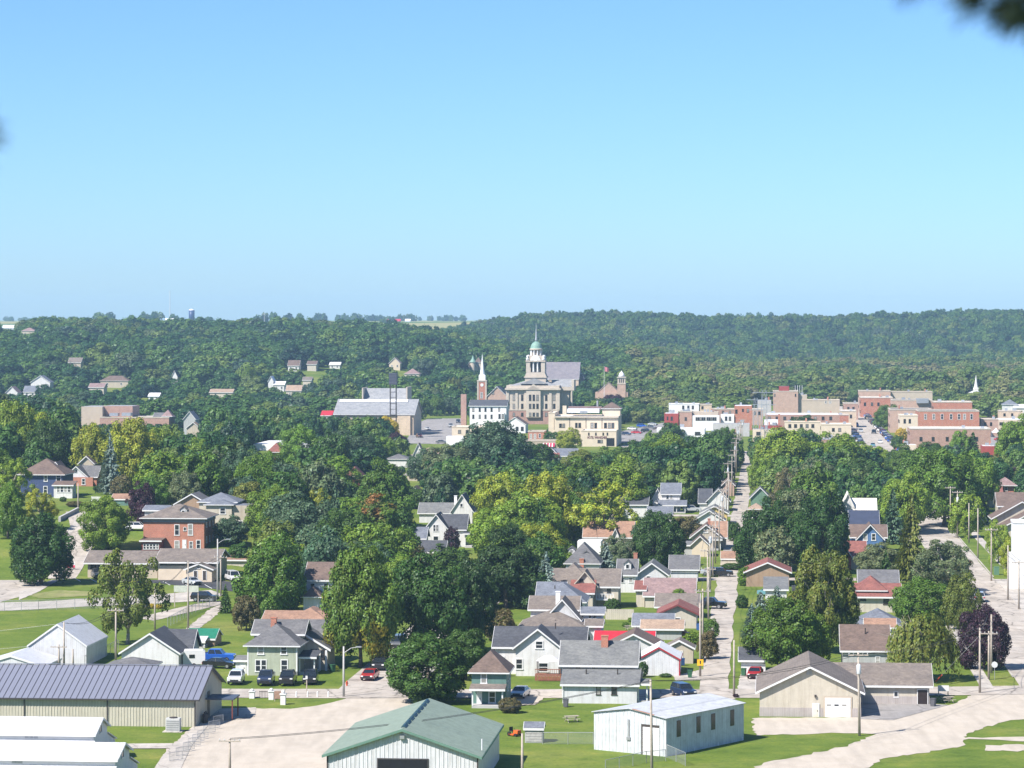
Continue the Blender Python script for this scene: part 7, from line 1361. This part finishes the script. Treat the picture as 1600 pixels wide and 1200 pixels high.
def shrub(px, base, w, h, colour, label):
    p = G(px, base); s = p.y / FPX; r = root('garden_shrub', p, label, 'shrub', px, 'garden shrubs'); c = place('foliage', LIB['dome'][0][1] if w > 20 else LIB['small'][int(px) % 3][1], r, sc=(w * s, w * s, h * s)); c.color = (*GREENS[colour], 1)
for a in ((236, 951, 14, 8, 'yellow', 'left yellow bush by the ball field lane'), (249, 951, 12, 7, 'yellow', 'right yellow bush by the ball field lane'), (254, 888, 20, 16, 'grey', 'pale flowering bush before the low office'), (271, 890, 14, 10, 'purple', 'dark red bush before the low office'), (524, 1048, 12, 8, 'lime', 'lime bush beside the cream house steps'), (515, 1046, 8, 8, 'purple', 'dark bush at the cream house corner'), (978, 980, 12, 8, 'mid', 'round bush in the sunny yard'), (985, 972, 10, 7, 'fresh', 'fresh bush beside the cream fence'), (905, 950, 30, 16, 'dark', 'dark hedge below the balcony'), (957, 957, 26, 22, 'deep', 'deep green bush by the balcony post'), (797, 1114, 36, 24, 'brown', 'brownish bush at the teal house corner'), (1060, 998, 22, 10, 'fresh', 'leafy bed beside the maroon car'), (1040, 1058, 20, 6, 'deep', 'low plants before the white tin garage'), (1145, 890, 40, 10, 'deep', 'vegetable patch on the alley lawn'), (155, 768, 22, 10, 'dark', 'dark hedge before the brick cottage'), (99, 784, 12, 8, 'deep', 'small bush before the glazed porch'), (118, 792, 30, 9, 'brown', 'terraced flower bed above the wall'), (783, 1058, 10, 6, 'lime', 'lime bush before the white clapboard house'), (1350, 1082, 10, 5, 'purple', 'tiny red bush near the street corner'), (70, 800, 26, 14, 'lime', 'yellow green bush on the terraced lawn'), (1150, 1090, 10, 6, 'purple', 'tiny maroon bush at the alley mouth'), (1510, 815, 20, 14, 'lime', 'lime bush among the pale poles'), (1067, 790, 14, 9, 'dark', 'dark bush at the screened porch corner')): shrub(*a)
# streets must stay open to view
for v0, v1, u, w, st in ((430, 1000, -8.0, 2.4, 14), (400, 690, 38.5, 4.5, 12), (1185, 1560, 43, 8.0, 40)):
    v = v0
    while v < v1:
        a, b = pix(UV(u - w, v)), pix(UV(u + w, v + st)); x0, x1 = sorted((a[0], b[0])); xs = sorted((pix(UV(u - w, v))[0], pix(UV(u + w, v))[0], pix(UV(u - w, v + st))[0], pix(UV(u + w, v + st))[0])); clear(xs[0], b[1], xs[-1], a[1], v - 4); v += st
clear(645, 650, 720, 690, 1640); clear(968, 664, 1028, 686, 1480); clear(700, 666, 760, 684, 1250); clear(908, 672, 964, 696, 1190)
# the rest of the town's trees fill the ground between the houses
def on_street(p):
    u = p.dot(UH); v = p.dot(VH)
    return any(abs(u - a) < b for a, b in ((-8, 4), (38.5, 6.5), (-55, 5.5))) or any(abs(v - a) < b for a, b in ((582, 5.5), (770, 5), (960, 5))) or (abs(u - 43) < 13 and v > 880)
foot = [(r_.x, r_.y + 4, 8.0) for r_, h_ in FOOT]
spots = [(p[0], p[1], w) for _, p, w, h_, s_, c_ in TREES]
rf = random.Random(99); cand = []
for _ in range(24000):
    Y = 515 + 720 * rf.random() ** .8; X = rf.uniform(-900, 880) / FPX * Y; cand.append((Y, X))
cand.sort(); extra = []
for Y, X in cand:
    if len(TREES) >= 292 and len(extra) > 900: break
    p = Vector((X, Y, float(hgt(X, Y)))); w = rf.uniform(7.5, 13.5); h = w * rf.uniform(.95, 1.25)
    if Y > 1080: h = min(h, 12.5)
    if on_street(Vector((X, Y, 0))): continue
    px, py = pix(p)
    if px < 235 and py > 752: continue
    if px < 380 and py > 830: continue
    if 632 < px < 735 and Y > 1150: continue
    if 985 < px and Y > 1180: continue
    if any((X - a) ** 2 + (Y - b) ** 2 < (c + w * .3) ** 2 for a, b, c in foot): continue
    if any((X - a) ** 2 + (Y - b) ** 2 < (.40 * (c + w)) ** 2 for a, b, c in spots): continue
    if in_house(X, Y, w * .35) or blocked(p, w, h): continue
    spots.append((X, Y, w)); extra.append((p, w, h))
print('hand', len(TREES), 'fill', len(extra))
rest = []
for p, w, h in extra:
    sh = rf.choice(['broad', 'mid', 'broad', 'mid', 'round', 'oval', 'mid', 'spruce' if rf.random() < .35 else 'small']); c = rf.choice(['dark', 'deep', 'deep', 'mid', 'mid', 'fresh', 'fresh', 'bright', 'blue', 'grey', 'olive', 'lime' if rf.random() < .5 else 'mid'])
    if sh == 'spruce': c = rf.choice(['spruce', 'deep', 'blue']); w *= .55
    if len(TREES) < 298: tree(p, w, h, sh, c)
    else: rest.append((p, w, h))
# labels that single every tree out
CW = dict(dark='dark green', deep='deep green', mid='mid green', fresh='fresh green', bright='bright green', lime='yellow green', olive='olive green', grey='grey green', blue='blue green', spruce='silvery blue', purple='dark purple', brown='brownish', yellow='golden yellow', black='blackish green')
SW = dict(round='round', broad='spreading', oval='oval', sparse='thin crowned', dome='dome shaped', orange='orange tipped', yellow='gold flecked', small='little', mid='bushy', spruce='spruce', slim='slim conifer', willow='weeping')
def label_trees():
    from collections import Counter, defaultdict
    nm = Counter(h_.o.name.split('.')[0] for _, h_ in FOOT); marks = [(r_, h_.o.name.split('.')[0].replace('_', ' ')) for r_, h_ in FOOT if nm[h_.o.name.split('.')[0]] == 1]; D_ = defaultdict(list)
    for r, p, w, h, s, c in TREES:
        P = Vector(pix(p)); q, n = min(marks, key=lambda m: (Vector(pix(m[0])) - P).length); Q = Vector(pix(q)); d = P - Q
        rel = ('left of' if d.x < 0 else 'right of') if abs(d.x) > abs(d.y) * .8 else ('above' if d.y < 0 else 'below')
        t = 'tree' if s not in ('spruce', 'slim') else 'tree'
        D_['%s %s %s %s the %s' % (CW[c] if isinstance(c, str) else 'green', SW[s], t, rel, n)].append((P.x, r))
    for k, v in D_.items():
        v.sort(key=lambda a: a[0])
        for i, (_, r) in enumerate(v): r['label'] = k if len(v) == 1 else '%s, %s from left' % (k, ORD[i]); r['group'] = 'town trees'
label_trees()
# ---------------------------------------------------------------- the far woods: one mass nobody could count
def far_sources(name, mat, seed):
    col = D.collections.new(name); k = 0
    for kind in ('far', 'far', 'far', 'oval', 'far', 'sparse'):
        me, L, zb = crown_mesh(kind, seed + k, 3600 if kind != 'sparse' else 2400, .062, mat, far=True); o = D.objects.new('%s_%d' % (name, k), me); col.objects.link(o); k += 1
    return col
def mass(name, P, S, mat, seed, label):
    me = D.meshes.new(name); me.from_pydata(P, [], [])
    at = me.attributes.new('siz', 'FLOAT_VECTOR', 'POINT'); at.data.foreach_set('vector', np.array(S, np.float32).ravel())
    o = D.objects.new(name, me); COL.objects.link(o); tag(o, label, 'woodland', kind='stuff')
    ng = D.node_groups.new('woodland', 'GeometryNodeTree')
    ng.interface.new_socket('Geometry', in_out='INPUT', socket_type='NodeSocketGeometry'); ng.interface.new_socket('Geometry', in_out='OUTPUT', socket_type='NodeSocketGeometry')
    nn = ng.nodes; gi = nn.new('NodeGroupInput'); go = nn.new('NodeGroupOutput')
    m2p = nn.new('GeometryNodeMeshToPoints'); ip = nn.new('GeometryNodeInstanceOnPoints'); ci = nn.new('GeometryNodeCollectionInfo')
    ci.inputs[0].default_value = far_sources(name + '_shapes', mat, seed); ci.inputs[1].default_value = True; ci.inputs[2].default_value = True
    na = nn.new('GeometryNodeInputNamedAttribute'); na.data_type = 'FLOAT_VECTOR'; na.inputs[0].default_value = 'siz'
    rv = nn.new('FunctionNodeRandomValue'); rv.data_type = 'FLOAT_VECTOR'; rv.inputs[0].default_value = (-.06, -.06, 0); rv.inputs[1].default_value = (.06, .06, 6.283)
    L = ng.links
    L.new(gi.outputs[0], m2p.inputs[0]); L.new(m2p.outputs[0], ip.inputs['Points']); L.new(ci.outputs[0], ip.inputs['Instance'])
    ip.inputs['Pick Instance'].default_value = True
    L.new(rv.outputs[0], ip.inputs['Rotation']); L.new(na.outputs[0], ip.inputs['Scale']); L.new(ip.outputs[0], go.inputs[0])
    md = o.modifiers.new('woodland', 'NODES'); md.node_group = ng
def far_forest():
    rng = np.random.default_rng(77); P = []; S = []
    y = 1225.0
    while y < 3720:
        g = 12.6 if y < 2600 else 10.6; half0 = (-980 / FPX) * y; x = half0
        while x < (1000 / FPX) * y:
            q = np.array([x + rng.uniform(-.45, .45) * g, y + rng.uniform(-.45, .45) * g]); x += g
            z = float(hgt(*q)); a = q[0] / q[1] * FPX + 800
            if q[1] > 3560 and a < 800: continue
            if q[1] < 1750 and any(k[0] < q[0] * UH.x + q[1] * UH.y < k[1] and k[2] < q[0] * VH.x + q[1] * VH.y < k[3] for k in NOTREE): continue
            n = math.sin(q[0] * .02 + 3) * math.sin(q[1] * .013 + q[0] * .006)
            k = rng.random() ** 1.6; w = 10.5 + 14.5 * k + rng.uniform(-1, 1.5); h = (9.5 + 7.5 * k) * rng.uniform(.85, 1.15) * (1 + .12 * n)
            if q[1] > 2600: w *= .74; h *= .95
            if q[1] < 1700: h *= .84; w *= .9
            if rng.random() < .05: continue
            if q[1] < 2700 and in_house(q[0], q[1], w * .3): continue
            if blocked((q[0], q[1], z), w, h): continue
            P.append((q[0], q[1], z - .8)); S.append((w, w, h))
        y += g
    for p, w, h in rest: P.append((p[0], p[1], p[2] - .5)); S.append((w, w, h))
    # tree lines and farm groves on the far upland
    for a0, a1, yy, dens, hh in ((150, 275, 4300, 1, 14), (300, 330, 4300, .5, 9), (395, 470, 4500, 1, 15), (480, 560, 5200, 1.2, 15), (560, 655, 5600, 1, 14), (590, 615, 4500, .3, 9), (640, 720, 7000, .8, 13), (655, 685, 3900, .5, 9), (690, 735, 6500, .6, 15), (1120, 1190, 4600, .8, 13), (1200, 1260, 4900, .6, 14), (1440, 1480, 4600, .6, 14), (-200, 140, 6800, .9, 12)):
        n = int((a1 - a0) * yy / FPX / 7 * dens) + 2
        for _ in range(n):
            a = rng.uniform(a0, a1); q = ((a - 800) / FPX * (yy + 0), yy + rng.normal(0, 30)); h = hh * rng.uniform(.7, 1.15); w = rng.uniform(9, 16)
            P.append((q[0], q[1], float(hgt(*q)) - .5)); S.append((w, w, h))
    val = [i for i, q in enumerate(P) if 1230 < q[1] < 2720 and q[0] / q[1] * FPX + 800 > 985]; vs = set(val)
    mass('woodland', [q for i, q in enumerate(P) if i not in vs], [q for i, q in enumerate(S) if i not in vs], LEAF_FAR, 101, 'dense mixed woodland covering the far hills')
    mass('valley_woodland', [P[i] for i in val], [S[i] for i in val], LEAF_VALLEY, 131, 'paler sunlit woods on the valley floor behind downtown')
    print('far trees', len(P))
NOTREE = [(-12, 110, 1000, 1750)]
far_forest()
# ---------------------------------------------------------------- the air
def make_haze():
    o = MB().box(-4700, 4700, -190, 9100, -2, 118).build('haze', None)
    m = D.materials.new('haze'); m.use_nodes = True; n = m.node_tree.nodes; n.remove(n['Principled BSDF'])
    v = n.new('ShaderNodeVolumePrincipled'); v.inputs['Color'].default_value = (.46, .7, 1, 1); v.inputs['Density'].default_value = .00008; v.inputs['Anisotropy'].default_value = 0.0
    m.node_tree.links.new(v.outputs[0], n['Material Output'].inputs['Volume']); o.data.materials.append(m)
    tag(o, 'thin blue summer haze over the valley', kind='stuff')
make_haze()
